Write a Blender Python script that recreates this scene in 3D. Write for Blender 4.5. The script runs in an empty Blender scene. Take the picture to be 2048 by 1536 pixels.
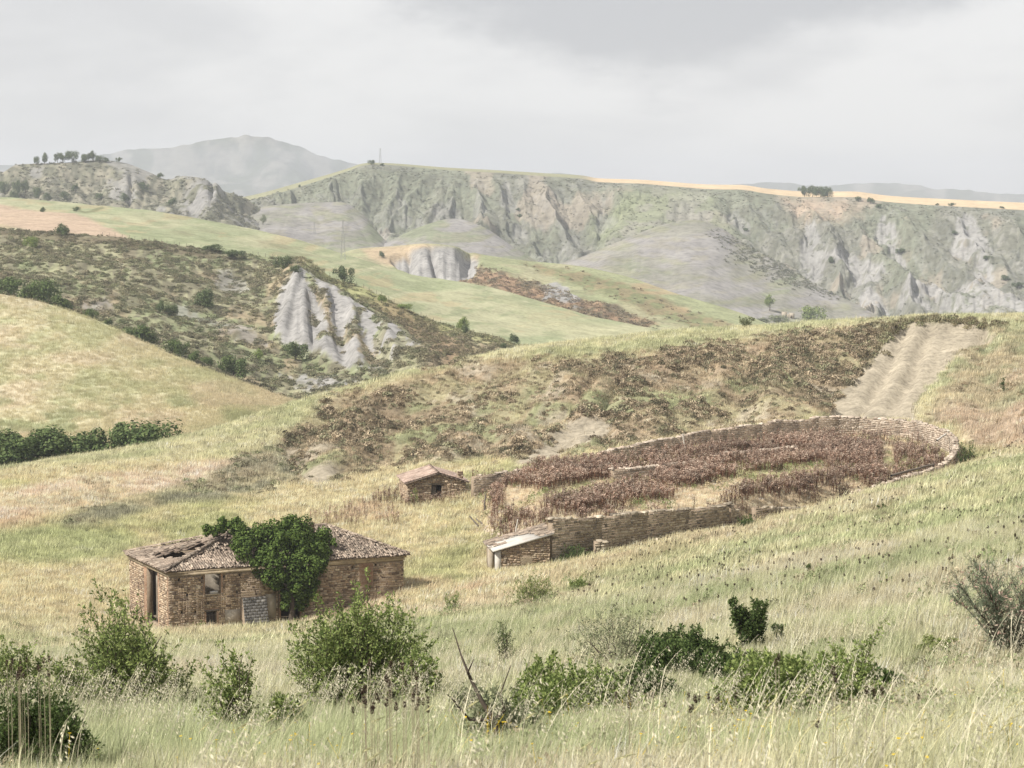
import bpy, math, random
import numpy as np
from mathutils import Matrix, Vector

random.seed(7)
RNG = np.random.default_rng(11)
SC = bpy.context.scene
COL = SC.collection

# ------------------------------------------------------------------ camera
F, VH = 4600.0, 420.0                       # focal length and horizon row of the 2048 px photograph
PITCH = math.atan((768 - VH) / F)
SP, CP = math.sin(PITCH), math.cos(PITCH)
cam_d = bpy.data.cameras.new('camera')
cam = bpy.data.objects.new('camera', cam_d)
COL.objects.link(cam)
cam_d.sensor_width = 36.0
cam_d.lens = 36.0 * F / 2048.0
cam_d.clip_start, cam_d.clip_end = 0.2, 40000.0
cam.rotation_euler = (math.pi / 2 - PITCH, 0, 0)
cam_d.dof.use_dof = True
cam_d.dof.focus_distance = 230.0
cam_d.dof.aperture_fstop = 9.0
SC.camera = cam

# ------------------------------------------------------------------ light
SUN_EL, SUN_AZ = math.radians(45), math.radians(-119)   # azimuth from +Y (view direction), negative = left
sun_dir = Vector((math.sin(SUN_AZ) * math.cos(SUN_EL), math.cos(SUN_AZ) * math.cos(SUN_EL), math.sin(SUN_EL)))
sd = bpy.data.lights.new('sun', 'SUN')
sd.energy, sd.angle, sd.color = 5.0, math.radians(0.7), (1.0, 0.955, 0.89)
so = bpy.data.objects.new('sun', sd)
COL.objects.link(so)
so.rotation_euler = sun_dir.to_track_quat('Z', 'Y').to_euler()

W = bpy.data.worlds.new('World')
SC.world = W
W.use_nodes = True
nt = W.node_tree
nt.nodes.clear()
def N(t, **k):
    n = nt.nodes.new(t)
    for a, b in k.items():
        setattr(n, a, b)
    return n
L = nt.links.new
sky = N('ShaderNodeTexSky', sky_type='NISHITA', sun_disc=False)
sky.sun_elevation, sky.sun_rotation = SUN_EL, SUN_AZ
tc = N('ShaderNodeTexCoord')
sep = N('ShaderNodeSeparateXYZ'); L(tc.outputs['Generated'], sep.inputs[0])
def M(op, a, b=None, c=None):
    n = N('ShaderNodeMath', operation=op)
    for i, q in enumerate((a, b, c)):
        if q is None: continue
        if isinstance(q, (int, float)): n.inputs[i].default_value = q
        else: L(q, n.inputs[i])
    return n.outputs[0]
def RAMP(x, stops, interp='EASE'):
    n = N('ShaderNodeValToRGB'); n.color_ramp.interpolation = interp
    e = n.color_ramp.elements
    while len(e) < len(stops): e.new(0.5)
    for q, (p, c) in zip(e, stops):
        q.position = p; q.color = (*c, 1) if len(c) == 3 else c
    L(x, n.inputs[0]); return n.outputs[0]
# flat bank of cloud: directions stretched sideways
mp = N('ShaderNodeMapping'); mp.inputs['Scale'].default_value = (5.5, 5.5, 15.0)
L(tc.outputs['Generated'], mp.inputs[0])
n1 = N('ShaderNodeTexNoise'); n1.inputs['Scale'].default_value = 1.0; n1.inputs['Detail'].default_value = 7; n1.inputs['Roughness'].default_value = 0.52
n1.inputs['Distortion'].default_value = 0.25
mp.inputs['Location'].default_value = (3.7, 0.4, 1.1)
L(mp.outputs[0], n1.inputs['Vector'])
soft = RAMP(n1.outputs['Fac'], [(0.38, (0, 0, 0)), (0.60, (1, 1, 1))])
# one heavier cloud with a ragged lower edge up and right of the view
mp2 = N('ShaderNodeMapping'); mp2.inputs['Scale'].default_value = (14, 14, 30); L(tc.outputs['Generated'], mp2.inputs[0])
n2 = N('ShaderNodeTexNoise'); n2.inputs['Scale'].default_value = 1.0; n2.inputs['Detail'].default_value = 8; n2.inputs['Roughness'].default_value = 0.58
L(mp2.outputs[0], n2.inputs['Vector'])
wob = M('MULTIPLY', M('SUBTRACT', n2.outputs['Fac'], 0.5), 0.075)
ax = M('ARCTAN2', sep.outputs['X'], sep.outputs['Y'])
edge = M('ADD', M('ADD', sep.outputs['Z'], wob), M('MULTIPLY', M('ABSOLUTE', M('SUBTRACT', ax, 0.060)), -0.30))
heavy = N('ShaderNodeMapRange', interpolation_type='SMOOTHSTEP')
heavy.inputs['From Min'].default_value, heavy.inputs['From Max'].default_value = 0.044, 0.070
L(edge, heavy.inputs['Value'])
cl = N('ShaderNodeMix', data_type='RGBA'); L(soft, cl.inputs['Factor'])
cl.inputs['A'].default_value = (0.56, 0.555, 0.558, 1); cl.inputs['B'].default_value = (0.70, 0.69, 0.682, 1)
cl2 = N('ShaderNodeMix', data_type='RGBA'); L(M('MULTIPLY', heavy.outputs[0], 0.95), cl2.inputs['Factor'])
L(cl.outputs['Result'], cl2.inputs['A']); cl2.inputs['B'].default_value = (0.44, 0.44, 0.452, 1)
bg1 = N('ShaderNodeBackground'); bg1.inputs['Strength'].default_value = 0.1; L(sky.outputs[0], bg1.inputs[0])
bg2 = N('ShaderNodeBackground'); bg2.inputs['Strength'].default_value = 1.0; L(cl2.outputs['Result'], bg2.inputs[0])
mxs = N('ShaderNodeMixShader'); mxs.inputs[0].default_value = 0.93
L(bg1.outputs[0], mxs.inputs[1]); L(bg2.outputs[0], mxs.inputs[2])
wo = N('ShaderNodeOutputWorld'); L(mxs.outputs[0], wo.inputs[0])

SC.view_settings.view_transform = 'Standard'
SC.view_settings.look = 'None'
SC.view_settings.exposure = 0.40
SC.view_settings.gamma = 1.0
SC.view_settings.use_curve_mapping = False
SC.cycles.max_bounces = 6
SC.cycles.diffuse_bounces = 2
SC.cycles.transmission_bounces = 2
SC.cycles.transparent_max_bounces = 8
SC.cycles.volume_bounces = 1

# ------------------------------------------------------------------ helpers
def PX(u, v, D):
    """world point on the sight line of photo pixel (u, v), D metres ahead"""
    u, v, D = np.broadcast_arrays(np.asarray(u, float), np.asarray(v, float), np.asarray(D, float))
    x = (u - 1024) / F; y = (768 - v) / F
    dx, dy, dz = x, CP + y * SP, -SP + y * CP
    k = D / dy
    return np.stack([dx * k, D + 0 * k, dz * k], -1)

def PROJ(p):
    p = np.asarray(p, float)
    fw = p[..., 1] * CP - p[..., 2] * SP
    up = p[..., 1] * SP + p[..., 2] * CP
    fw = np.where(fw < 0.05, 0.05, fw)
    return 1024 + F * p[..., 0] / fw, 768 - F * up / fw

def _hash(ix, iy, seed):
    h = (ix.astype(np.int64) * 374761393 + iy.astype(np.int64) * 668265263 + seed * 1442695041) & 0xFFFFFFFF
    h = ((h ^ (h >> 13)) * 1274126177) & 0xFFFFFFFF
    h = ((h ^ (h >> 16)) * 2246822519) & 0xFFFFFFFF
    return ((h ^ (h >> 15)) & 0xFFFFFF) / float(0xFFFFFF)

def vn(x, y, seed=0):
    x = np.asarray(x, float); y = np.asarray(y, float)
    x, y = np.broadcast_arrays(x, y)
    ix, iy = np.floor(x), np.floor(y)
    fx, fy = x - ix, y - iy
    fx = fx * fx * fx * (fx * (fx * 6 - 15) + 10); fy = fy * fy * fy * (fy * (fy * 6 - 15) + 10)
    a, b = _hash(ix, iy, seed), _hash(ix + 1, iy, seed)
    c, d = _hash(ix, iy + 1, seed), _hash(ix + 1, iy + 1, seed)
    return (a + (b - a) * fx) * (1 - fy) + (c + (d - c) * fx) * fy      # 0..1

def fbm(x, y, oct=4, seed=0, rough=0.5):
    s, a, t = 0.0, 1.0, 0.0
    for o in range(oct):
        s = s + a * vn(x * 2 ** o + 17.3 * o, y * 2 ** o - 9.1 * o, seed + o)
        t += a; a *= rough
    return s / t

def ss(a, b, x):
    t = np.clip((np.asarray(x, float) - a) / (b - a), 0, 1)
    return t * t * (3 - 2 * t)

def lerp(a, b, t):
    t = np.asarray(t)[..., None]
    return a * (1 - t) + np.asarray(b, float) * t

def seg_dist(x, y, pts, closed=False):
    best = np.full(np.shape(x), 1e18); n = len(pts)
    for i in range(n if closed else n - 1):
        (x0, y0), (x1, y1) = pts[i], pts[(i + 1) % n]
        dx, dy = x1 - x0, y1 - y0
        t = np.clip(((x - x0) * dx + (y - y0) * dy) / (dx * dx + dy * dy + 1e-9), 0, 1)
        best = np.minimum(best, (x - x0 - t * dx) ** 2 + (y - y0 - t * dy) ** 2)
    return np.sqrt(best)

def sdf(x, y, poly):
    """signed distance to a polygon, positive inside"""
    x = np.asarray(x, float); y = np.asarray(y, float)
    ins = np.zeros(x.shape, bool); n = len(poly)
    for i in range(n):
        (x0, y0), (x1, y1) = poly[i], poly[(i + 1) % n]
        if y0 == y1: continue
        c = ((y0 > y) != (y1 > y)) & (x < (x1 - x0) * (y - y0) / (y1 - y0) + x0)
        ins ^= c
    d = seg_dist(x, y, poly, True)
    return np.where(ins, d, -d)

def pmask(x, y, poly, soft):
    return ss(-soft, soft, sdf(x, y, poly))

def pchip(xk, yk, x):
    """monotone cubic through (xk, yk); yk may be (R, ...)"""
    xk = np.asarray(xk, float); yk = np.asarray(yk, float); x = np.asarray(x, float)
    h = np.diff(xk); sh = (-1,) + (1,) * (yk.ndim - 1)
    dl = np.diff(yk, axis=0) / h.reshape(sh)
    d = np.zeros_like(yk)
    if len(xk) > 2:
        a, b = dl[:-1], dl[1:]
        w = a * b
        with np.errstate(divide='ignore', invalid='ignore'):
            hm = np.where(w > 0, 2 * w / (a + b), 0)
        d[1:-1] = np.nan_to_num(hm)
    d[0], d[-1] = dl[0], dl[-1]
    i = np.clip(np.searchsorted(xk, x) - 1, 0, len(xk) - 2)
    t = ((x - xk[i]) / h[i]).reshape((-1,) + (1,) * (yk.ndim - 1)); hh = h[i].reshape(t.shape)
    return ((2 * t ** 3 - 3 * t ** 2 + 1) * yk[i] + (t ** 3 - 2 * t ** 2 + t) * hh * d[i]
            + (-2 * t ** 3 + 3 * t ** 2) * yk[i + 1] + (t ** 3 - t ** 2) * hh * d[i + 1])

def mesh_np(name, V, faces, smooth=False):
    """V (n,3); faces: list of arrays (k, 3|4)"""
    me = bpy.data.meshes.new(name)
    if not isinstance(faces, (list, tuple)): faces = [faces]
    faces = [np.asarray(f, np.int32) for f in faces if len(f)]
    nl = sum(f.size for f in faces); nf = sum(len(f) for f in faces)
    me.vertices.add(len(V)); me.vertices.foreach_set('co', np.asarray(V, np.float32).ravel())
    if nf:
        me.loops.add(nl); me.loops.foreach_set('vertex_index', np.concatenate([f.ravel() for f in faces]))
        me.polygons.add(nf)
        cnt = np.concatenate([np.full(len(f), f.shape[1], np.int32) for f in faces])
        st = np.concatenate([[0], np.cumsum(cnt)[:-1]]).astype(np.int32)
        me.polygons.foreach_set('loop_start', st)
        if smooth: me.polygons.foreach_set('use_smooth', np.ones(nf, bool))
    me.update(calc_edges=True)
    return me

def set_col(me, C, name='Col'):
    a = me.attributes.new(name, 'FLOAT_COLOR', 'POINT')
    c = np.ones((len(me.vertices), 4), np.float32); c[:, :3] = C
    a.data.foreach_set('color', c.ravel())

def link(name, me, mat=None, parent=None, loc=None):
    o = bpy.data.objects.new(name, me)
    COL.objects.link(o)
    if mat is not None and me is not None and len(me.materials) == 0: me.materials.append(mat)
    if parent is not None: o.parent = parent
    if loc is not None: o.location = loc
    return o

def tag(o, label=None, cat=None, group=None, kind=None):
    if label: o['label'] = label
    if cat: o['category'] = cat
    if group: o['group'] = group
    if kind: o['kind'] = kind
    return o

def thing(name, label, cat, loc=(0, 0, 0), group=None):
    return tag(link(name, None, None, None, loc), label, cat, group, 'thing')

# ------------------------------------------------------------------ materials
def material(name, build):
    m = bpy.data.materials.new(name); m.use_nodes = True
    t = m.node_tree; t.nodes.clear()
    out = t.nodes.new('ShaderNodeOutputMaterial')
    class B: pass
    b = B(); b.t = t
    def n(ty, ins=None, **k):
        q = t.nodes.new(ty)
        for a, v in k.items(): setattr(q, a, v)
        for a, v in (ins or {}).items():
            if isinstance(v, bpy.types.NodeSocket): t.links.new(v, q.inputs[a])
            else: q.inputs[a].default_value = v
        return q
    b.n = n
    sh = build(b)
    t.links.new(sh, out.inputs['Surface'])
    return m

def nmix(b, f, A, B_, blend='MIX'):
    q = b.n('ShaderNodeMix', data_type='RGBA', blend_type=blend)
    for s, v in (('Factor', f), ('A', A), ('B', B_)):
        if isinstance(v, bpy.types.NodeSocket): b.t.links.new(v, q.inputs[s])
        elif s == 'Factor': q.inputs[s].default_value = v
        else: q.inputs[s].default_value = (*v, 1) if len(v) == 3 else v
    return q.outputs['Result']

def nramp(b, x, stops, interp='LINEAR'):
    q = b.n('ShaderNodeValToRGB'); q.color_ramp.interpolation = interp
    e = q.color_ramp.elements
    while len(e) < len(stops): e.new(0.5)
    for s, (p, c) in zip(e, stops):
        s.position = p; s.color = (*c, 1) if not isinstance(c, (int, float)) else (c, c, c, 1)
    b.t.links.new(x, q.inputs[0]); return q.outputs[0]

def mat_terrain(name, scale, var=0.5, bump=0.3, bdist=1.0):
    def f(b):
        col = b.n('ShaderNodeAttribute', attribute_name='Col').outputs['Color']
        pos = b.n('ShaderNodeNewGeometry').outputs['Position']
        a = b.n('ShaderNodeTexNoise', {'Vector': pos, 'Scale': scale, 'Detail': 6.0, 'Roughness': 0.65}).outputs['Fac']
        a2 = b.n('ShaderNodeTexNoise', {'Vector': pos, 'Scale': scale * 0.17, 'Detail': 4.0, 'Roughness': 0.6}).outputs['Fac']
        k = nramp(b, a, [(0.28, 1 - var), (0.5, 1.0), (0.72, 1 + var * 0.6)])
        k2 = nramp(b, a2, [(0.3, 1 - var * 0.5), (0.7, 1 + var * 0.35)])
        c = nmix(b, 1.0, nmix(b, 1.0, col, k, 'MULTIPLY'), k2, 'MULTIPLY')
        bp = b.n('ShaderNodeBump', {'Height': a, 'Strength': bump, 'Distance': bdist}).outputs['Normal']
        return b.n('ShaderNodeBsdfDiffuse', {'Color': c, 'Normal': bp, 'Roughness': 0.6}).outputs[0]
    return material(name, f)

def mat_leaf(name, dark, light, trans=0.3, attr=None, inst=False):
    """leaf or blade: colour varies per leaf; attr = an instance colour attribute that tints it"""
    def f(b):
        r = b.n('ShaderNodeNewGeometry').outputs['Random Per Island']
        c = nramp(b, r, [(0.0, dark), (1.0, light)])
        if attr:
            at = b.n('ShaderNodeAttribute', attribute_type='INSTANCER' if inst else 'GEOMETRY', attribute_name=attr).outputs['Color']
            c = nmix(b, 1.0, c, at, 'MULTIPLY')
        d = b.n('ShaderNodeBsdfDiffuse', {'Color': c}).outputs[0]
        t = b.n('ShaderNodeBsdfTranslucent', {'Color': c}).outputs[0]
        return b.n('ShaderNodeMixShader', {0: trans, 1: d, 2: t}).outputs[0]
    return material(name, f)

def mat_plain(name, col, var=0.3, scale=3.0, bump=0.3, rough=0.85, isl=0.0, tint=None):
    def f(b):
        pos = b.n('ShaderNodeTexCoord').outputs['Object']
        a = b.n('ShaderNodeTexNoise', {'Vector': pos, 'Scale': scale, 'Detail': 7.0, 'Roughness': 0.65}).outputs['Fac']
        k = nramp(b, a, [(0.25, 1 - var), (0.75, 1 + var)])
        c = nmix(b, 1.0, col, k, 'MULTIPLY')
        if tint:
            a3 = b.n('ShaderNodeTexNoise', {'Vector': pos, 'Scale': scale * 0.3, 'Detail': 5.0, 'Roughness': 0.7}).outputs['Fac']
            c = nmix(b, nramp(b, a3, [(0.45, 0.0), (0.65, 0.85)]), c, tint)
        if isl:
            r = b.n('ShaderNodeNewGeometry').outputs['Random Per Island']
            o = b.n('ShaderNodeObjectInfo').outputs['Random']
            x = b.n('ShaderNodeMath', {0: b.n('ShaderNodeMath', {0: r, 1: o}, operation='ADD').outputs[0]}, operation='FRACT').outputs[0]
            c = nmix(b, 1.0, c, nramp(b, x, [(0.0, 1 - isl), (1.0, 1 + isl * 0.6)]), 'MULTIPLY')
        bp = b.n('ShaderNodeBump', {'Height': a, 'Strength': bump, 'Distance': 0.05}).outputs['Normal']
        return b.n('ShaderNodeBsdfPrincipled', {'Base Color': c, 'Roughness': rough, 'Normal': bp, 'Specular IOR Level': 0.2}).outputs[0]
    return material(name, f)

def mat_pieces(name, stops, var=0.25, scale=6.0, bump=0.5):
    """stones, tiles, bricks: each piece takes its own tone from the ramp"""
    def f(b):
        r = b.n('ShaderNodeNewGeometry').outputs['Random Per Island']
        o = b.n('ShaderNodeObjectInfo').outputs['Random']
        x = b.n('ShaderNodeMath', {0: b.n('ShaderNodeMath', {0: r, 1: o}, operation='ADD').outputs[0]}, operation='FRACT').outputs[0]
        pos = b.n('ShaderNodeNewGeometry').outputs['Position']
        a = b.n('ShaderNodeTexNoise', {'Vector': pos, 'Scale': scale, 'Detail': 6.0, 'Roughness': 0.65}).outputs['Fac']
        a2 = b.n('ShaderNodeTexNoise', {'Vector': pos, 'Scale': 0.5, 'Detail': 4.0}).outputs['Fac']
        c = nmix(b, 1.0, nramp(b, x, stops), nramp(b, a, [(0.25, 1 - var), (0.75, 1 + var)]), 'MULTIPLY')
        c = nmix(b, 1.0, c, nramp(b, a2, [(0.3, 0.66), (0.7, 1.28)]), 'MULTIPLY')
        bp = b.n('ShaderNodeBump', {'Height': a, 'Strength': bump, 'Distance': 0.04}).outputs['Normal']
        return b.n('ShaderNodeBsdfPrincipled', {'Base Color': c, 'Roughness': 0.9, 'Normal': bp, 'Specular IOR Level': 0.15}).outputs[0]
    return material(name, f)

STRAW = np.array((.50, .435, .275)); PALEG = np.array((.37, .375, .20)); RED = np.array((.47, .355, .25))
OLIVE = np.array((.20, .195, .105)); CLAY = np.array((.325, .315, .30)); SCRUB = np.array((.175, .145, .095))
BROWN = np.array((.28, .205, .125)); GREEN = np.array((.20, .235, .105)); GREYG = np.array((.235, .23, .165))
SAND = np.array((.405, .355, .27))
# ------------------------------------------------------------------ near ground: one height field
ctrl = []
def cp(D, *uv, z=None):
    for q in uv:
        u, v = q
        p = PX(u, v if z is None else 700, D)
        ctrl.append((p[0], p[1], p[2] if z is None else v))
for x in (-60, -25, 25, 60): ctrl.append((x, -30, -.6 + x * 0.03)); ctrl.append((x, 0, -2.0 + x * 0.035))
cp(12, (-600, 1860), (400, 1840), (1024, 1830), (2048, 1790), (2600, 1760))
cp(25, (-600, 1570), (0, 1565), (1024, 1555), (2048, 1500), (2600, 1450))
cp(50, (-600, 1462), (0, 1458), (600, 1454), (1024, 1438), (1500, 1392), (2048, 1315), (2700, 1220))
cp(90, (-600, 1362), (0, 1366), (400, 1370), (700, 1360), (1024, 1325), (1500, 1250), (2048, 1135), (2700, 1005))
cp(150, (-600, 1282), (0, 1292), (400, 1304), (700, 1290), (1000, 1234), (1300, 1168), (1700, 1082), (2048, 1002), (2600, 874))
cp(200, (-600, 1225), (0, 1238), (337, 1272), (600, 1256), (800, 1236), (1000, 1180), (1200, 1132), (1500, 1065), (1800, 978), (2048, 914), (2600, 770))
cp(212, (337, 1262), (600, 1252))
cp(224, (250, 1218), (985, 1141), (1100, 1132))
cp(235, (1200, 1112), (1330, 1090), (1480, 1063), (1600, 1036), (1720, 1004))
cp(248, (1850, 970), (2048, 896), (2600, 720))
cp(240, (-600, 1155), (0, 1160), (300, 1172), (620, 1165), (860, 1130))
cp(270, (-600, 1062), (0, 1068), (300, 1072), (640, 1060), (900, 1032))
cp(283, (870, 1000), (930, 990))
cp(300, (-600, 1000), (0, 1003), (300, 992), (520, 988))
cp(281, (1905, 958)); cp(272, (1880, 962)); cp(300, (1935, 900), (2048, 840))
ctrl.append((66.0, 300.0, -29.5)); ctrl.append((62.0, 318.0, -29.8))
cp(318, (0, 966), (-600, 985), (150, 945)); cp(335, (230, 922)); cp(318, (380, 945)); cp(352, (380, 886))
cp(312, (620, 962)); cp(350, (620, 880)); cp(378, (620, 801))
cp(312, (1000, 922)); cp(358, (1000, 805)); cp(398, (1000, 706))
cp(306, (1200, 903)); cp(354, (1200, 795)); cp(405, (1200, 681))
cp(312, (1400, 878)); cp(360, (1400, 770)); cp(410, (1400, 662))
cp(327, (1700, 846)); cp(365, (1700, 742)); cp(403, (1700, 646))
cp(325, (1850, 836)); cp(365, (1860, 730)); cp(398, (1850, 634))
cp(338, (2048, 760)); cp(388, (2048, 640)); cp(340, (2600, 640)); cp(380, (2600, 560))
# beyond the crest the ground falls away
for u, z0, D in ((-600, -52, 400), (0, -50, 395), (230, -48, 400), (380, -47, 415), (620, -44, 440), (1000, -40, 460), (1200, -38, 470), (1400, -36, 475), (1700, -34, 470), (1850, -33, 465), (2048, -32, 455), (2600, -30, 450)):
    cp(D, (u, z0), z=1); cp(D + 70, (u, z0 - 14), z=1)
ctrl = np.array(ctrl)
def _tps_k(r2):
    return np.where(r2 > 1e-12, 0.5 * r2 * np.log(np.maximum(r2, 1e-12)), 0)
_c = ctrl[:, :2] / 100.0
_n = len(_c)
_A = np.zeros((_n + 3, _n + 3))
_A[:_n, :_n] = _tps_k(((_c[:, None] - _c[None]) ** 2).sum(-1)) + np.eye(_n) * 2e-4
_A[:_n, _n] = 1; _A[:_n, _n + 1:] = _c; _A[_n, :_n] = 1; _A[_n + 1:, :_n] = _c.T
_w = np.linalg.solve(_A, np.concatenate([ctrl[:, 2], np.zeros(3)]))

def tps(x, y):
    x = np.asarray(x, float).ravel() / 100; y = np.asarray(y, float).ravel() / 100
    out = np.empty(len(x))
    for i in range(0, len(x), 20000):
        a, b = x[i:i + 20000], y[i:i + 20000]
        k = _tps_k((a[:, None] - _c[:, 0]) ** 2 + (b[:, None] - _c[:, 1]) ** 2)
        out[i:i + 20000] = k @ _w[:_n] + _w[_n] + a * _w[_n + 1] + b * _w[_n + 2]
    return out

# walled yard: outline in plan, seen from the photograph's sight lines
def pl(u, D): return ((u - 1024) / F * D * 1.01, D)
YARD = [pl(1092, 227.6), pl(1270, 236), pl(1452, 246), pl(1612, 256), pl(1780, 267), pl(1888, 279), pl(1906, 290), pl(1888, 303),
        pl(1820, 314), pl(1700, 319), pl(1560, 314), pl(1400, 305), pl(1200, 289), pl(1060, 283), pl(945, 279), pl(955, 262), pl(1010, 240)]
YARD = [tuple(p) for p in YARD]

Z_BROWN = [(590, 965), (560, 885), (660, 800), (800, 765), (940, 725), (1080, 716), (1250, 712), (1450, 690), (1600, 672), (1740, 655), (1800, 650),
           (1700, 832), (1560, 842), (1400, 862), (1200, 902), (1060, 915), (900, 920), (740, 938), (680, 960)]
Z_SCAR = [(1795, 642), (1850, 638), (1975, 645), (1990, 680), (1915, 705), (1880, 760), (1840, 800), (1830, 840), (1650, 840), (1684, 790), (1735, 725)]
Z_CLAY2 = [(1005, 935), (1090, 880), (1140, 835), (1195, 822), (1250, 842), (1215, 885), (1130, 915), (1080, 935)]
Z_CLAY3 = [(598, 962), (640, 930), (690, 938), (672, 958), (620, 972)]
Z_REDL = [(-700, 1040), (-700, 1000), (0, 985), (150, 958), (300, 940), (430, 925), (540, 905), (580, 930), (460, 965), (330, 985), (200, 1015), (60, 1030), (0, 1040)]
Z_BELT = [(120, 1048), (160, 1025), (320, 985), (420, 950), (545, 890), (610, 880), (620, 955), (520, 985), (430, 1005), (330, 1012), (230, 1045), (140, 1060)]
Z_GREENP = [(-700, 1130), (-700, 1060), (0, 1062), (90, 1050), (230, 1065), (300, 1085), (240, 1120), (120, 1130), (0, 1125)]
Z_SLOPER = [(1850, 860), (1900, 720), (1960, 660), (2048, 650), (2700, 560), (2700, 800), (2048, 905), (1950, 900), (1905, 850)]

def near_noise(x, y, u, v):
    br = pmask(u, v, Z_BROWN, 22) + 0.5 * pmask(u, v, Z_BELT, 14) + 0.6 * pmask(u, v, Z_SLOPER, 25)
    sc = pmask(u, v, Z_SCAR, 5); br = br * (1 - sc)
    c2 = pmask(u, v, Z_CLAY2, 10)
    z = (fbm(x / 14, y / 14, 4, 3) - .5) * 1.1 * ss(30, 120, y)
    rib = np.abs(vn((x - y * .20) / 5.5 + 1.1 * fbm(x / 9, y / 12, 2, 14), y / 40, 13) - .5) * 2
    z += br * (2.8 * (rib - .5)) * ss(215, 290, y)
    z += br * ((fbm(x / 4.2, y / 5.5, 3, 9) - .5) * 1.9 + (np.abs(fbm(x / 11 + y * .03, y / 16, 2, 12) - .5) * -5.0 + .6))
    g = np.abs(vn((x - y * .29) / 4.4 + .25 * fbm(x / 7, y / 20, 2, 5), y / 60, 21) - .5) * 2
    g2 = np.abs(vn((x - y * .29) / 1.7, y / 30, 25) - .5) * 2
    z += sc * (-2.6 + 1.6 * g + .7 * g2) + c2 * (-1.4 + 1.6 * g + .4 * g2)
    return z

def H(x, y):
    x = np.asarray(x, float); y = np.asarray(y, float); sh = np.broadcast(x, y).shape
    x = np.broadcast_to(x, sh).ravel(); y = np.broadcast_to(y, sh).ravel()
    z = tps(x, y)
    u, v = PROJ(np.stack([x, y, z], -1))
    z = z + near_noise(x, y, u, v)
    far = (y > 222) & (y < 330) & (x > -30) & (x < 75)
    if far.any():
        xi, yi = x[far], y[far]
        m = ss(.2, 2.4, sdf(xi, yi, YARD))
        # the yard is a terrace held up by its near wall; it climbs a little towards the far right
        zt = -31.75 + (fbm(xi / 7, yi / 7, 3, 40) - .5) * .5 + .012 * (yi - 270)
        lo = ss(250, 236, yi) * ss(262, 246, yi)
        zt = np.where(xi < 3.5, zt - np.clip((3.5 - xi) * .42, 0, 3.3), zt)
        z[far] = z[far] * (1 - m) + zt * m
    return z.reshape(sh)

def near_albedo(x, y, z):
    u, v = PROJ(np.stack([x, y, z], -1))
    n1 = fbm(x / 22, y / 34, 4, 50); n2 = fbm(x / 7, y / 11, 4, 51); n3 = fbm(x / 2.2, y / 3.2, 3, 52)
    c = lerp(np.broadcast_to(STRAW, x.shape + (3,)), PALEG, ss(.50, .68, n1 * .6 + n2 * .4))
    c = lerp(c, RED, .75 * ss(.56, .68, fbm(x / 16 + 7, y / 28, 4, 53)))
    # near slope: greener straw
    fore = ss(215, 150, y - np.clip(x, 0, 60) * .9)
    cf = lerp(np.broadcast_to((.44, .425, .26), x.shape + (3,)), (.31, .34, .185), ss(.40, .62, n2 * .6 + n3 * .4))
    cf = lerp(cf, (.50, .42, .30), .6 * ss(.58, .70, fbm(x / 9 + 3, y / 18, 3, 55)))
    c = lerp(c, cf, fore)
    # crest of the ridge: pale green grass
    crest = ss(318, 345, y) * (1 - pmask(u, v, Z_BROWN, 14))
    c = lerp(c, lerp(np.broadcast_to((.46, .435, .28), x.shape + (3,)), (.36, .37, .22), ss(.35, .65, n2)), crest)
    c = lerp(c, np.array((.55, .44, .335)), pmask(u, v, Z_REDL, 9) * (.45 + .55 * ss(.35, .6, n2)))
    c = lerp(c, np.array((.33, .36, .19)), pmask(u, v, Z_GREENP, 16) * .8)
    c = lerp(c, GREYG * 1.1, pmask(u, v, Z_BELT, 12) * (.5 + .5 * ss(.4, .6, n2)))
    sl = pmask(u, v, Z_SLOPER, 18)
    cs = lerp(lerp(np.broadcast_to((.38, .33, .225), x.shape + (3,)), (.30, .31, .19), ss(.4, .6, n2)), (.43, .345, .255), ss(.54, .7, n1))
    c = lerp(c, cs, sl)
    br = pmask(u, v, Z_BROWN, 12)
    cb = lerp(np.broadcast_to((.31, .25, .17), x.shape + (3,)), (.36, .325, .205), ss(.40, .62, n2))
    cb = lerp(cb, (.43, .335, .235), .7 * ss(.52, .66, fbm(x / 9, y / 12, 4, 57)))
    cb = lerp(cb, (.30, .32, .18), .8 * ss(.55, .68, fbm(x / 13 + 31, y / 12, 4, 58)))
    cb = lerp(cb, SAND, .85 * ss(.60, .70, fbm(x / 6 + 11, y / 9, 4, 59)))
    c = lerp(c, cb, br)
    wob = (fbm(x / 2, y / 3, 3, 60) - .5) * 26
    scar = ss(-5, 5, sdf(u, v, Z_SCAR) + wob); c2 = ss(-5, 5, np.maximum(sdf(u, v, Z_CLAY2) - 9, sdf(u, v, Z_CLAY3)) + wob * 1.5)
    c = lerp(c, SAND * (.9 + .2 * n3[..., None]), scar); c = lerp(c, SAND * .97, c2)
    yd = ss(0, 2, sdf(x, y, YARD))
    cy = lerp(np.broadcast_to((.52, .42, .29), x.shape + (3,)), (.38, .385, .20), .8 * ss(.54, .66, n2))
    c = lerp(c, cy, yd)
    return c, scar, c2, br, yd, u, v

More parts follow.
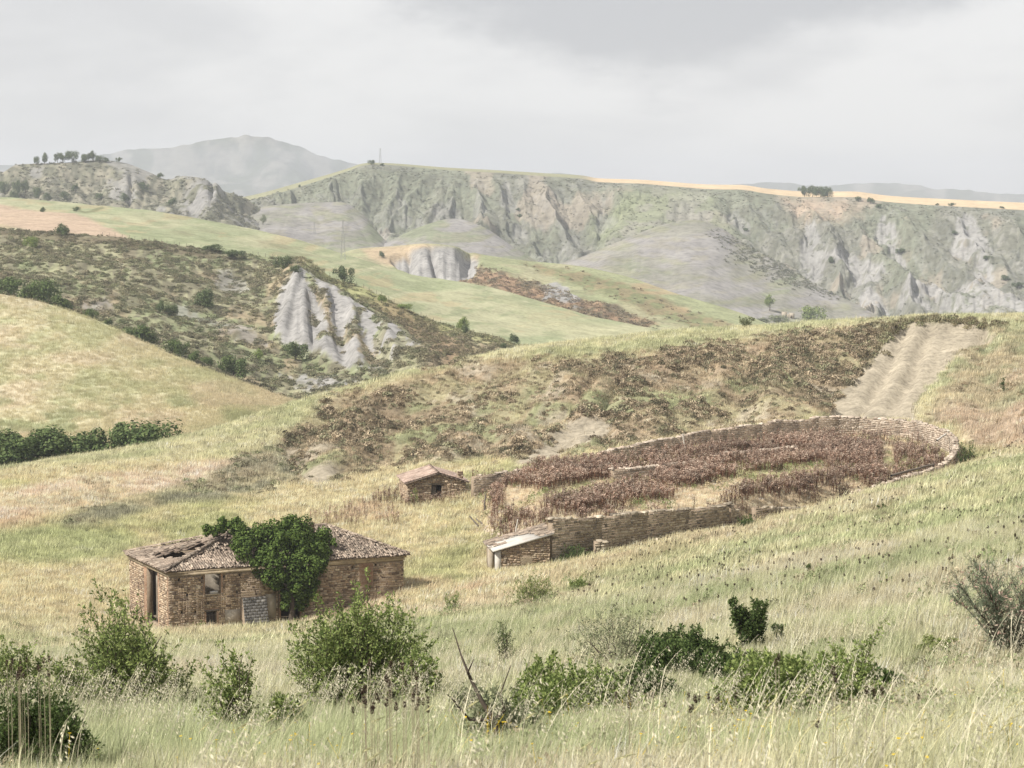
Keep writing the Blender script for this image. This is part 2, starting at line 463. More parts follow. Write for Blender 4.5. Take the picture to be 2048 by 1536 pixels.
# trapezoid grid, fine near the camera and over the ridge
NY, NX = 560, 390
t = np.linspace(0, 1, NY)
gy = -30 + np.interp(t, [0, .06, .22, .55, .9, 1], [0, 32, 90, 260, 450, 520])
gx = np.linspace(-1, 1, NX)
GX = gx[None] * ((gy[:, None] + 70) * .36); GY = np.repeat(gy[:, None], NX, 1)
GZ = H(GX, GY)
def grid_faces(nr, nc):
    i = np.arange(nr - 1)[:, None] * nc + np.arange(nc - 1)[None]
    return np.stack([i, i + 1, i + nc + 1, i + nc], -1).reshape(-1, 4)
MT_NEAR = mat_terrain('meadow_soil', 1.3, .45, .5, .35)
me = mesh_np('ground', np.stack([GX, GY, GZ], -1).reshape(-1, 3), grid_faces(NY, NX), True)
_na = near_albedo(GX.ravel(), GY.ravel(), GZ.ravel())
# thatch of the near slope painted dark, as shade in the gaps between tufts
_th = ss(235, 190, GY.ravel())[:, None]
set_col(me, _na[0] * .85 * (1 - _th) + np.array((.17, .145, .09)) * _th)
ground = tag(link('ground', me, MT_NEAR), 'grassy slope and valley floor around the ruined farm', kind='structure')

def hit(u, v, d0=8.0, d1=430.0):
    """where the sight line through (u, v) meets the near ground"""
    D = np.concatenate([np.linspace(d0, 60, 120), np.linspace(60, d1, 500)[1:]])
    p = PX(u, v, D)
    below = p[:, 2] < H(p[:, 0], p[:, 1])
    i = int(np.argmax(below)) if below.any() else len(D) - 1
    q = p[max(i - 1, 0)] * .5 + p[i] * .5
    return Vector((q[0], q[1], float(H(q[0:1], q[1:2])[0])))

# ------------------------------------------------------------------ far hills: lofted sheets
class Sheet: pass
SHEETS = {}
def sheet(name, label, rows, u0, u1, nc, nr, disp, alb, mat, back=((60, -18), (150, -55)), weights=None):
    """rows from foot to crest, each a polyline of (u, v, D); back = (m behind the crest, m of height change)"""
    uc = np.linspace(u0, u1, nc)
    R = []
    for row in rows:
        r = np.array(row, float)
        vd = pchip(r[:, 0], r[:, 1:], np.clip(uc, r[0, 0], r[-1, 0]))
        R.append(np.stack([uc, vd[:, 0], vd[:, 1]], -1))
    R = np.array(R)
    Pw = PX(R[..., 0], R[..., 1], R[..., 2])
    S = Sheet()
    nrow = len(rows)
    tk = np.linspace(0, 1, nrow) if weights is None else np.array(weights, float)
    bk = []
    for dy, dz in back:
        q = Pw[-1].copy(); s = (q[:, 1] + dy) / q[:, 1]; q[:, 0] *= s; q[:, 1] += dy; q[:, 2] += dz; bk.append(q)
    nb = max(6, nr // 12)
    tt = np.linspace(0, 1, nr)
    Pf = pchip(tk, Pw, tt)
    if bk:
        allb = np.concatenate([Pw[-1:], np.array(bk)], 0)
        tb = np.linspace(0, 1, nb + 1)[1:]
        Pb = pchip(np.linspace(0, 1, len(allb)), allb, tb)
        Pf = np.concatenate([Pf, Pb], 0); tt = np.concatenate([tt, 1 + tb])
    S.P = Pf; S.t = np.repeat(tt[:, None], nc, 1)
    S.x, S.y = Pf[..., 0], Pf[..., 1]
    S.u, S.v = PROJ(Pf)
    S.s = np.repeat(uc[None], Pf.shape[0], 0) / F * R[-1, :, 2].mean()      # metres along the hill
    S.m = {}
    d = disp(S)
    if isinstance(d, tuple):
        Pf[..., 1] += d[1]; d = d[0]
    Pf[..., 2] += d
    S.nr = nr; S.nc = nc
    C = alb(S)
    S.C = C
    me = mesh_np(name, Pf.reshape(-1, 3), grid_faces(Pf.shape[0], nc), True)
    set_col(me, C.reshape(-1, 3))
    S.o = tag(link(name, me, mat), label, kind='structure')
    S.pu, S.pv = PROJ(Pf)
    SHEETS[label] = S
    return S

def on_sheet(S, u, v):
    d = (S.pu - u) ** 2 + (S.pv - v) ** 2 + (S.t > 1.0) * 400.0
    i = np.unravel_index(np.argmin(d), d.shape)
    return Vector(S.P[i])

def gull(s, t, lam, tf, seed, warp=.8):
    w = fbm(s / (lam * 2.2), t * tf * .8, 3, seed + 5) * warp * 2
    n = vn(s / lam + w, t * tf + w * .3, seed)
    return 1 - np.abs(n * 2 - 1)          # 1 on the lines

MT_FIELD = mat_terrain('field_grass', .55, .35, .35, .8)
MT_SCRUB = mat_terrain('scrub_soil', .35, .45, .2, .6)
MT_CLAY = mat_terrain('clay_badland', .16, .36, .25, 1.2)
MT_FAR = mat_terrain('distant_slope', .02, .35, .3, 8.0)

# --- golden grass hill on the left
def d_gold(S):
    return (fbm(S.x / 40, S.y / 40, 3, 70) - .5) * 3.0 * np.clip(1.0 - np.abs(S.t - .6), 0, 1) * .6
def a_gold(S):
    n1 = fbm(S.u / 210 + S.v / 500, S.v / 60, 4, 71); n2 = fbm(S.u / 60, S.v / 26, 4, 72)
    c = lerp(np.broadcast_to((.54, .495, .335), S.x.shape + (3,)), (.45, .445, .275), ss(.42, .62, n1 * .5 + n2 * .5))
    c = lerp(c, (.57, .485, .365), .55 * ss(.52, .66, fbm(S.u / 150 + 2, S.v / 42, 4, 73)))
    c = lerp(c, (.33, .35, .20), .75 * ss(.50, .64, n2) * ss(740, 850, S.v))
    c = lerp(c, (.22, .26, .12), ss(.36, .22, S.t))
    return c
S_GOLD = sheet('hill', 'smooth golden grass hill on the left', [
    [(-700, 1010, 355), (0, 1010, 360), (350, 960, 375), (700, 850, 405)],
    [(-700, 950, 395), (0, 938, 405), (200, 925, 415), (380, 890, 425), (700, 830, 440)],
    [(-700, 890, 440), (0, 885, 440), (350, 862, 450), (500, 830, 458), (700, 822, 465)],
    [(-700, 690, 510), (0, 735, 500), (150, 745, 497), (350, 785, 488), (500, 806, 478), (700, 828, 472)],
    [(-700, 480, 580), (-200, 552, 575), (0, 588, 565), (80, 604, 562), (150, 625, 558), (220, 651, 553), (300, 689, 546), (380, 725, 538), (430, 747, 532), (500, 774, 520), (560, 794, 507), (610, 808, 498), (700, 832, 490)]],
    -700, 700, 300, 150, d_gold, a_gold, MT_FIELD, ((45, -12), (90, -34)))

# --- scrubby hill with white clay cone
CONE = [(597, 570), (560, 592), (548, 640), (552, 680), (610, 705), (650, 722), (700, 742), (745, 752), (850, 742), (800, 700), (765, 668), (710, 628), (650, 600)]
CONE_RIDGE = [(597, 570), (650, 598), (710, 628), (768, 668), (810, 705), (855, 744)]
PATCH_A = [(560, 742), (640, 744), (720, 765), (700, 775), (610, 765)]
PATCH_B = [(355, 612), (420, 640), (480, 655), (530, 690), (500, 690), (420, 660), (350, 630)]
PATCH_C = [(430, 545), (455, 532), (490, 552), (500, 570), (440, 570)]
PATCH_D = [(160, 605), (215, 600), (225, 612), (180, 618)]
def d_scrub(S):
    dr = seg_dist(S.u, S.v, CONE_RIDGE)
    cone = ss(-14, 12, sdf(S.u, S.v, CONE))
    z = (fbm(S.x / 30, S.y / 30, 4, 80) - .5) * 7 * np.clip(S.t * 3, 0, 1) * ss(1.0, .8, np.minimum(S.t, 1) * .999) * (1 - .85 * cone)
    z += (fbm(S.x / 6, S.y / 9, 3, 81) - .5) * 1.7 * ss(1.05, .97, S.t) * (1 - cone)
    bulge = np.exp(-(dr / 46) ** 2)
    right = ss(0, 60, (S.u - 597) * .75 - (S.v - 570) * 0.95 + 10)      # the shaded flank right of its ridge
    z += 7.5 * np.exp(-(dr / 40) ** 2) * (1 - .0 * right)
    ang = np.arctan2(S.u - 600, np.maximum(S.v - 505, 8)); rad = np.hypot(S.u - 600, S.v - 505)
    lobe = 1 - gull(ang * 10, rad / 200, 1.15, .8, 83, .3)
    for rl in ([(598, 575), (560, 685)], [(606, 600), (606, 705)], [(650, 612), (655, 722)], [(702, 645), (716, 742)], [(762, 690), (792, 744)]):
        d_ = seg_dist(S.u, S.v, rl); w_ = 6 + 14 * np.clip((S.v - rl[0][1]) / 110, 0, 1)
        z += cone * 3.6 * ss(0, 1, np.clip(1 - d_ / (w_ * 1.9), 0, 1)) * ss(rl[0][1] - 10, rl[0][1] + 30, S.v)
    z += cone * (1.1 * lobe + .7 * (1 - gull(ang * 10, rad / 200, .36, 1.2, 85, .3)))
    z -= 5 * np.exp(-((seg_dist(S.u, S.v, [(660, 575), (760, 640), (850, 705), (900, 740)])) / 26) ** 2)
    # slipped hollow above the cone
    z -= 4 * np.exp(-(((S.u - 460) / 50) ** 2 + ((S.v - 560) / 22) ** 2))
    S.m['cone'] = cone
    return z
def a_scrub(S):
    n1 = fbm(S.u / 120, S.v / 34, 4, 90); n2 = fbm(S.u / 34, S.v / 13, 4, 91); n3 = fbm(S.u / 10, S.v / 7, 3, 92)
    sh = S.x.shape + (3,)
    c = lerp(np.broadcast_to((.25, .24, .155), sh), (.31, .30, .19), ss(.40, .6, n2))
    c = lerp(c, (.235, .26, .145), .8 * ss(.5, .64, n1))
    c = lerp(c, (.34, .26, .18), .7 * ss(.54, .66, fbm(S.u / 80 + 9, S.v / 40, 4, 93)))
    c = lerp(c, (.18, .165, .115), .8 * ss(.50, .40, n3))
    # strip of ploughed edge along the top, and paler grass by the crest on the right
    c = lerp(c, (.15, .125, .085), ss(9, 3, np.abs(sdf(S.u, S.v, [(0, 455), (240, 474), (430, 500), (430, 512), (240, 486), (0, 466)]))) * .8)
    c = lerp(c, (.31, .31, .15), ss(.80, .93, S.t) * ss(560, 660, S.u) * .8)
    c = lerp(c, (.25, .175, .11), .7 * pmask(S.u, S.v, [(720, 600), (800, 610), (900, 670), (1000, 705), (900, 730), (800, 660)], 16))
    w = (n3 - .5) * 30 + (n2 - .5) * 20
    cl = ss(-4, 4, sdf(S.u, S.v, CONE) + w * .55)
    veg = .85 * ss(.60, .66, fbm(S.u / 26 + S.v / 40, S.v / 30 - S.u / 90, 4, 95)) * ss(8, 30, S.u - 600)
    strip = ss(9, 3, seg_dist(S.u, S.v, [(615, 590), (650, 640), (665, 690), (720, 700), (740, 742)]) + (n3 - .5) * 14)
    S.m['clay'] = cl * (1 - np.maximum(veg, strip))
    c = lerp(c, CLAY * .93 * (.95 + .1 * n3[..., None]), S.m['clay'])
    for pp in (PATCH_A, PATCH_B, PATCH_C, PATCH_D):
        k = ss(-5, 6, sdf(S.u, S.v, pp) + w * .8) * (.9 if pp is PATCH_A else .6)
        c = lerp(c, CLAY * .93, k); S.m['clay'] = np.maximum(S.m['clay'], k * .8)
    return c
S_SCRUB = sheet('hill', 'dark scrubby hill with a bare clay cone', [
    [(-700, 640, 590), (0, 670, 590), (300, 760, 580), (600, 850, 560), (850, 810, 575), (1050, 750, 640), (1300, 740, 700)],
    [(-700, 585, 680), (0, 605, 655), (200, 668, 645), (400, 745, 635), (600, 795, 622), (750, 770, 630), (850, 752, 650), (950, 722, 700), (1060, 708, 750), (1300, 712, 790)],
    [(-700, 510, 800), (0, 535, 790), (200, 555, 785), (400, 602, 775), (560, 632, 762), (750, 665, 750), (900, 690, 765), (1060, 703, 790), (1300, 712, 810)],
    [(-700, 430, 950), (0, 457, 935), (240, 476, 925), (430, 501, 915), (560, 521, 905), (630, 542, 898), (700, 567, 890), (780, 604, 880), (850, 637, 870), (930, 661, 860), (1000, 680, 850), (1060, 696, 840), (1300, 725, 830)]],
    -700, 1300, 560, 210, d_scrub, a_scrub, MT_SCRUB, ((20, -1.5), (70, -14), (130, -40)))

# --- long green field hill
def d_field(S):
    return (fbm(S.x / 60, S.y / 80, 3, 100) - .5) * 4 * ss(1.0, .85, np.minimum(S.t, 1) * .999) + (fbm(S.x / 9, S.y / 14, 3, 101) - .5) * .8
def a_field(S):
    sh = S.x.shape + (3,)
    n1 = fbm(S.u / 160 + S.v / 200, S.v / 22, 4, 102); n2 = fbm(S.u / 46, S.v / 9, 4, 103)
    c = lerp(np.broadcast_to((.285, .305, .185), sh), (.355, .35, .225), ss(.38, .6, n1))
    c = lerp(c, (.235, .26, .15), .7 * ss(.52, .66, n2))
    c = lerp(c, (.37, .31, .19), .6 * ss(.60, .7, fbm(S.u / 70, S.v / 12, 4, 104)))
    # tramlines in the crop follow the slope
    ph = np.sin((S.v - 412 - .33 * (S.u - 200)) / 3.1 + 2 * fbm(S.u / 120, S.v / 40, 2, 99))
    c = c * (1 + .06 * ph * pmask(S.u, S.v, [(190, 415), (430, 440), (830, 555), (1000, 640), (700, 560), (430, 500), (250, 470)], 8))[..., None]
    red = ss(-4, 4, sdf(S.u, S.v, [(-300, 400), (0, 410), (60, 420), (150, 428), (200, 448), (255, 474), (100, 466), (0, 455), (-300, 440)]) + (n2 - .5) * 14)
    c = lerp(c, (.44, .335, .25), red * (.85 + .15 * n1))
    c = lerp(c, (.165, .17, .095), ss(4, 1, np.abs(seg_dist(S.u, S.v, [(150, 415), (170, 425), (205, 416)]))) * .8)
    c = lerp(c, (.36, .35, .22), .8 * pmask(S.u, S.v, [(1000, 600), (1150, 640), (1300, 665), (1200, 690), (1050, 640)], 14))
    c = lerp(c, (.22, .185, .115), .55 * ss(.55, .66, fbm(S.u / 60, S.v / 10, 4, 105)) * pmask(S.u, S.v, [(330, 455), (520, 470), (700, 520), (560, 505)], 20))
    return c
S_FIELD = sheet('hill', 'long pale green field hill in the middle distance', [
    [(-700, 500, 960), (0, 490, 985), (240, 500, 975), (430, 522, 965), (560, 545, 955), (700, 592, 930), (850, 662, 905), (1000, 705, 880), (1060, 718, 870), (1300, 725, 860), (1700, 725, 860)],
    [(-700, 440, 1180), (0, 438, 1180), (240, 448, 1160), (430, 478, 1130), (560, 508, 1110), (700, 552, 1080), (850, 608, 1050), (1000, 655, 1010), (1060, 668, 1000), (1300, 692, 980), (1700, 705, 960)],
    [(-700, 385, 1450), (0, 394, 1420), (100, 402, 1400), (200, 411, 1380), (300, 421, 1360), (400, 438, 1340), (560, 470, 1300), (700, 511, 1260), (830, 550, 1220), (950, 568, 1190), (1080, 602, 1160), (1200, 636, 1130), (1330, 660, 1100), (1450, 676, 1080), (1700, 700, 1050)]],
    -700, 1700, 420, 140, d_field, a_field, MT_FIELD, ((80, -14), (200, -60)))

# --- second ridge with a fluted cliff
FLUTE = [(868, 489), (900, 490), (940, 505), (958, 522), (945, 545), (905, 555), (850, 552), (800, 530), (785, 515), (820, 500)]
BAND = [(930, 520), (985, 540), (1060, 560), (1150, 595), (1230, 615), (1320, 648), (1290, 658), (1200, 640), (1130, 625), (1060, 608), (980, 575), (900, 560), (950, 545)]
DARKG = [(1040, 525), (1150, 540), (1260, 572), (1380, 620), (1470, 650), (1400, 662), (1290, 620), (1180, 580), (1080, 545)]
def d_ridge(S):
    z = (fbm(S.x / 40, S.y / 60, 4, 110) - .5) * 6 * ss(1.0, .8, np.minimum(S.t, 1) * .999)
    fl = ss(-8, 8, sdf(S.u, S.v, FLUTE))
    g = gull(S.u - .25 * (S.v - 490), S.v / 80, 26, .5, 113, .35)
    z += fl * (-10 * g - 2.2 * gull(S.u, S.v / 80, 8, .9, 114, .3)) * ss(486, 505, S.v)
    b = pmask(S.u, S.v, BAND, 12)
    z += b * (fbm(S.x / 8, S.y / 14, 3, 115) - .5) * 5
    S.m['fl'] = fl; S.m['g'] = g
    return z
def a_ridge(S):
    sh = S.x.shape + (3,)
    n1 = fbm(S.u / 120, S.v / 20, 4, 116); n2 = fbm(S.u / 24, S.v / 9, 4, 117)
    c = lerp(np.broadcast_to((.265, .28, .16), sh), (.32, .305, .19), ss(.4, .6, n1))
    c = lerp(c, lerp(np.broadcast_to((.185, .195, .10), sh), (.235, .20, .115), ss(.42, .6, n2)), ss(-7, 7, sdf(S.u, S.v, DARKG) + (n2 - .5) * 16))
    c = lerp(c, (.40, .31, .21), ss(-6, 6, sdf(S.u, S.v, [(720, 497), (850, 487), (960, 510), (940, 545), (850, 520), (800, 530), (740, 515)])) * .9)
    bb = ss(-5, 5, sdf(S.u, S.v, BAND) + (n2 - .5) * 18)
    c = lerp(c, lerp(np.broadcast_to((.285, .195, .125), sh), (.17, .14, .09), ss(.42, .58, n2)), bb)
    cl = ss(-4, 3, sdf(S.u, S.v, FLUTE) + (n2 - .5) * 8) * ss(488, 496, S.v)
    S.m['clay'] = cl
    c = lerp(c, CLAY * .98, cl)
    k = ss(-3, 4, sdf(S.u, S.v, [(1085, 575), (1110, 565), (1150, 590), (1160, 615), (1120, 612), (1090, 598)]) + (n2 - .5) * 34)
    c = lerp(c, CLAY * .95, k)
    c = lerp(c, (.37, .27, .16), .6 * ss(.5, .62, n1) * pmask(S.u, S.v, [(1250, 550), (1350, 585), (1480, 628), (1400, 640), (1280, 590)], 12))
    return c
S_RIDGE = sheet('hill', 'brown and green ridge with a fluted clay cliff', [
    [(200, 620, 1400), (700, 600, 1380), (850, 610, 1370), (1000, 640, 1330), (1200, 690, 1280), (1450, 720, 1230), (1850, 740, 1200)],
    [(200, 600, 1500), (700, 540, 1490), (850, 556, 1475), (960, 572, 1465), (1100, 606, 1430), (1250, 645, 1390), (1450, 680, 1350), (1850, 720, 1300)],
    [(200, 580, 1640), (600, 535, 1660), (720, 497, 1660), (790, 492, 1650), (850, 487, 1600), (905, 491, 1610), (960, 508, 1650), (1050, 521, 1650), (1150, 531, 1630), (1250, 552, 1610), (1350, 586, 1580), (1480, 625, 1540), (1560, 656, 1510), (1850, 710, 1460)]],
    200, 1850, 560, 150, d_ridge, a_ridge, MT_SCRUB, ((80, -10), (200, -60)))

# --- smooth grey clay mounds below the escarpment
def mk_mound(label, foot, mid, crest, u0, u1, seed, green):
    def d(S):
        z = (fbm(S.s / 60, S.t * 2, 3, seed) - .5) * 8 * ss(1.0, .8, np.minimum(S.t, 1) * .999)
        return z - (2.4 * gull(S.s + S.t * 30, S.t, 30, .6, seed + 3) + .9 * gull(S.s - S.t * 20, S.t, 9, 1.0, seed + 5, .5)) * ss(.98, .7, S.t) * ss(0, .1, S.t)
    def a(S):
        n1 = fbm(S.u / 90 + S.v / 60, S.v / 26, 4, seed + 6); n2 = fbm(S.u / 40, S.v / 7, 4, seed + 7)
        c = lerp(np.broadcast_to((.265, .252, .24), S.x.shape + (3,)), (.24, .232, .195), ss(.42, .6, n1))
        c = lerp(c, (.205, .222, .145), .9 * ss(green, green + .12, n1 * .55 + n2 * .45))
        c = lerp(c, (.26, .24, .18), .5 * ss(.55, .65, n2))
        S.m['clay'] = np.zeros(S.x.shape)
        return c
    return sheet('hill', label, [foot, mid, crest], u0, u1, 220, 90, d, a, MT_CLAY, ((60, -6), (160, -40)))
S_M1 = mk_mound('smooth pale grey clay mound on the right',
    [(850, 720, 1600), (1300, 720, 1600), (1850, 760, 1600)],
    [(850, 640, 1780), (1050, 590, 1800), (1250, 566, 1800), (1400, 560, 1800), (1550, 620, 1780), (1700, 668, 1750), (1850, 705, 1700)],
    [(850, 600, 1960), (1050, 545, 2000), (1150, 518, 2020), (1250, 478, 2040), (1330, 449, 2050), (1390, 440, 2050), (1440, 455, 2040), (1480, 482, 2020), (1560, 525, 1980), (1650, 578, 1940), (1720, 612, 1900), (1770, 640, 1870), (1850, 690, 1820)], 850, 1850, 200, .56)
S_M2 = mk_mound('low green and grey mound at the centre',
    [(600, 600, 1820), (1200, 600, 1820)],
    [(600, 560, 1920), (900, 500, 1930), (1200, 570, 1920)],
    [(600, 560, 2020), (700, 520, 2050), (770, 487, 2070), (850, 450, 2080), (905, 437, 2090), (960, 451, 2080), (1030, 496, 2060), (1100, 535, 2050), (1200, 570, 2030)], 600, 1200, 230, .47)
S_M3 = mk_mound('flat topped grey green mound left of the pylon',
    [(300, 560, 1850), (850, 580, 1850)],
    [(300, 470, 2000), (500, 455, 2020), (680, 460, 2020), (850, 530, 2000)],
    [(300, 455, 2120), (420, 436, 2150), (500, 420, 2170), (560, 409, 2180), (680, 404, 2180), (720, 424, 2170), (770, 480, 2120), (850, 540, 2080)], 300, 850, 260, .50)

# --- the long gullied escarpment with its plateau
CR7 = [(380, 430), (520, 398), (600, 373), (660, 354), (700, 340), (724, 331), (745, 329), (900, 340), (1000, 346), (1100, 353), (1160, 357), (1200, 364), (1280, 367), (1340, 372), (1420, 378), (1480, 379), (1540, 388), (1620, 394), (1700, 394), (1780, 404), (1900, 412), (2048, 420), (2400, 436), (2800, 450)]
FANS = [(1370, 425, 55, 22), (1470, 430, 40, 18), (1625, 480, 34, 46), (1770, 445, 30, 20), (1790, 480, 25, 18), (1940, 455, 46, 34), (1965, 500, 26, 22), (1700, 500, 46, 20), (1735, 520, 40, 22),
        (1930, 560, 70, 30), (1870, 545, 40, 26), (1830, 575, 36, 20), (1740, 575, 40, 24), (1990, 590, 70, 26), (1900, 610, 60, 24), (2080, 600, 90, 30), (1950, 630, 80, 20), (760, 440, 20, 30), (890, 405, 40, 22), (905, 395, 26, 14), (690, 395, 40, 14), (620, 392, 40, 12),
        (1100, 480, 40, 26), (1130, 470, 30, 18), (1210, 420, 24, 24), (1090, 500, 46, 16), (960, 400, 20, 20), (1015, 380, 20, 22), (840, 420, 18, 20), (1040, 430, 24, 16), (1450, 520, 40, 14), (800, 390, 22, 22)]
SMOOTH = [(1170, 520), (1225, 440), (1290, 388), (1400, 385), (1440, 425), (1490, 480), (1400, 480)]
GULLY = [[(835, 345), (790, 400), (745, 470), (725, 512)], [(905, 352), (880, 395), (850, 430), (815, 480)], [(960, 352), (985, 400), (1012, 445), (1050, 490)], [(1072, 358), (1060, 400), (1092, 450), (1118, 472)],
         [(1178, 368), (1216, 410), (1196, 450), (1160, 505), (1140, 525)], [(700, 348), (690, 390), (655, 415)], [(1500, 388), (1545, 430), (1590, 490), (1640, 548)], [(1580, 402), (1608, 450), (1628, 520), (1650, 560)],
         [(1700, 402), (1760, 450), (1830, 500), (1900, 535)], [(1830, 412), (1870, 450), (1940, 500), (2060, 545)], [(1930, 422), (1990, 470), (2080, 530)], [(640, 370), (605, 398)], [(765, 340), (758, 385), (738, 430)], [(1010, 352), (1030, 392), (1045, 440)],
         [(1120, 362), (1140, 400), (1160, 440)], [(870, 350), (845, 385), (800, 425)], [(1440, 384), (1480, 420), (1530, 470), (1560, 520)], [(1750, 450), (1740, 520), (1780, 590), (1800, 640)], [(1880, 520), (1860, 580), (1900, 650)], [(1640, 400), (1690, 450), (1720, 520), (1700, 580)], [(2060, 430), (2120, 500)], [(930, 350), (925, 400), (905, 440)]]
def d_esc(S):
    tm = np.minimum(S.t, 1)
    e = ss(.0, .10, S.t) * ss(1.0, .72, tm)
    td = (1 - tm) * 420
    big = gull(S.s + 60 * S.t, S.t, 46, .35, 300, .5)
    # side gullies run off each spur and slant down into the main ones
    q = td - 40 * big + 22 * fbm(S.s / 50, S.t * 3, 3, 302)
    mid = gull(q + 1000 * np.floor(vn(S.s / 46, S.t * .35, 300) * 2), S.s / 90, 16, 1.0, 310, .5)
    m2 = gull(S.s + .35 * q, S.t, 17, .8, 312, .6)
    sml = gull(S.s - .3 * q, S.t, 7, 1.5, 320, .6)
    tiny = gull(S.s, S.t, 3.4, 3.0, 330, .5)
    smooth = pmask(S.u, S.v, SMOOTH, 25); e = e * (1 - .75 * smooth); S.m['smooth'] = smooth
    hand = np.zeros(S.x.shape); dmin = np.full(S.x.shape, 1e9); lid = np.zeros(S.x.shape)
    wu, wv = S.u + (fbm(S.u / 22, S.v / 22, 3, 371) - .5) * 26, S.v + (fbm(S.u / 22 + 9, S.v / 22, 3, 372) - .5) * 18
    for gl in GULLY:
        d_ = seg_dist(wu, wv, gl); tv = np.clip((S.v - gl[0][1]) / max(20, gl[-1][1] - gl[0][1]), 0, 1)
        lid = np.where(d_ < dmin, gl[0][0] * .37, lid); dmin = np.minimum(dmin, d_)
        hand = np.maximum(hand, np.clip(1 - d_ / (20 + 36 * tv), 0, 1) * (.35 + .65 * tv))
    S.m['hand'] = hand
    dm = np.minimum(dmin, 90); sgn = np.sign(wu - np.interp(wv, [330, 700], [0, 0]))
    qf = S.v * .95 + dm * 1.05
    side1 = gull(qf, lid + dm / 120, 15, 1.0, 381, .25) * ss(3, 16, dm); side2 = gull(qf + .3 * dm, lid * 2 + dm / 60, 6.5, 1.0, 383, .25) * ss(2, 9, dm)
    z = e * (6 - 30 * hand ** .9 - 3.6 * side1 - 1.6 * side2 - 1.0 * sml - .3 * tiny)
    z += ((fbm(S.s / 80, S.t * 3, 3, 340) - .5) * 12 + (fbm(S.s / 24, S.t * 12, 3, 341) - .5) * 5) * e
    z += (fbm(S.s / 8, S.t * 44, 3, 345) - .5) * 1.8 * e
    f = np.zeros(S.x.shape); fn = fbm(S.u / 14, S.v / 9, 3, 350)
    for (a, b, w, h) in FANS:
        tt_ = np.clip((S.v - b + h) / (2 * h), 0, 1.2)          # each bare fan widens downwards from its head
        k = ((S.u - a - (S.v - b) * .2) / (w * (.22 + .95 * tt_))) ** 2 + ((S.v - b) / h) ** 4
        f = np.maximum(f, ss(1.25, .6, k + (fn - .5) * 1.1))
    fl = gull(S.s, S.t, 5.5, 1.0, 355, .4)
    z += f * (.6 - 3.2 * fl)
    S.m['fan'] = f; S.m['big'] = big; S.m['mid'] = mid; S.m['sml'] = sml
    return z
def a_esc(S):
    sh = S.x.shape + (3,)
    n1 = fbm(S.u / 150, S.v / 60, 4, 360); n2 = fbm(S.u / 30, S.v / 16, 4, 361); n3 = fbm(S.u / 9, S.v / 4, 3, 362)
    c = lerp(np.broadcast_to((.18, .182, .15), sh), (.235, .23, .195), ss(.4, .6, n2))
    c = lerp(c, (.19, .205, .145), .7 * ss(.5, .64, n1))
    c = lerp(c, (.15, .15, .11), .62 * ss(.54, .44, n3))
    c = lerp(c, (.34, .29, .23), .6 * ss(.56, .68, fbm(S.u / 60 + 4, S.v / 40, 4, 363)))
    c = lerp(c, (.25, .28, .155), .85 * pmask(S.u, S.v, [(1180, 430), (1260, 390), (1360, 385), (1420, 400), (1330, 430), (1230, 480)], 24))
    c = lerp(c, (.42, .32, .235), .75 * pmask(S.u, S.v, [(1560, 395), (1740, 398), (1720, 420), (1640, 445), (1590, 430)], 18) * (.5 + .5 * ss(.4, .6, n2)))
    bare = ss(.64, .73, fbm(S.s / 34, S.t * 7, 4, 365) * .7 + S.m['sml'] * .25 + .12 * ss(.75, .2, S.t)) * ss(.98, .9, S.t)
    cl = np.maximum(S.m['fan'] * (.42 + .45 * ss(1350, 1700, S.u)), bare * .25)
    cl = cl * (1 - .8 * ss(.62, .70, fbm(S.u / 12, S.v / 6, 3, 368)))
    S.m['clay'] = cl
    c = lerp(c, CLAY * .98 * (.95 + .08 * n3[..., None]), cl)
    c = lerp(c, lerp(np.broadcast_to((.225, .235, .16), sh), (.25, .24, .20), ss(.4, .6, n2)), S.m['smooth'] * .8)
    gold = ss(.9985, 1.001, S.t + (n3 - .5) * .006) * ss(1140, 1200, S.u)
    c = lerp(c, np.array((.52, .405, .265)) * (.92 + .16 * n2[..., None]), gold)
    c = lerp(c, (.27, .265, .165), ss(.9985, 1.001, S.t) * (1 - ss(1140, 1200, S.u)))
    return c
def crest_at(u): 
    a = np.array(CR7, float); return float(np.interp(u, a[:, 0], a[:, 1]))
S_ESC = sheet('hill', 'long gullied escarpment with a wheat plateau on top', [
    [(380, 470, 2200), (700, 520, 2120), (900, 520, 2120), (1100, 560, 2080), (1300, 600, 2050), (1600, 680, 1950), (2048, 700, 1800), (2800, 720, 1750)],
    [(380, 450, 2330), (700, 440, 2300), (900, 450, 2280), (1100, 470, 2250), (1300, 490, 2230), (1600, 540, 2150), (2048, 580, 2020), (2800, 600, 1950)],
    [(380, 440, 2420), (700, 375, 2420), (900, 380, 2400), (1100, 395, 2380), (1300, 410, 2360), (1600, 440, 2320), (2048, 470, 2220), (2800, 500, 2150)],
    [(u, v, 2520 if u < 1300 else 2520 - (u - 1300) * .2) for u, v in CR7]],
    380, 2450, 1040, 240, d_esc, a_esc, MT_CLAY, ((40, .5), (330, 8.5), (420, 8.0), (700, -30)), weights=[0, .36, .7, 1])

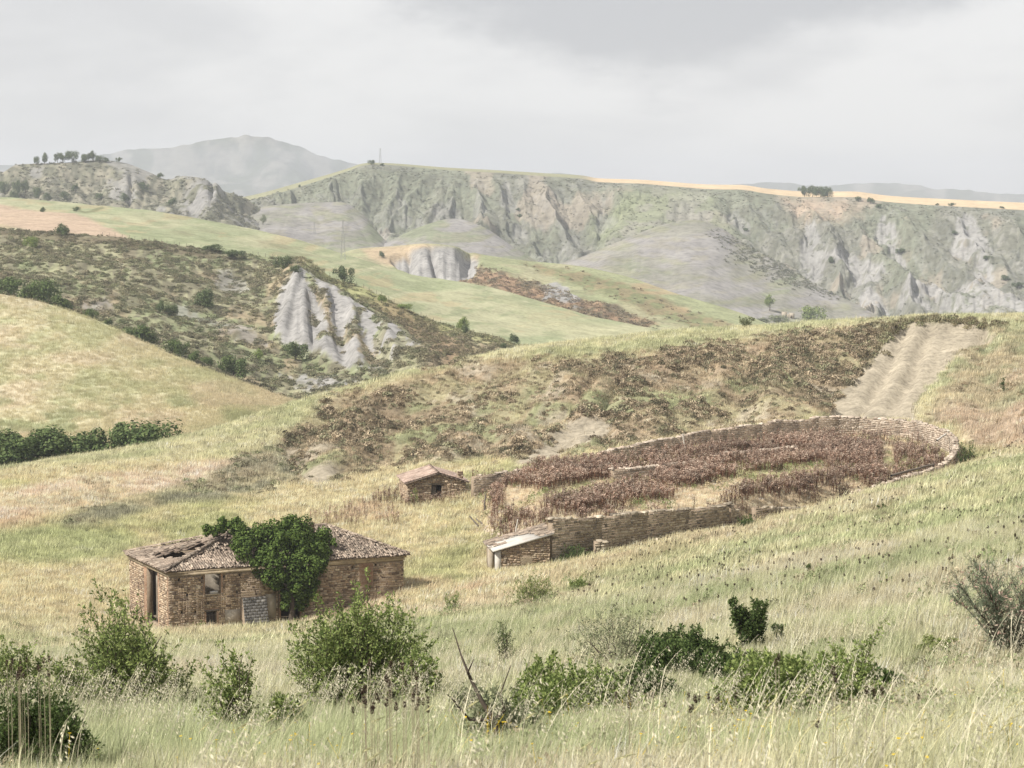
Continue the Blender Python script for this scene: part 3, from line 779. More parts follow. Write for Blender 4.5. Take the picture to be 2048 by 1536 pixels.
# --- gullied hill at the far left, trees along its top
def d_l8(S):
    e = ss(.0, .1, S.t) * ss(1.0, .8, np.minimum(S.t, 1))
    z = e * (6 - 14 * gull(S.s + 30 * S.t, S.t, 34, .6, 400, .7) - 6 * gull(S.s, S.t, 14, 1.4, 410, .8) - 2.0 * gull(S.s, S.t, 6, 2.0, 420, .7))
    z += (fbm(S.s / 14, S.t * 24, 3, 425) - .5) * 6 * e
    tip = ss(1.2, 0, ((S.u - 405) / 60) ** 2 + ((S.v - 385) / 32) ** 2)
    z += tip * (4 - 8 * gull(S.s, S.t, 10, 1.0, 428, .3))
    S.m['tip'] = tip
    return z
def a_l8(S):
    sh = S.x.shape + (3,)
    n2 = fbm(S.u / 26, S.v / 14, 4, 430); n3 = fbm(S.u / 8, S.v / 5, 3, 431)
    c = lerp(np.broadcast_to((.20, .195, .14), sh), (.27, .25, .19), ss(.4, .6, n2))
    c = lerp(c, (.13, .13, .095), .8 * ss(.52, .42, n3))
    cl = np.maximum(S.m['tip'] * ss(.36, .5, n2 + .1), ss(.58, .68, fbm(S.s / 40, S.t * 6, 4, 433)) * .7)
    S.m['clay'] = cl
    return lerp(c, CLAY * .92, cl)
S_L8 = sheet('hill', 'grey gullied hill at the far left', [
    [(-700, 480, 1900), (0, 460, 1900), (250, 460, 1900), (500, 480, 1920), (650, 560, 1950)],
    [(-700, 410, 2050), (0, 395, 2050), (150, 385, 2040), (300, 400, 2020), (405, 398, 2010), (500, 430, 2050), (600, 500, 2070), (650, 540, 2080)],
    [(-700, 350, 2230), (-200, 352, 2220), (0, 346, 2210), (35, 329, 2200), (90, 327, 2200), (150, 324, 2200), (200, 320, 2200), (245, 325, 2200), (300, 345, 2190), (335, 359, 2180), (368, 352, 2120), (405, 358, 2120), (450, 380, 2130), (490, 398, 2150), (540, 430, 2180), (600, 480, 2200), (650, 520, 2200)]],
    -700, 650, 420, 150, d_l8, a_l8, MT_CLAY, ((60, -6), (160, -40)))

# --- distant mountains
def mk_far(label, foot_v, crest, D, u0, u1, amp, lam, seed, alb):
    def d(S):
        e = ss(.0, .15, S.t) * ss(1.0, .85, np.minimum(S.t, 1))
        z = e * amp * (.5 - gull(S.s, S.t, lam, 1.6, seed, 1.1) - .45 * gull(S.s, S.t, lam * .35, 3.2, seed + 4))
        return z + (vn(S.s / (lam * .05), S.t * 30, seed + 8) - .5) * amp * .05
    def a(S):
        n = fbm(S.u / 40, S.v / 18, 4, seed + 9)
        c = lerp(np.broadcast_to(alb, S.x.shape + (3,)), (.21, .20, .17), ss(.5, .62, n))
        return lerp(c, (.09, .10, .06), .7 * ss(.5, .38, n))
    return sheet('mountain', label, [[(u, foot_v, D * .72) for u, _ in crest], [(u, (foot_v * .55 + v * .45), D * .86) for u, v in crest], [(u, v, D) for u, v in crest]],
                 u0, u1, 200, 70, d, a, MT_FAR, ((300, -60), (900, -300)))
mk_far('broad hazy mountain behind the left hills', 440, [(-100, 360), (120, 330), (210, 308), (270, 299), (330, 297), (380, 288), (440, 278), (470, 273), (500, 271), (530, 275), (570, 284), (600, 292), (640, 312), (690, 324), (740, 336), (830, 352), (960, 372)], 10900, -100, 960, 215, 750, 500, (.12, .125, .10))
mk_far('pale far mountain range above the plateau', 440, [(900, 372), (1040, 356), (1120, 347), (1200, 360), (1400, 372), (1500, 367), (1560, 364), (1640, 374), (1700, 367), (1760, 366), (1830, 369), (1880, 380), (2000, 392), (2300, 380), (2700, 396)], 11500, 900, 2700, 160, 800, 520, (.12, .125, .10))
mk_far('nearer blue hills above the plateau on the right', 445, [(1650, 410), (1750, 394), (1850, 380), (1910, 379), (1990, 386), (2048, 388), (2120, 380), (2300, 392), (2700, 400)], 11000, 1650, 2700, 160, 730, 540, (.12, .125, .10))
mk_far('faint far range at the left edge', 440, [(-1200, 330), (-700, 318), (-300, 324), (-40, 330), (40, 332), (140, 350), (300, 380)], 11800, -1200, 300, 160, 800, 560, (.12, .125, .10))

# base plain under everything, out to the horizon
b = 12600.0
me = mesh_np('terrain', np.array([(-b, -900, -112), (b, -900, -112), (b, b, -112), (-b, b, -112)]), np.array([[0, 1, 2, 3]]))
set_col(me, np.tile((.26, .25, .15), (4, 1)))
tag(link('terrain', me, MT_FAR), 'valley floor reaching to the horizon', kind='structure')

# ------------------------------------------------------------------ haze
hz = mesh_np('haze', np.array([(x, y, z) for z in (-113.5, 266.0) for y in (-1000.0, 12900.0) for x in (-12900.0, 12900.0)]),
             np.array([[0, 2, 3, 1], [4, 5, 7, 6], [0, 1, 5, 4], [2, 6, 7, 3], [0, 4, 6, 2], [1, 3, 7, 5]]))
mh = bpy.data.materials.new('haze_air'); mh.use_nodes = True
mh.node_tree.nodes.clear()
pv = mh.node_tree.nodes.new('ShaderNodeVolumePrincipled'); pv.inputs['Color'].default_value = (.69, .73, .82, 1)
pv.inputs['Density'].default_value = 1.08e-4; pv.inputs['Anisotropy'].default_value = 0.0
mo = mh.node_tree.nodes.new('ShaderNodeOutputMaterial'); mh.node_tree.links.new(pv.outputs[0], mo.inputs['Volume'])
tag(link('haze', hz, mh), 'pale summer haze filling the valley', kind='stuff')
# ------------------------------------------------------------------ masonry helpers
def unit_stone(seed):
    r = np.random.default_rng(seed); j = lambda s: r.uniform(-s, s)
    V = []
    for y, k in ((-.5, 1.0), (.22, 1.0), (.5, .80)):
        for sx, sz in ((-1, -1), (1, -1), (1, 1), (-1, 1)):
            V.append((sx * .5 * k + j(.05), y + (j(.10) if y > 0 else 0), sz * .5 * k + j(.06)))
    Fq = []
    for a, b in ((0, 4), (4, 8)):
        for i in range(4):
            Fq.append((a + i, a + (i + 1) % 4, b + (i + 1) % 4, b + i))
    Fq.append((8, 9, 10, 11))
    return np.array(V), np.array(Fq)
STONES = [unit_stone(k) for k in range(12)]
def unit_tile():
    V, Fq = [], []
    for x, w, up in ((-.5, .46, .0), (.5, .56, .10)):      # x runs down the slope
        for k in range(5):
            a = math.pi * k / 4
            V.append((x, -math.cos(a) * w, math.sin(a) * .42 + up))
    for k in range(4): Fq.append((k, k + 1, 6 + k, 5 + k))
    return np.array(V), np.array(Fq)
TILE = [unit_tile()]
def box_uv(c0, c1):
    (x0, y0, z0), (x1, y1, z1) = c0, c1
    V = np.array([(x, y, z) for z in (z0, z1) for y in (y0, y1) for x in (x0, x1)])
    return V, np.array([[0, 2, 3, 1], [4, 5, 7, 6], [0, 1, 5, 4], [2, 6, 7, 3], [0, 4, 6, 2], [1, 3, 7, 5]])
BRICK = [box_uv((-.5, -.5, -.5), (.5, .5, .5))]

class Geo:
    """collects world-space geometry for one mesh"""
    def __init__(s): s.V, s.F, s.n = [], {3: [], 4: []}, 0
    def add(s, V, Fc):
        V = np.array(V, float); Fc = np.asarray(Fc)
        s.V.append(V); s.F[Fc.shape[1]].append(Fc + s.n); s.n += len(V)
    def box(s, o, ax, ay, az, lo, hi):
        V, Fc = box_uv(lo, hi)
        s.add(np.asarray(o) + V @ np.array([ax, ay, az]), Fc)
    def tube(s, pts, rad, k=5):
        pts = np.asarray(pts, float); rad = np.broadcast_to(rad, len(pts))
        d = np.gradient(pts, axis=0); d /= np.linalg.norm(d, axis=1)[:, None] + 1e-9
        ref = np.where(np.abs(d[:, 2:3]) > .9, [[1., 0, 0]], [[0, 0, 1.]])
        a = np.cross(d, ref); a /= np.linalg.norm(a, axis=1)[:, None] + 1e-9
        b = np.cross(d, a)
        th = np.arange(k) * 2 * math.pi / k
        V = pts[:, None] + rad[:, None, None] * (np.cos(th)[None, :, None] * a[:, None] + np.sin(th)[None, :, None] * b[:, None])
        V = V.reshape(-1, 3); n = len(pts)
        i = np.arange(n - 1)[:, None] * k; j = np.arange(k)[None]
        s.add(V, np.stack([i + j, i + (j + 1) % k, i + k + (j + 1) % k, i + k + j], -1).reshape(-1, 4))
        s.add(V[-k:], np.array([[0, q, q + 1] for q in range(1, k - 1)]))
    def build(s, name, mat, parent=None, smooth=False):
        off = np.array(parent.location) if parent is not None else 0
        if parent is not None and parent.parent is not None: off = off + np.array(parent.parent.location)
        me = mesh_np(name, np.concatenate(s.V) - off, [np.concatenate(f) for f in s.F.values() if f], smooth)
        return link(name, me, mat, parent)

def facing_size(Ms):
    c = Ms[:, :3, 3]
    out = Ms[:, :3, 1]; on = np.linalg.norm(out, axis=1) + 1e-9
    ln = np.linalg.norm(Ms[:, :3, 0], axis=1) * np.linalg.norm(Ms[:, :3, 2], axis=1)
    d = np.linalg.norm(c, axis=1)
    return ln / d ** 2 * np.clip(-(out * c).sum(1) / on / d, 0, 1)

_PIECE_ME = {}
def pieces(name, many, Ms, protos, mat, root, nmax=300, score=None):
    """the nmax that show largest become objects of their own, the rest one mesh"""
    Ms = np.asarray(Ms)
    if not len(Ms): return
    sc = facing_size(Ms) if score is None else score
    u, v = PROJ(Ms[:, :3, 3]); sc = np.where((u > -60) & (u < 2108), sc, sc * .01)
    order = np.argsort(-sc)
    loc = np.array(root.location)
    for k in order[:nmax]:
        i = int(k) % len(protos)
        key = (name, mat.name, i)
        if key not in _PIECE_ME:
            q = mesh_np(name, protos[i][0], protos[i][1]); q.materials.append(mat); _PIECE_ME[key] = q
        o = bpy.data.objects.new(name, _PIECE_ME[key]); COL.objects.link(o); o.parent = root
        m = Ms[k].copy(); m[:3, 3] -= loc
        o.matrix_basis = Matrix(m.tolist())
    rest = order[nmax:]
    if len(rest):
        g = Geo()
        for i in range(len(protos)):
            kk = rest[rest % len(protos) == i]
            if not len(kk): continue
            Vp, Fp = protos[i]
            A = np.einsum('nij,vj->nvi', Ms[kk][:, :3, :3], Vp) + Ms[kk][:, None, :3, 3]
            g.add(A.reshape(-1, 3), (Fp[None] + (np.arange(len(kk)) * len(Vp))[:, None, None]).reshape(-1, Fp.shape[1]))
        tag(g.build(many, mat, root), kind='stuff')

def mk_M(x, y, z, p):
    M_ = np.eye(4); M_[:3, 0], M_[:3, 1], M_[:3, 2], M_[:3, 3] = x, y, z, p
    return M_

UP = np.array((0, 0, 1.0))
def courses(p0, al, out, a1, zb, zt, holes, rng, h=(.13, .28), l=(.16, .52), depth=.18, proud=.065, gap=.03, skip=None):
    """rubble courses over a wall face; zb, zt are functions of the distance a along it"""
    Ms = []; al = np.asarray(al); out = np.asarray(out); p0 = np.asarray(p0)
    zlo = min(zb(0), zb(a1 / 2), zb(a1)); zhi = max(zt(k * a1 / 12) for k in range(13))
    z = zlo
    while z < zhi:
        hh = rng.uniform(*h); a = -rng.uniform(0, .3)
        while a < a1:
            ll = rng.uniform(*l) * (1.35 if rng.random() < .1 else 1)
            b0, b1 = max(a, 0), min(a + ll, a1)
            hz = hh * rng.uniform(.68, 1.12); mid = (b0 + b1) / 2
            a += ll
            if b1 - b0 < .08: continue
            if z + hz * .35 < zb(mid) or z + hz * .75 > zt(mid): continue
            if any(b1 > q[0] + .02 and b0 < q[1] - .02 and z + hz > q[2] + .02 and z < q[3] - .02 for q in holes): 
                bad = True
                for q in holes:
                    if b1 > q[0] and b0 < q[1] and z + hz > q[2] and z < q[3]:
                        if b0 < q[0] - .1: b1 = q[0]; bad = False
                        elif b1 > q[1] + .1: b0 = q[1]; bad = False
                        else: bad = True; break
                if bad or b1 - b0 < .1: continue
                mid = (b0 + b1) / 2
            if skip is not None and skip(mid, z + hz / 2): continue
            pr = proud * rng.uniform(.3, 1.5)
            pos = p0 + al * mid + out * (pr - depth / 2)
            pos = np.array((pos[0], pos[1], z + hz / 2))
            tw = rng.uniform(-.05, .05)
            x = (al + UP * tw) * (b1 - b0 - gap); zz = (UP - al * tw) * (hz - gap)
            Ms.append(mk_M(x, out * depth, zz, pos))
        z += hh
    return Ms

def wall_core(g, p0, al, out, a1, zb, zt, thick, holes):
    """wall body of the given thickness behind the face, cut round its openings"""
    bx = sorted({0, a1, *[min(max(q[i], 0), a1) for q in holes for i in (0, 1)]})
    n = []
    for a, b in zip(bx[:-1], bx[1:]):
        m = (a + b) / 2
        zs = [(zb, zt)]
        for q in holes:
            if q[0] < m < q[1]:
                zs2 = []
                for lo, hi in zs:
                    if q[2] > lo + .01: zs2.append((lo, min(hi, q[2])))
                    if q[3] < hi - .01: zs2.append((max(lo, q[3]), hi))
                zs = zs2
        for lo, hi in zs:
            if hi - lo > .01:
                o = np.array((p0[0], p0[1], 0.0))
                g.box(o, al, out, UP, (a, -thick, lo), (b, 0, hi))

M_STONE = mat_pieces('rubble_stone', [(0, (.13, .095, .07)), (.2, (.29, .21, .145)), (.4, (.42, .32, .22)), (.6, (.51, .41, .29)), (.75, (.34, .24, .16)), (.9, (.21, .165, .12)), (1, (.58, .49, .37))])
M_GSTONE = mat_pieces('grey_rubble_stone', [(0, (.14, .12, .095)), (.3, (.29, .245, .18)), (.55, (.38, .325, .24)), (.75, (.22, .175, .125)), (1, (.46, .40, .31))])
M_PSTONE = mat_pieces('pale_rubble_stone', [(0, (.24, .19, .15)), (.3, (.42, .35, .275)), (.6, (.52, .44, .35)), (.8, (.34, .26, .20)), (1, (.56, .49, .40))])
M_MORT = mat_plain('old_mortar', (.27, .21, .15), .35, 4, .5, .95)
M_PLAST = mat_plain('worn_plaster', (.40, .35, .28), .3, 1.6, .4, .9, tint=(.33, .26, .18))
M_CORN = mat_plain('weathered_cornice', (.42, .345, .24), .3, 2.0, .4, .9, tint=(.24, .19, .14))
M_TILE = mat_pieces('clay_roof_tile', [(0, (.14, .11, .085)), (.35, (.26, .205, .16)), (.65, (.37, .295, .225)), (.85, (.21, .175, .14)), (1, (.47, .385, .30))], .3, 9)
M_RTILE = mat_pieces('pink_roof_tile', [(0, (.27, .195, .155)), (.5, (.39, .29, .235)), (1, (.49, .39, .32))], .2, 9)
M_DECK = mat_plain('roof_boards', (.17, .13, .10), .4, 3, .4, .95)
M_WOOD = mat_plain('grey_old_wood', (.16, .135, .11), .4, 5, .5, .9)
M_PALEW = mat_plain('bleached_wood', (.50, .46, .40), .25, 5, .4, .9)
M_DARK = mat_plain('earth_floor_and_door_shade', (.14, .11, .08), .3, 2, .3, .95)  # earth floor of the farmhouse; also the painted door shade on the ruin
M_BRICK = mat_pieces('old_brick', [(0, (.36, .215, .14)), (.5, (.43, .28, .185)), (1, (.47, .34, .24))], .2, 8)
M_WHITE = mat_plain('white_screed', (.50, .475, .43), .15, 2.0, .3, .85, tint=(.42, .36, .30))

def roof_frame(o, ea, us):
    """frame on a sloping roof face: a along the eave, b up the slope, n its normal"""
    ea = np.asarray(ea); us = np.asarray(us) / np.linalg.norm(us)
    n = np.cross(ea, us); n = n if n[2] > 0 else -n
    return np.asarray(o, float), ea, us, n
def lay_tiles(fr, poly, rng, mats, keep=None, dx=.235, dy=.34, jit=1.0, sag=None):
    o, ea, us, n = fr
    P = np.array(poly); a0, a1 = P[:, 0].min(), P[:, 0].max(); b0, b1 = P[:, 1].min(), P[:, 1].max()
    for b in np.arange(b0 + .16, b1, dy):
        for a in np.arange(a0, a1, dx):
            if sdf(np.array([a]), np.array([b]), poly)[0] < .04: continue
            p = o + ea * (a + rng.normal(0, .02 * jit)) + us * (b + rng.normal(0, .05 * jit)) + n * (.03 + rng.uniform(0, .04) * jit)
            if sag is not None: p = p - n * sag(a, b)
            if keep is not None and not keep(p, a, b, rng): continue
            r = rng.normal(0, .10 * jit)
            dn = -us * math.cos(r) + ea * math.sin(r); sd_ = np.cross(n, dn)
            tl = rng.normal(0, .05 * jit)
            dn = dn * math.cos(tl) + n * math.sin(tl)
            mats.append(mk_M(dn * .46, sd_ * .205, n * .19, p))
def tile_score(Ms):
    c = Ms[:, :3, 3]; return 1 / (c ** 2).sum(1) * np.clip(.3 - (Ms[:, :3, 2] * c).sum(1) / np.linalg.norm(c, axis=1), 0, 9)
def deck(g, fr, poly, thick, keep=None, step=.6, sag=None):
    """roof deck of small boards so that holes can be left in it"""
    o, ea, us, n = fr
    P = np.array(poly)
    for a in np.arange(P[:, 0].min(), P[:, 0].max(), step):
        for b in np.arange(P[:, 1].min(), P[:, 1].max(), step):
            cs = [(a, b), (a + step, b), (a + step, b + step), (a, b + step)]
            if max(sdf(np.array([q[0] for q in cs]), np.array([q[1] for q in cs]), poly)) < -.05: continue
            inside = sdf(np.array([a + step / 2]), np.array([b + step / 2]), poly)[0]
            if inside < -.12: continue
            pc = o + ea * (a + step / 2) + us * (b + step / 2)
            if keep is not None and not keep(pc): continue
            s = sag(a, b) if sag is not None else 0
            g.box(o - n * s, ea, us, n, (a, b, -thick), (a + step, b + step, 0))

# ------------------------------------------------------------------ the ruined farmhouse
rng = np.random.default_rng(5)
th = math.radians(26)
FD = np.array((math.cos(th), math.sin(th), 0)); SDv = np.array((-math.sin(th), math.cos(th), 0))
C0 = PX(337, 1253, 210); ZG = C0[2]; ZE = PX(337, 1141, 210)[2] - .05
C0 = np.array((C0[0], C0[1], 0.0))
LF, LS = 23.6, 12.2
house = thing('farmhouse', 'ruined two storey stone farmhouse with a broken tiled roof and tree growing through it', 'farmhouse', (C0[0], C0[1], ZG))
def fa(u, back=0.0):                         # distance along the front at photo column u
    k = (u - 1024) / F * 1.011
    return (k * C0[1] - C0[0]) / (FD[0] - k * FD[1])
def fz(u, v):
    a = fa(u); p = C0 + FD * a
    return PX(u, v, p[1])[2]
def sa(u):
    k = (u - 1024) / F * 1.011
    return (k * C0[1] - C0[0]) / (SDv[0] - k * SDv[1])
def hole(u0, v0, u1, v1):
    um = (u0 + u1) / 2
    return [fa(u0), fa(u1), fz(um, v1), fz(um, v0)]
win1 = hole(411, 1144, 443, 1188); win2 = hole(413, 1222, 434, 1256); door1 = hole(562, 1185, 600, 1262)
zbase = ZG - 1.6
fh = [win1, win2, door1]
put = []
for (u, v) in ((359, 1160), (405, 1156), (449, 1153), (480, 1150), (375, 1190), (417, 1206), (364, 1225), (391, 1224), (475, 1184), (706, 1135), (752, 1130)):
    a = fa(u); z = fz(u, v); put.append([a - .11, a + .11, z - .13, z + .13])
brick_bay = [fa(719), fa(747), fz(733, 1172), fz(733, 1126)]
plaster1 = [fa(450), fa(481), fz(466, 1250), fz(466, 1219)]
plaster2 = [fa(531), fa(552), fz(541, 1236), fz(541, 1188)]
butt = [fa(483), fa(531)]
core = Geo(); wall_core(core, C0, FD, -SDv, LF, zbase, ZE, .6, fh + put)
core.build('wall', M_MORT, house)
b0s, b1s = sa(317), sa(295)
lw = [[b0s, b1s, zbase, ZE - .45]]
core = Geo(); wall_core(core, C0 + SDv * .6, SDv, -FD, LS - .6, zbase, ZE, .6, [[b0s - .6, b1s - .6, ZG - .4, ZE - .5]])
core.build('wall', M_MORT, house)
core = Geo(); wall_core(core, C0 + FD * LF + SDv * .6, SDv, FD, LS - .6, zbase, ZE, .6, []); core.build('wall', M_MORT, house)
core = Geo(); wall_core(core, C0 + SDv * LS + FD * .6, FD, SDv, LF - 1.2, zbase, ZE, .6, []); core.build('wall', M_MORT, house)
core = Geo()
wall_core(core, C0 + SDv * 5.4 + FD * .6, FD, -SDv, LF - 1.2, zbase, ZE - .1, .25, [])
wall_core(core, C0 + FD * 7.6 + SDv * .6, SDv, -FD, 4.5, zbase, ZE - .1, .25, [])
core.build('inner_wall', mat_plain('stained_plaster', (.27, .235, .185), .35, 1.2, .4, .9, tint=(.15, .12, .09)), house)
g = Geo(); g.box(C0, FD, SDv, UP, (.6, .6, ZG - .2), (LF - .6, LS - .6, ZG - .05)); g.build('floor', M_DARK, house)
# stonework
inner = [[win1[0] - .18, win1[1] + .18, win1[2] - .1, win1[3] + .25], [win2[0] - .14, win2[1] + .14, win2[2], win2[3] + .2], [door1[0] - .25, door1[1] + .25, zbase, door1[3] + .3],
         brick_bay, plaster1, plaster2, [butt[0], butt[1], zbase, fz(505, 1192)]] + put
FL = lambda z: (lambda a: z)
Ms = courses(C0, FD, -SDv, LF, FL(ZG - .9), FL(ZE - .55), inner, rng)
Ms += courses(C0, SDv, -FD, LS, FL(ZG - .9), FL(ZE - .5), [[b0s - .35, b1s + .9, zbase, ZE - .3]], rng)
Ms += courses(C0 + FD * LF, SDv, FD, LS, FL(ZG - .9), FL(ZE - .5), [], rng, h=(.3, .45), l=(.5, .9))
pieces('stone', 'stonework', Ms, STONES, M_STONE, house)
# brick: blocked bay, jambs
Bm = []
def bricks(p0, al, out, rect, bw=.26, bh=.085):
    a0, a1, z0, z1 = rect; k = 0; z = z0
    while z < z1 - .03:
        a = a0 - (bw / 2 if k % 2 else 0)
        while a < a1:
            x0, x1 = max(a, a0), min(a + bw, a1)
            if x1 - x0 > .05:
                p = np.asarray(p0) + al * (x0 + x1) / 2 + out * (-.03 + rng.uniform(0, .02)); p[2] = z + bh / 2
                Bm.append(mk_M(al * (x1 - x0 - .018), out * .12, UP * (bh - .016), p))
            a += bw
        z += bh; k += 1
bricks(C0, FD, -SDv, brick_bay)
for w, dz in ((win1, .1), (win2, 0), (door1, 0)):
    for s in (0, 1):
        e = w[s]; r = [e - .18, e, w[2], w[3]] if s == 0 else [e, e + .18, w[2], w[3]]
        bricks(C0, FD, -SDv, r)
    bricks(C0, FD, -SDv, [w[0] - .18, w[1] + .18, w[3], w[3] + .22])
bricks(C0, SDv, -FD, [b1s, b1s + .85, ZG - .6, ZE - .45])
bricks(C0, SDv, -FD, [b0s - .33, b0s, ZG - .6, ZE - .45])
bricks(C0, SDv, -FD, [.0, .3, ZG - .6, ZE - .5])
pieces('brick', 'brickwork', Bm, BRICK, M_BRICK, house, 300)
for nm, r in (('plaster_patch', plaster1), ('plaster_patch', plaster2)):
    g = Geo(); g.box(C0, FD, -SDv, UP, (r[0], -.02, r[2]), (r[1], .035, r[3])); g.build(nm, M_PLAST, house)
# window and door parts
g = Geo(); g.box(C0, FD, -SDv, UP, (win1[0] - .12, -.5, win1[2] - .1), (win1[1] + .12, .08, win1[2] - .003)); g.build('sill', M_CORN, house)
g = Geo(); g.box(C0, FD, -SDv, UP, (win1[0] + .55, -.38, win1[2]), (win1[0] + 1.25, -.05, win1[2] + .24)); tag(g.build('fallen_block', M_WHITE, house), 'white block lying on the sill')
g = Geo(); g.box(C0, FD, -SDv, UP, (win2[0] - .2, -.25, win2[3] - .02), (win2[1] + .2, .10, win2[3] + .14)); g.build('lintel', M_WOOD, house)
w = Geo()
for k in range(4):
    x = win2[0] + .08 + k * (win2[1] - win2[0] - .16) / 3
    w.box(C0, FD, -SDv, UP, (x - .02, -.32, win2[2]), (x + .02, -.28, win2[3] - .03))
w.build('window_bars', M_WOOD, house)
g = Geo(); g.box(C0, SDv, -FD, UP, (b0s - .3, -.55, ZE - .5), (b1s + 1.1, .06, ZE - .28)); g.build('lintel', M_PLAST, house)
g = Geo(); g.box(C0, FD, -SDv, UP, (door1[0] - .2, -.5, door1[3] + .002), (door1[1] + .2, .07, door1[3] + .2)); g.build('lintel', M_WOOD, house)
# cornice in two steps under the eaves
for d0, z0, z1 in ((.10, ZE - .55, ZE - .28), (.24, ZE - .27, ZE - .02)):
    g = Geo()
    g.box(C0, FD, -SDv, UP, (-d0, .0, z0), (LF + d0, d0, z1))
    g.box(C0, SDv, -FD, UP, (.003, .0, z0), (LS + d0, d0, z1))
    g.box(C0 + FD * LF, SDv, FD, UP, (.003, 0, z0), (LS + d0, d0, z1))
    g.build('cornice', M_CORN, house)
# sloping masonry buttress
bu = thing  # (the buttress is part of the house)
g = Geo()
zt_, zb_ = fz(505, 1193), ZG - 1.0
a0, a1 = butt
V = np.array([C0 + FD * a + -SDv * o + UP * z for a in (a0, a1) for (o, z) in ((-.05, zt_), (.25, zt_), (1.25, zb_), (-.05, zb_))])
g.add(V, np.array([[0, 1, 2, 3], [7, 6, 5, 4], [1, 5, 6, 2], [0, 4, 5, 1]]))
btr = g.build('buttress', M_MORT, house)
sl = np.array(-SDv * 1.0 + UP * (zb_ - zt_)); sl = sl / np.linalg.norm(sl); nn = np.cross(FD, sl); nn = nn if nn[1] < 0 else -nn
Bt = []
hgt = (zt_ - zb_) / abs(sl[2]); r_ = .3; k = 0
while r_ < hgt:
    a = a0 + (.0 if k % 2 else -.22)
    while a < a1 - .05:
        x0, x1 = max(a, a0), min(a + .45, a1)
        p = C0 + -SDv * .25 + UP * zt_ + FD * (x0 + x1) / 2 + sl * (r_ - .14) + nn * .02
        Bt.append(mk_M(FD * (x1 - x0 - .03), nn * .12, -sl * .25, p)); a += .45
    r_ += .28; k += 1
M_GBLK = mat_pieces('grey_block', [(0, (.11, .105, .10)), (.6, (.18, .172, .16)), (.94, (.21, .20, .185)), (1, (.42, .40, .37))], .2, 5)
pieces('block', 'blocks', Bt, STONES, M_GBLK, house)
# roof: hips at both ends, collapsed on the left
ov = .42
RZ = ZE + 2.35
E0 = C0 - FD * ov - SDv * ov; E1 = C0 + FD * (LF + ov) - SDv * ov; E2 = C0 + FD * (LF + ov) + SDv * (LS + ov); E3 = C0 - FD * ov + SDv * (LS + ov)
RA = C0 + FD * 8.3 + SDv * (LS / 2); RB = C0 + FD * 18.1 + SDv * (LS / 2)
for q in (E0, E1, E2, E3): q[2] = ZE
RA[2] = RB[2] = RZ
def face_of(Oe, Ee, *top):
    """frame and polygon of a roof face over the eave Oe-Ee with ridge points top (from the Ee side)"""
    ea = Ee - Oe; L_ = np.linalg.norm(ea); ea = ea / L_
    d = top[0] - Oe; us = d - ea * (d @ ea)
    fr = roof_frame(Oe, ea, us)
    pl_ = [(0, 0), (L_, 0)] + [((q - Oe) @ ea, (q - Oe) @ fr[2]) for q in top]
    return fr, pl_
HOLE_L = [(303, 1112), (322, 1103), (385, 1088), (412, 1082), (432, 1090), (392, 1100), (362, 1116), (330, 1120)]
HOLE_L2 = [(425, 1074), (452, 1062), (466, 1066), (440, 1084)]
def keep_l(p):
    u, v = PROJ(p); n = (fbm(np.array([p[0] * 1.3]), np.array([p[1] * 1.3]), 3, 8)[0] - .5) * 12
    return max(sdf(np.array([u]), np.array([v]), HOLE_L)[0], sdf(np.array([u]), np.array([v]), HOLE_L2)[0]) + n < 1.5
THIN_F = [(425, 1080), (470, 1058), (500, 1085), (482, 1110), (450, 1100)]
def keep_front(p, a, b, r):
    u, v = PROJ(p); s = sdf(np.array([u]), np.array([v]), THIN_F)[0]
    return r.random() < (.30 if s > 0 else .93)
def keep_tl(p, a, b, r): return keep_l(p) and r.random() < .88
sagF = lambda a, b: .22 * math.exp(-((a - 5) / 2.6) ** 2 - ((b - 3) / 2) ** 2) + .10 * math.sin(a * .9 + 1) * .5
sagL = lambda a, b: .35 * math.exp(-((a - 6) / 3.0) ** 2 - ((b - 3.4) / 2.2) ** 2)
Tm = []
for fr_pl, kd, kt, sg in ((face_of(E0, E1, RB, RA), None, keep_front, sagF), (face_of(E3, E0, RA), keep_l, keep_tl, sagL), (face_of(E1, E2, RB), None, lambda p, a, b, r: r.random() < .93, None), (face_of(E2, E3, RA, RB), None, lambda p, a, b, r: r.random() < .5, None)):
    fr, pl_ = fr_pl
    g = Geo(); deck(g, fr, pl_, .10, kd, .6, sg)
    tag(g.build('roof_deck', M_DECK, house))
    lay_tiles(fr, pl_, rng, Tm, kt, sag=sg, jit=1.3)
Tm = np.array(Tm); pieces('roof_tile', 'roof_tiles', Tm, TILE, M_TILE, house, 300, tile_score(Tm))
Hm = []
for A, B in ((E0, RA), (E1, RB), (RA, RB), (E3, RA), (E2, RB)):
    d = B - A; L_ = np.linalg.norm(d); d = d / L_; sdw = np.cross(UP, d); sdw /= np.linalg.norm(sdw); nn2 = np.cross(d, sdw)
    for q in np.arange(.15, L_, .36):
        p = A + d * q + UP * (.10 + rng.uniform(0, .05)) + sdw * rng.normal(0, .03)
        Hm.append(mk_M(-d * .46, -sdw * .30, nn2 * .32, p))
Hm = np.array(Hm); pieces('ridge_tile', 'ridge_tiles', Hm, TILE, M_TILE, house, 300, tile_score(Hm))
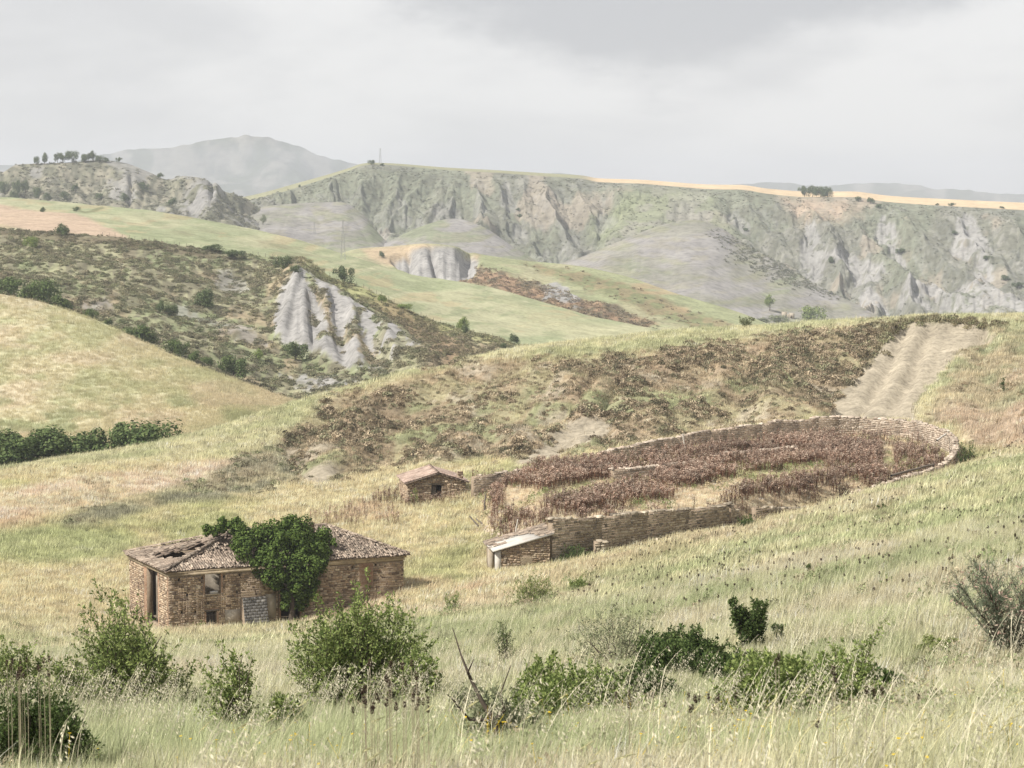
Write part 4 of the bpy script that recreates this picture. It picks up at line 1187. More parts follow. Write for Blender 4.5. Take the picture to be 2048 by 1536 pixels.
# chimney on the ridge
cpos = PX(619, 1060, 220); g = Geo(); g.box(np.array((cpos[0], cpos[1], 0)), FD, SDv, UP, (-.42, -.3, RZ - .8), (.42, .3, PX(619, 1047, 220)[2] + .1))
ch = g.build('chimney', M_MORT, house)
Cm = []
for sgn, ax, ay, w_ in ((1, FD, -SDv, .84), (1, SDv, -FD, .6)):
    base_ = np.array((cpos[0], cpos[1], 0)) - ax * w_ / 2 + ay * (.3 if w_ > .7 else .42)
    Cm += courses(base_, ax, ay, w_, FL(RZ - .8), FL(PX(619, 1047, 220)[2] + .12), [], rng, l=(.18, .35), h=(.12, .2))
pieces('chimney_stone', 'chimney_stones', Cm, STONES, M_STONE, house)

# ------------------------------------------------------------------ small gabled stone hut
HB = PX(815, 1006, 282); hz0 = HB[2]
hut = thing('stone_hut', 'small gabled stone hut with pink tiled roof and a dark doorway', 'hut', (HB[0], HB[1], hz0))
hd = np.array((8.3, 1.4, 0)); hd /= np.linalg.norm(hd); hs = np.array((-hd[1], hd[0], 0))
O = np.array((HB[0], HB[1], 0.)); WF, WD = 7.3, 8.2
ze = PX(815, 966, 282)[2]; zr = PX(876, 946, 283)[2]
gz = lambda a: ze + (zr - ze) * (1 - abs(a - WF * .52) / (WF * .52)) if a < WF * .52 else ze + (zr - ze) * (1 - (a - WF * .52) / (WF * .48))
da0, da1 = 3.0, 4.25; dz1 = PX(874, 971, 282)[2]
g = Geo()
for k in range(24):                                     # stepped up to the gable
    a = WF * k / 24; b_ = WF * (k + 1) / 24; zt2 = min(gz(a), gz(b_))
    lo = hz0 - 1.2
    if a < da1 and b_ > da0: lo = dz1
    g.box(O, hd, -hs, UP, (a, -.5, lo), (b_, 0, zt2))
g.build('wall', M_MORT, hut)
g = Geo(); g.box(O, hs, -hd, UP, (.5, -.5, hz0 - 1.2), (WD, 0, ze)); g.build('wall', M_MORT, hut)
g = Geo(); g.box(O + hd * WF, hs, hd, UP, (.5, -.5, hz0 - 1.2), (WD, 0, ze)); g.build('wall', M_MORT, hut)
g = Geo(); g.box(O + hs * WD, hd, hs, UP, (.5, -.5, hz0 - 1.2), (WF - .5, 0, ze)); g.build('wall', M_MORT, hut)
Ms = courses(O, hd, -hs, WF, FL(hz0 - .6), lambda a: gz(a) - .02, [[da0, da1, hz0 - 2, dz1 + .15]], rng)
Ms += courses(O, hs, -hd, WD, FL(hz0 - .6), FL(ze), [], rng)
pieces('stone', 'stonework', Ms, STONES, M_STONE, hut)
g = Geo(); g.box(O, hd, -hs, UP, (da0 - .3, -.4, dz1 + .002), (da1 + .3, .06, dz1 + .17)); g.build('lintel', M_WOOD, hut)
g = Geo(); g.box(O, hd, -hs, UP, (da0 + .02, -.48, hz0 - .5), (da0 + .62, -.42, dz1 - .1)); g.build('door', M_WOOD, hut)
A0 = O - hd * .35 - hs * .3; A1 = A0 + hs * (WD + .6); R0 = O + hd * WF * .52 - hs * .3; R1 = R0 + hs * (WD + .6); B0 = O + hd * (WF + .35) - hs * .3; B1 = B0 + hs * (WD + .6)
for q in (A0, A1, B0, B1): q[2] = ze - .06
for q in (R0, R1): q[2] = zr + .06
Tm = []
for fr, pl_ in (face_of(A1, A0, R0, R1), face_of(B0, B1, R1, R0)):
    g = Geo(); deck(g, fr, pl_, .10); g.build('roof_deck', M_DECK, hut)
    lay_tiles(fr, pl_, rng, Tm, lambda p, a, b, r: r.random() < .985, jit=.5)
Tm = np.array(Tm); pieces('roof_tile', 'roof_tiles', Tm, TILE, M_RTILE, hut, 300, tile_score(Tm))
Hm = []
for q in np.arange(.1, WD + .5, .36): Hm.append(mk_M(-hs * .46, hd * .3, UP * .3, R0 + hs * q + UP * .08))
for A_, R_ in ((A0, R0), (B0, R0)):                     # verge tiles on the gable
    d = R_ - A_; L_ = np.linalg.norm(d); d /= L_
    for q in np.arange(.2, L_, .36): Hm.append(mk_M(-d * .46, -hs * .22 if A_ is A0 else hs * .22, np.cross(hd, hs) * .2, A_ + d * q + UP * .12 + hs * .08))
Hm = np.array(Hm); pieces('ridge_tile', 'ridge_tiles', Hm, TILE, M_RTILE, hut, 300, tile_score(Hm))
cc = O + hd * (WF - .55) + hs * 1.4
g = Geo(); g.box(cc, hd, hs, UP, (-.36, -.32, ze - .2), (.36, .32, ze + 1.15)); g.build('chimney', M_MORT, hut)
Cm = courses(cc - hd * .36 - hs * .32, hd, -hs, .72, FL(ze - .2), FL(ze + 1.25), [], rng, l=(.18, .36), h=(.12, .2)); pieces('chimney_stone', 'chimney_stones', Cm, STONES, M_STONE, hut)

# ------------------------------------------------------------------ lean-to against the yard wall
LB = PX(991, 1146, 226); lz = LB[2]
lean = thing('lean_to_shed', 'stone lean-to shed with white broken roof slab against the near yard wall', 'shed', (LB[0], LB[1], lz))
ld = np.array((6.0, 1.0, 0)); ld /= np.linalg.norm(ld); ls = np.array((-ld[1], ld[0], 0))
O = np.array((LB[0], LB[1], 0.)); LW, LD_ = 5.5, 5.8
z0l = PX(991, 1102, 226)[2]; z1l = PX(1103, 1070, 227)[2]
lzt = lambda a: z0l + (z1l - z0l) * a / LW
g = Geo()
V = np.array([O + ld * a - ls * o + UP * z for o in (0, -.5) for (a, z) in ((.55, lz - 1.2), (LW, lz - 1.2), (LW, lzt(LW)), (.55, lzt(.55)))])
BOXF = np.array([[0, 1, 2, 3], [7, 6, 5, 4], [0, 4, 5, 1], [1, 5, 6, 2], [2, 6, 7, 3], [3, 7, 4, 0]])
g.add(V, BOXF); g.build('wall', M_MORT, lean)
g = Geo()
V = np.array([O + ld * a - ls * o + UP * z for o in (-LD_ + .5, -LD_) for (a, z) in ((0, lz - 1.2), (LW, lz - 1.2), (LW, lzt(LW)), (0, lzt(0)))])
g.add(V, BOXF); g.build('wall', M_MORT, lean)
pan = [2.5, 3.7, lz - 1, lz + 1.55]
Ms = courses(O, ld, -ls, LW, FL(lz - .7), lambda a: lzt(a) - .02, [[0, .55, lz - 2, lz + 9], pan], rng)
pieces('stone', 'stonework', Ms, STONES, M_STONE, lean)
g = Geo(); g.box(O, ld, -ls, UP, (0, -.5, lz - 1.2), (.545, .05, lzt(0) - .02)); g.build('pillar', M_WHITE, lean)
g = Geo(); g.box(O, ld, -ls, UP, (0, -LD_ + .6, lz - 1.2), (.5, -LD_ + 1.9, lzt(0) - .02)); g.build('pillar', M_PLAST, lean)
Bm = []; bricks(O, ld, -ls, [pan[0] + .02, pan[1] - .02, lz - .7, lz + 1.5]); 
pieces('brick', 'brickwork', Bm, BRICK, mat_pieces('pale_brick', [(0, (.36, .29, .20)), (1, (.45, .37, .26))], .15, 8), lean, 200)
Q = [O + ld * a - ls * o + UP * (lzt(a) + dz) for dz in (.0, .16) for (a, o) in ((-.3, .3), (LW + .35, .3), (LW + .35, -LD_ - .2), (-.3, -LD_ - .2))]
g = Geo(); g.add(np.array(Q), np.array([[3, 2, 1, 0], [4, 5, 6, 7], [0, 1, 5, 4], [1, 2, 6, 5], [2, 3, 7, 6], [3, 0, 4, 7]])); g.build('roof_slab', M_WHITE, lean)
fr, pl_ = face_of(Q[7], Q[4], Q[5], Q[6])
Tm = []
def keep_lean(p, a, b, r):
    n = fbm(np.array([a * .9]), np.array([b * .8]), 3, 77)[0]
    edge = (a < 1.7 + r.random()) or (b > LW - .6) or (b < .7 and a < 3.4)
    return (edge and r.random() < .85) or n > .64
lay_tiles(fr, pl_, rng, Tm, keep_lean, jit=1.6)
Tm = np.array(Tm); pieces('roof_tile', 'roof_tiles', Tm, TILE, M_TILE, lean, 300, tile_score(Tm))

# ------------------------------------------------------------------ yard walls
def path_wall(name, label, pts, tops, base, thick, mat, rng, cope=True, nmax=300, inner=True, outer=True, rag=.30, cat='stone wall', hs_=(.16, .34), ls_=(.25, .62), seg_len=3.2):
    """rubble wall along plan points; tops are the heights of its crown"""
    P = np.array(pts, float); seg = np.linalg.norm(np.diff(P, axis=0), axis=1); cum = np.concatenate([[0], np.cumsum(seg)])
    n = max(2, int(cum[-1] / seg_len)); q = np.linspace(0, cum[-1], n + 1)
    X = pchip(cum, P, q); Z = np.interp(q, cum, tops) + (fbm(q / 3, q * 0 + 3, 3, 31) - .5) * rag * 2
    zb = base(X[:, 0], X[:, 1])
    root = thing(name, label, cat, (X[0, 0], X[0, 1], float(zb[0])))
    g = Geo(); Ms = []; Cp = []
    tn = np.gradient(X, axis=0); tn /= np.linalg.norm(tn, axis=1)[:, None]
    nr = np.stack([tn[:, 1], -tn[:, 0]], -1)             # right-hand side of the run
    for i in range(n):
        A, B = X[i], X[i + 1]; nA, nB = nr[i] * thick / 2, nr[i + 1] * thick / 2
        lo = min(zb[i], zb[i + 1]) - .8
        if i == 0: lo -= 0
        V = []
        for (c, z) in ((A + nA, lo), (B + nB, lo), (B + nB, Z[i + 1] - .06), (A + nA, Z[i] - .06), (A - nA, lo), (B - nB, lo), (B - nB, Z[i + 1] - .06), (A - nA, Z[i] - .06)):
            V.append((c[0], c[1], z))
        g.add(np.array(V), BOXF)
        for sgn, on in ((1, outer), (-1, inner)):
            if not on: continue
            a, b = A + nA * sgn, B + nB * sgn
            L_ = np.linalg.norm(b - a); al = np.array((*(b - a) / L_, 0)); o_ = np.array((al[1], -al[0], 0)) * sgn
            zf = (lambda z0, z1, L_: (lambda t: z0 + (z1 - z0) * t / L_))
            if (np.array((*a, Z[i])) @ o_) > 4 * abs(L_) and sgn * 0 == 1: continue
            Ms += courses(np.array((*a, 0)), al, o_, L_, zf(zb[i] - .5, zb[i + 1] - .5, L_), zf(Z[i] - .04, Z[i + 1] - .04, L_), [], rng, h=hs_, l=ls_)
        if cope:
            L_ = np.linalg.norm(B - A); al = np.array((*(B - A) / L_, 0)); o_ = np.array((al[1], -al[0], 0))
            a = 0
            while a < L_:
                w_ = rng.uniform(.22, .85)
                if rng.random() < .62:
                    for sd_ in (-.5, .5) if thick > .45 else (0,):
                        c = A + (B - A) * a / L_; z = Z[i] + (Z[i + 1] - Z[i]) * a / L_
                        hh = rng.uniform(.06, .26)
                        p = np.array((c[0], c[1], z + hh * .3)) + o_ * sd_ * thick * .55
                        r = rng.uniform(-.35, .35); x = al * math.cos(r) + o_ * math.sin(r); y = np.cross(UP, x)
                        tl = rng.uniform(-.25, .25)
                        Cp.append(mk_M(x * w_, (UP + x * tl) * hh, -y * thick * rng.uniform(.5, .75), p))
                a += w_ * .95
    g.build('wall_core', M_MORT, root)
    pieces('stone', 'stonework', Ms, STONES, mat, root, nmax)
    if Cp: pieces('coping_stone', 'coping_stones', np.array(Cp), STONES, mat, root, 300, 1 / (np.array(Cp)[:, :3, 3] ** 2).sum(1))
    return root
def topz(u, v, D): return float(PX(u, v, D)[2])
def outer_base(x, y):
    z = tps(x, y); return np.minimum(z, H(x, y))
rng = np.random.default_rng(8)
nw = [pl(1100, 228), pl(1180, 231.2), pl(1270, 235.6), pl(1370, 241), pl(1452, 245.6)]
near_wall = path_wall('yard_wall', 'long near retaining wall of the yard, in shade, between shed and gap', nw, [topz(1100, 1042, 228), topz(1180, 1034, 231.2), topz(1270, 1026, 235.6), topz(1370, 1018, 241), topz(1452, 1011, 245.6)], outer_base, .7, M_GSTONE, rng, inner=False, seg_len=6.5)
ws = [pl(1506, 248.5), pl(1560, 251.5), pl(1615, 255)]
path_wall('yard_wall', 'short wall stub right of the gap in the near yard wall', ws, [topz(1506, 1018, 248.5), topz(1560, 1015, 251.5), topz(1615, 1016, 255)], outer_base, .6, M_GSTONE, rng, inner=False)
g_end = pl(1462, 246.5)
path_wall('yard_wall', 'broken sloping wall end beside the gap with fallen stones', [pl(1455, 246.2), pl(1474, 249), pl(1480, 251)], [topz(1455, 1012, 246), topz(1474, 1030, 249), topz(1480, 1040, 251)], outer_base, .7, M_GSTONE, rng)
idx = [(1700, 259.5, 990), (1790, 266.5, 958), (1850, 272.5, 942), (1888, 278.5, 922), (1904, 285, 904), (1908, 292, 889), (1900, 299, 872), (1872, 306, 856), (1820, 313, 843), (1760, 317, 836), (1700, 319, 833), (1630, 317, 837), (1560, 314, 843), (1480, 310, 853), (1400, 305, 865), (1300, 297.5, 884), (1203, 289, 905)]
bp = [pl(u, D) for u, D, v in idx]
def yard_base(x, y): return np.full(np.shape(x), -32.6)
back_wall = path_wall('yard_wall', 'tall pale wall curving round the far end of the yard', bp, [topz(u, v, D) for u, D, v in idx], lambda x, y: np.minimum(H(x, y), -31.2) - .3, .65, M_PSTONE, rng)
idx = [(1196, 288.6, 922), (1130, 286, 930), (1060, 283, 938), (1000, 281, 946), (945, 279, 953)]
path_wall('yard_wall', 'low crumbling left part of the back yard wall, reaching the gabled hut', [pl(u, D) for u, D, v in idx], [topz(u, v, D) for u, D, v in idx], lambda x, y: H(x, y) - .2, .6, M_PSTONE, rng, nmax=200)
for lab, ii in (('low ruined partition wall left of centre among the dry stalks', [(1222, 268, 941), (1300, 272, 934), (1395, 279, 923)]),
                ('low ruined partition wall in the middle of the yard', [(1450, 288, 909), (1500, 291, 903), (1585, 296, 895)]),
                ('short heap of partition wall towards the far right of the yard', [(1632, 299, 891), (1660, 301, 889), (1690, 303, 893)])):
    path_wall('partition_wall', lab, [pl(u, D) for u, D, v in ii], [topz(u, v, D) for u, D, v in ii], lambda x, y: H(x, y) - .2, .7, M_PSTONE, rng, nmax=120, rag=.25, cat='low wall')
hp = hit(1199, 1114)
path_wall('stone_pillar', 'lone broken stone gate pillar in front of the near yard wall', [(hp.x - .55, hp.y), (hp.x + .55, hp.y + .1)], [hp.z + 1.45, hp.z + 1.35], lambda x, y: H(x, y), 1.0, M_GSTONE, rng, nmax=120, cat='pillar')

# ------------------------------------------------------------------ posts, beams, rubble
def stick(name, label, cat, p, q, r0, r1, mat):
    p, q = np.array(p), np.array(q)
    t = np.linspace(0, 1, 6)[:, None]
    pts = p + (q - p) * t + np.random.default_rng(int(abs(p[0]) * 100)).normal(0, r0 * .25, (6, 3)) * np.sin(t * math.pi)
    g = Geo(); g.tube(pts - p, np.linspace(r0, r1, 6), 6)
    me = mesh_np(name, np.concatenate(g.V), [np.concatenate(f) for f in g.F.values() if f])
    o = link(name, me, mat, None, tuple(p)); return tag(o, label, cat, None, 'thing')
stick('wooden_post', 'tall bleached wooden post leaning in front of the curved wall', 'post', PX(1371, 912, 300) - UP * .6, PX(1366, 868, 299.5), .16, .12, M_PALEW)
stick('wooden_beam', 'long dark beam propped across the stalks at the right end of the yard', 'beam', PX(1783, 951, 268.5), PX(1868, 929, 277.5), .15, .13, M_WOOD)
stick('wooden_beam', 'short pale beam leaning on the inside of the far curved wall end', 'beam', PX(1874, 881, 296), PX(1892, 868, 299), .14, .12, M_PALEW)
stick('wooden_beam', 'slanting grey pole in the rubble left of the yard', 'beam', PX(957, 1052, 250) , PX(939, 1032, 250.6), .10, .07, M_WOOD)
stick('wooden_beam', 'short grey stake lying beside the slanting pole', 'beam', PX(964, 1047, 250.8) , PX(952, 1037, 251.4), .09, .06, M_WOOD)
stick('wooden_post', 'upright dark post at the corner of the yard beside the hut', 'post', PX(969, 1012, 262) - UP * .5, PX(971, 989, 262), .13, .11, M_WOOD)
stick('wooden_post', 'thin pole sticking up behind the lean-to roof', 'post', PX(1024, 1064, 234) - UP * 2.5, PX(1036, 1038, 234.5), .09, .07, M_PALEW)
def rubble(label, pts, n, spread, seed):
    r = np.random.default_rng(seed); P = np.array(pts, float)
    t = r.random(n) * (len(P) - 1); i = np.minimum(t.astype(int), len(P) - 2); f = (t - i)[:, None]
    X = P[i] * (1 - f) + P[i + 1] * f + r.normal(0, spread, (n, 2))
    Z = H(X[:, 0], X[:, 1]); Ms = []
    for k in range(n):
        a = r.normal(0, 1, (3, 3)); q_, _ = np.linalg.qr(a); s = r.uniform(.10, .34)
        Ms.append(mk_M(q_[0] * s * 1.3, q_[1] * s, q_[2] * s * .8, (X[k, 0], X[k, 1], Z[k] + s * .15 + r.exponential(.04))))
    root = thing('rubble', label, 'rubble', (X[0, 0], X[0, 1], float(Z[0])))
    pieces('stone', 'small_stones', np.array(Ms), STONES, M_PSTONE, root, 60, 1 / (np.array(Ms)[:, :3, 3] ** 2).sum(1))
rubble('fallen stones of the collapsed wall between the hut and the lean-to', [pl(965, 262), pl(985, 250), pl(1010, 241), pl(1035, 235)], 420, .8, 3)
rubble('fallen stones in the gap of the near yard wall', [pl(1462, 246), pl(1490, 247.5), pl(1500, 248)], 120, .7, 4)
rubble('scattered stones at the foot of the near yard wall', [pl(1230, 231), pl(1330, 236), pl(1450, 243)], 90, .7, 6)
# ------------------------------------------------------------------ scattered ground cover
def proto_coll(name, metas, mat):
    c = bpy.data.collections.new(name)
    for k, me in enumerate(metas):
        me.materials.append(mat)
        c.objects.link(bpy.data.objects.new('%s_%02d' % (name, k), me))
    return c

def scatter(name, label, coll, nproto, P, yaw, scl, col, rng, tilt=.08, parent=None):
    """one cover object: instances of the prototypes at the points P"""
    n = len(P)
    me = mesh_np(name, P, [])
    rot = np.stack([rng.normal(0, tilt, n), rng.normal(0, tilt, n), yaw], -1).astype(np.float32)
    scl = np.asarray(scl, np.float32); scl = np.repeat(scl[:, None], 3, 1) if scl.ndim == 1 else scl
    for nm, ty, key, arr in (('rot', 'FLOAT_VECTOR', 'vector', rot), ('scl', 'FLOAT_VECTOR', 'vector', scl)):
        a = me.attributes.new(nm, ty, 'POINT'); a.data.foreach_set(key, np.ascontiguousarray(arr).ravel())
    a = me.attributes.new('idx', 'INT', 'POINT'); a.data.foreach_set('value', rng.integers(0, nproto, n).astype(np.int32))
    set_col(me, np.asarray(col), 'tint')
    o = tag(link(name, me, None), label, kind='stuff')
    ng = bpy.data.node_groups.new(name + '_scatter', 'GeometryNodeTree')
    ng.interface.new_socket('Geometry', in_out='INPUT', socket_type='NodeSocketGeometry')
    ng.interface.new_socket('Geometry', in_out='OUTPUT', socket_type='NodeSocketGeometry')
    nn = ng.nodes
    gi, go = nn.new('NodeGroupInput'), nn.new('NodeGroupOutput')
    ci = nn.new('GeometryNodeCollectionInfo'); ci.inputs['Collection'].default_value = coll
    ci.inputs['Separate Children'].default_value = True; ci.inputs['Reset Children'].default_value = True
    ip = nn.new('GeometryNodeInstanceOnPoints'); ip.inputs['Pick Instance'].default_value = True
    def na(nm, ty):
        q = nn.new('GeometryNodeInputNamedAttribute'); q.data_type = ty; q.inputs['Name'].default_value = nm
        return q.outputs[0]
    lk = ng.links.new
    lk(gi.outputs[0], ip.inputs['Points']); lk(ci.outputs[0], ip.inputs['Instance'])
    lk(na('idx', 'INT'), ip.inputs['Instance Index'])
    lk(na('rot', 'FLOAT_VECTOR'), ip.inputs['Rotation']); lk(na('scl', 'FLOAT_VECTOR'), ip.inputs['Scale'])
    lk(ip.outputs[0], go.inputs[0])
    md = o.modifiers.new('scatter', 'NODES'); md.node_group = ng
    return o

def blades(rng, n, h, w, spread, lean, bend, seg=4, hj=.35, wind=.25):
    """n bent grass blades rooted in a disc; the wind leans them to +x"""
    V, Q, T = [], [], []
    for k in range(n):
        a = rng.uniform(0, 2 * math.pi); r = spread * math.sqrt(rng.random())
        b = np.array((math.cos(a) * r, math.sin(a) * r, -.06))
        hh = h * (1 - hj * rng.random()); az = rng.uniform(0, 2 * math.pi)
        d = np.array((math.cos(az), math.sin(az), 0)) * lean * rng.random() + np.array((wind * rng.uniform(.3, 1.3), 0, 0))
        bd = bend * rng.uniform(.3, 1.2); wd = w * rng.uniform(.6, 1.2)
        fa_ = rng.uniform(0, math.pi); sdv = np.array((math.cos(fa_), math.sin(fa_), 0))
        i0 = sum(len(q) for q in V)
        P = []
        for s in range(seg + 1):
            t = s / seg
            c = b + np.array((0, 0, 1)) * hh * (t - .25 * bd * t * t) + d * hh * (t * .35 + t * t * bd * .75)
            ww = wd * (1 - t) ** .7 * (.6 + .4 * min(1, t * 4)) / 2
            if s < seg: P += [c - sdv * ww, c + sdv * ww]
            else: P.append(c)
        V.append(np.array(P))
        for s in range(seg - 1): Q.append((i0 + 2 * s, i0 + 2 * s + 1, i0 + 2 * s + 3, i0 + 2 * s + 2))
        T.append((i0 + 2 * seg - 2, i0 + 2 * seg - 1, i0 + 2 * seg))
    return V, Q, T
def as_mesh(name, V, Q, T): return mesh_np(name, np.concatenate(V), [np.array(Q).reshape(-1, 4), np.array(T).reshape(-1, 3)])

def spikelets(rng, stem_pts, t0, n, ln, wd, droop, side):
    """little husks hanging along the upper part of a stem"""
    V, T = [], []
    for k in range(n):
        t = t0 + (1 - t0) * k / max(1, n - 1)
        i = t * (len(stem_pts) - 1); j = min(int(i), len(stem_pts) - 2); c = stem_pts[j] + (stem_pts[j + 1] - stem_pts[j]) * (i - j)
        a = rng.uniform(0, 2 * math.pi)
        o = np.array((math.cos(a) * side + side * .5, math.sin(a) * side, -droop * rng.uniform(.2, 1)))
        p = c + o * rng.uniform(.5, 1)
        d = np.array((.4 * math.cos(a) + .3, .4 * math.sin(a), -rng.uniform(.2, 1.0))); d /= np.linalg.norm(d)
        s = np.cross(d, rng.normal(0, 1, 3)); s /= np.linalg.norm(s) + 1e-9
        L_ = ln * rng.uniform(.7, 1.2)
        V.append(np.array([p, p + d * L_ * .45 + s * wd / 2, p + d * L_, p + d * L_ * .45 - s * wd / 2])); T.append(None)
    return V
def oat(rng, h, head='oat'):
    """one tall seeding grass: bent stem with a head"""
    V, Q, T = [], [], []
    t = np.linspace(0, 1, 9); bend = rng.uniform(.18, .42)
    st = np.stack([bend * h * t ** 2.2, rng.normal(0, .03) * h * t ** 2, h * (t - .12 * t ** 3)], -1)
    w = .0028
    for s in range(8):
        i0 = sum(len(q) for q in V)
        sd_ = np.array((0.3, 1, 0)) * w
        V.append(np.array([st[s] - sd_, st[s] + sd_, st[s + 1] + sd_, st[s + 1] - sd_])); Q.append((i0, i0 + 1, i0 + 2, i0 + 3))
    if head == 'oat':
        for q in spikelets(rng, st, .66, int(rng.integers(14, 24)), .034, .010, .05, .035):
            i0 = sum(len(x) for x in V); V.append(q); Q.append((i0, i0 + 1, i0 + 2, i0 + 3))
    else:                                                # bearded spike
        d = st[-1] - st[-2]; d /= np.linalg.norm(d); d = d + np.array((.25, 0, -.1)); d /= np.linalg.norm(d)
        for k in range(16):
            c = st[-1] + d * .006 * k; a = k * 2.4
            s = np.cross(d, (math.cos(a), math.sin(a), .3)); s /= np.linalg.norm(s)
            e = d * .040 + s * .007
            i0 = sum(len(x) for x in V); wv = np.cross(e, s) * .08
            V.append(np.array([c, c + e * .4 + s * .003 + wv, c + e, c + e * .4 - s * .002 - wv])); Q.append((i0, i0 + 1, i0 + 2, i0 + 3))
    V2, Q2, T2 = blades(rng, 3, h * .55, .006, .02, .5, .7)
    i0 = sum(len(x) for x in V)
    return V + V2, Q + [tuple(i + i0 for i in q) for q in Q2], T + [tuple(i + i0 for i in q) for q in T2]

def leafballs(rng, n, r, leaf, flat=.7, upright=0.0, out=.7):
    """loose mound of leaf-sized faces"""
    d = rng.normal(0, 1, (n, 3)); d /= np.linalg.norm(d, axis=1)[:, None]; d[:, 2] = np.abs(d[:, 2])
    rad = r * rng.uniform(.45, 1.05, n) ** .6 * (1 + .25 * np.sin(d[:, 0] * 5 + 1) * np.cos(d[:, 1] * 4))
    p = d * rad[:, None]; p[:, 2] = p[:, 2] * flat + .02
    nn_ = d * out + rng.normal(0, .45, (n, 3)); ax = np.cross(nn_, rng.normal(0, 1, (n, 3))) + np.array((0, 0, upright)) * .4; ax /= np.linalg.norm(ax, axis=1)[:, None]
    sd_ = np.cross(nn_, ax); sd_ /= np.linalg.norm(sd_, axis=1)[:, None]
    L_ = leaf * rng.uniform(.6, 1.3, n)[:, None]
    V = np.stack([p, p + ax * L_ * .5 + sd_ * L_ * .28, p + ax * L_, p + ax * L_ * .5 - sd_ * L_ * .28], 1).reshape(-1, 3)
    return V, np.arange(4 * n).reshape(-1, 4)

G_ = np.random.default_rng(21)
M_BLADE = mat_leaf('grass_blade', (.72, .72, .72), (1.18, 1.15, 1.08), .35, 'tint', True)
M_CLUMP = mat_leaf('scrub_leaf', (.6, .6, .6), (1.25, 1.25, 1.2), .2, 'tint', True)
C_FINE = proto_coll('fine_grass', [as_mesh('fine_grass', *blades(G_, 16, .52, .0065, .13, .55, .8)) for _ in range(8)], M_BLADE)
C_MIDG = proto_coll('meadow_grass', [as_mesh('meadow_grass', *blades(G_, 18, .72, .017, .30, .5, .7, 3)) for _ in range(8)], M_BLADE)
C_FARG = proto_coll('rough_grass', [as_mesh('rough_grass', *blades(G_, 18, .70, .045, .55, .5, .6, 2, wind=.30)) for _ in range(8)], M_BLADE)
C_OAT = proto_coll('wild_oat', [as_mesh('wild_oat', *oat(G_, 1.05, 'oat')) for _ in range(8)], M_BLADE)
C_SPK = proto_coll('bearded_grass', [as_mesh('bearded_grass', *oat(G_, .9, 'spike')) for _ in range(6)], M_BLADE)
C_BUSHY = proto_coll('scrub_clump', [mesh_np('scrub_clump', *leafballs(G_, 110, .5, .20, .75, .4)) for _ in range(8)], M_CLUMP)
C_TUFT = proto_coll('hill_tuft', [mesh_np('hill_tuft', *leafballs(G_, 40, .5, .34, .7, .6)) for _ in range(8)], M_CLUMP)

def wedge(n, d0, d1, rng, power=1.0, m=1.18):
    """points over the visible wedge of ground between two distances"""
    f = rng.random(n); D = np.sqrt(d0 ** 2 + f * (d1 ** 2 - d0 ** 2)) if power == 1 else d0 + (d1 - d0) * f
    x = rng.uniform(-1, 1, n) * D * (1024 / F) * m + rng.normal(0, .5, n)
    return x, D
def house_clear(x, y):
    a = (np.stack([x, y], -1) - C0[:2]) @ FD[:2]; s = (np.stack([x, y], -1) - C0[:2]) @ SDv[:2]
    k = (a > -.3) & (a < LF + .3) & (s > -.35) & (s < LS + .3)
    a = (np.stack([x, y], -1) - np.array((HB[0], HB[1]))) @ hd[:2]; s = (np.stack([x, y], -1) - np.array((HB[0], HB[1]))) @ hs[:2]
    k |= (a > -.3) & (a < WF + .3) & (s > -.3) & (s < WD)
    a = (np.stack([x, y], -1) - np.array((LB[0], LB[1]))) @ ld[:2]; s = (np.stack([x, y], -1) - np.array((LB[0], LB[1]))) @ ls[:2]
    k |= (a > -.3) & (a < LW + .3) & (s > -.3) & (s < LD_)
    return ~k
r = np.random.default_rng(31)
# the grass stays short round and just in front of the bushes
BUSHES = [(255, 62, 250), (715, 60, 265), (462, 44, 120), (70, 27, 250), (30, 66, 130), (1240, 76, 220), (1390, 64, 190), (1500, 72, 75), (1556, 76, 40), (1610, 38, 360), (1330, 64, 160), (1450, 58, 150), (1545, 56, 120), (1060, 44, 120), (1088, 52, 110), (1215, 50, 120), (1765, 46, 130), (930, 50, 80), (565, 46, 90), (1872, 56, 100), (1700, 42, 110), (1160, 46, 260), (1300, 52, 130), (2030, 52, 330), (1000, 36, 150), (1068, 165, 90), (1156, 170, 60), (1010, 92, 60), (1619, 120, 30), (1766, 175, 40), (1492, 226, 46), (905, 180, 44)]
def shade_low(x, y):
    f = np.ones(len(x))
    for (u, D, w) in BUSHES:
        x0, hw = (u - 1024) / F * D * 1.01, w * D / F * .62
        m = ss(1.25, .8, np.abs(x - x0 * y / D) / hw) * ss(-D * .16 - 1, -D * .10, y - D) * ss(1.0, .2, y - D)
        f = np.minimum(f, 1 - .55 * m)
    return f
def pale(c, k=.14):
    return c * (1 - k) + c.mean(1, keepdims=True) * k
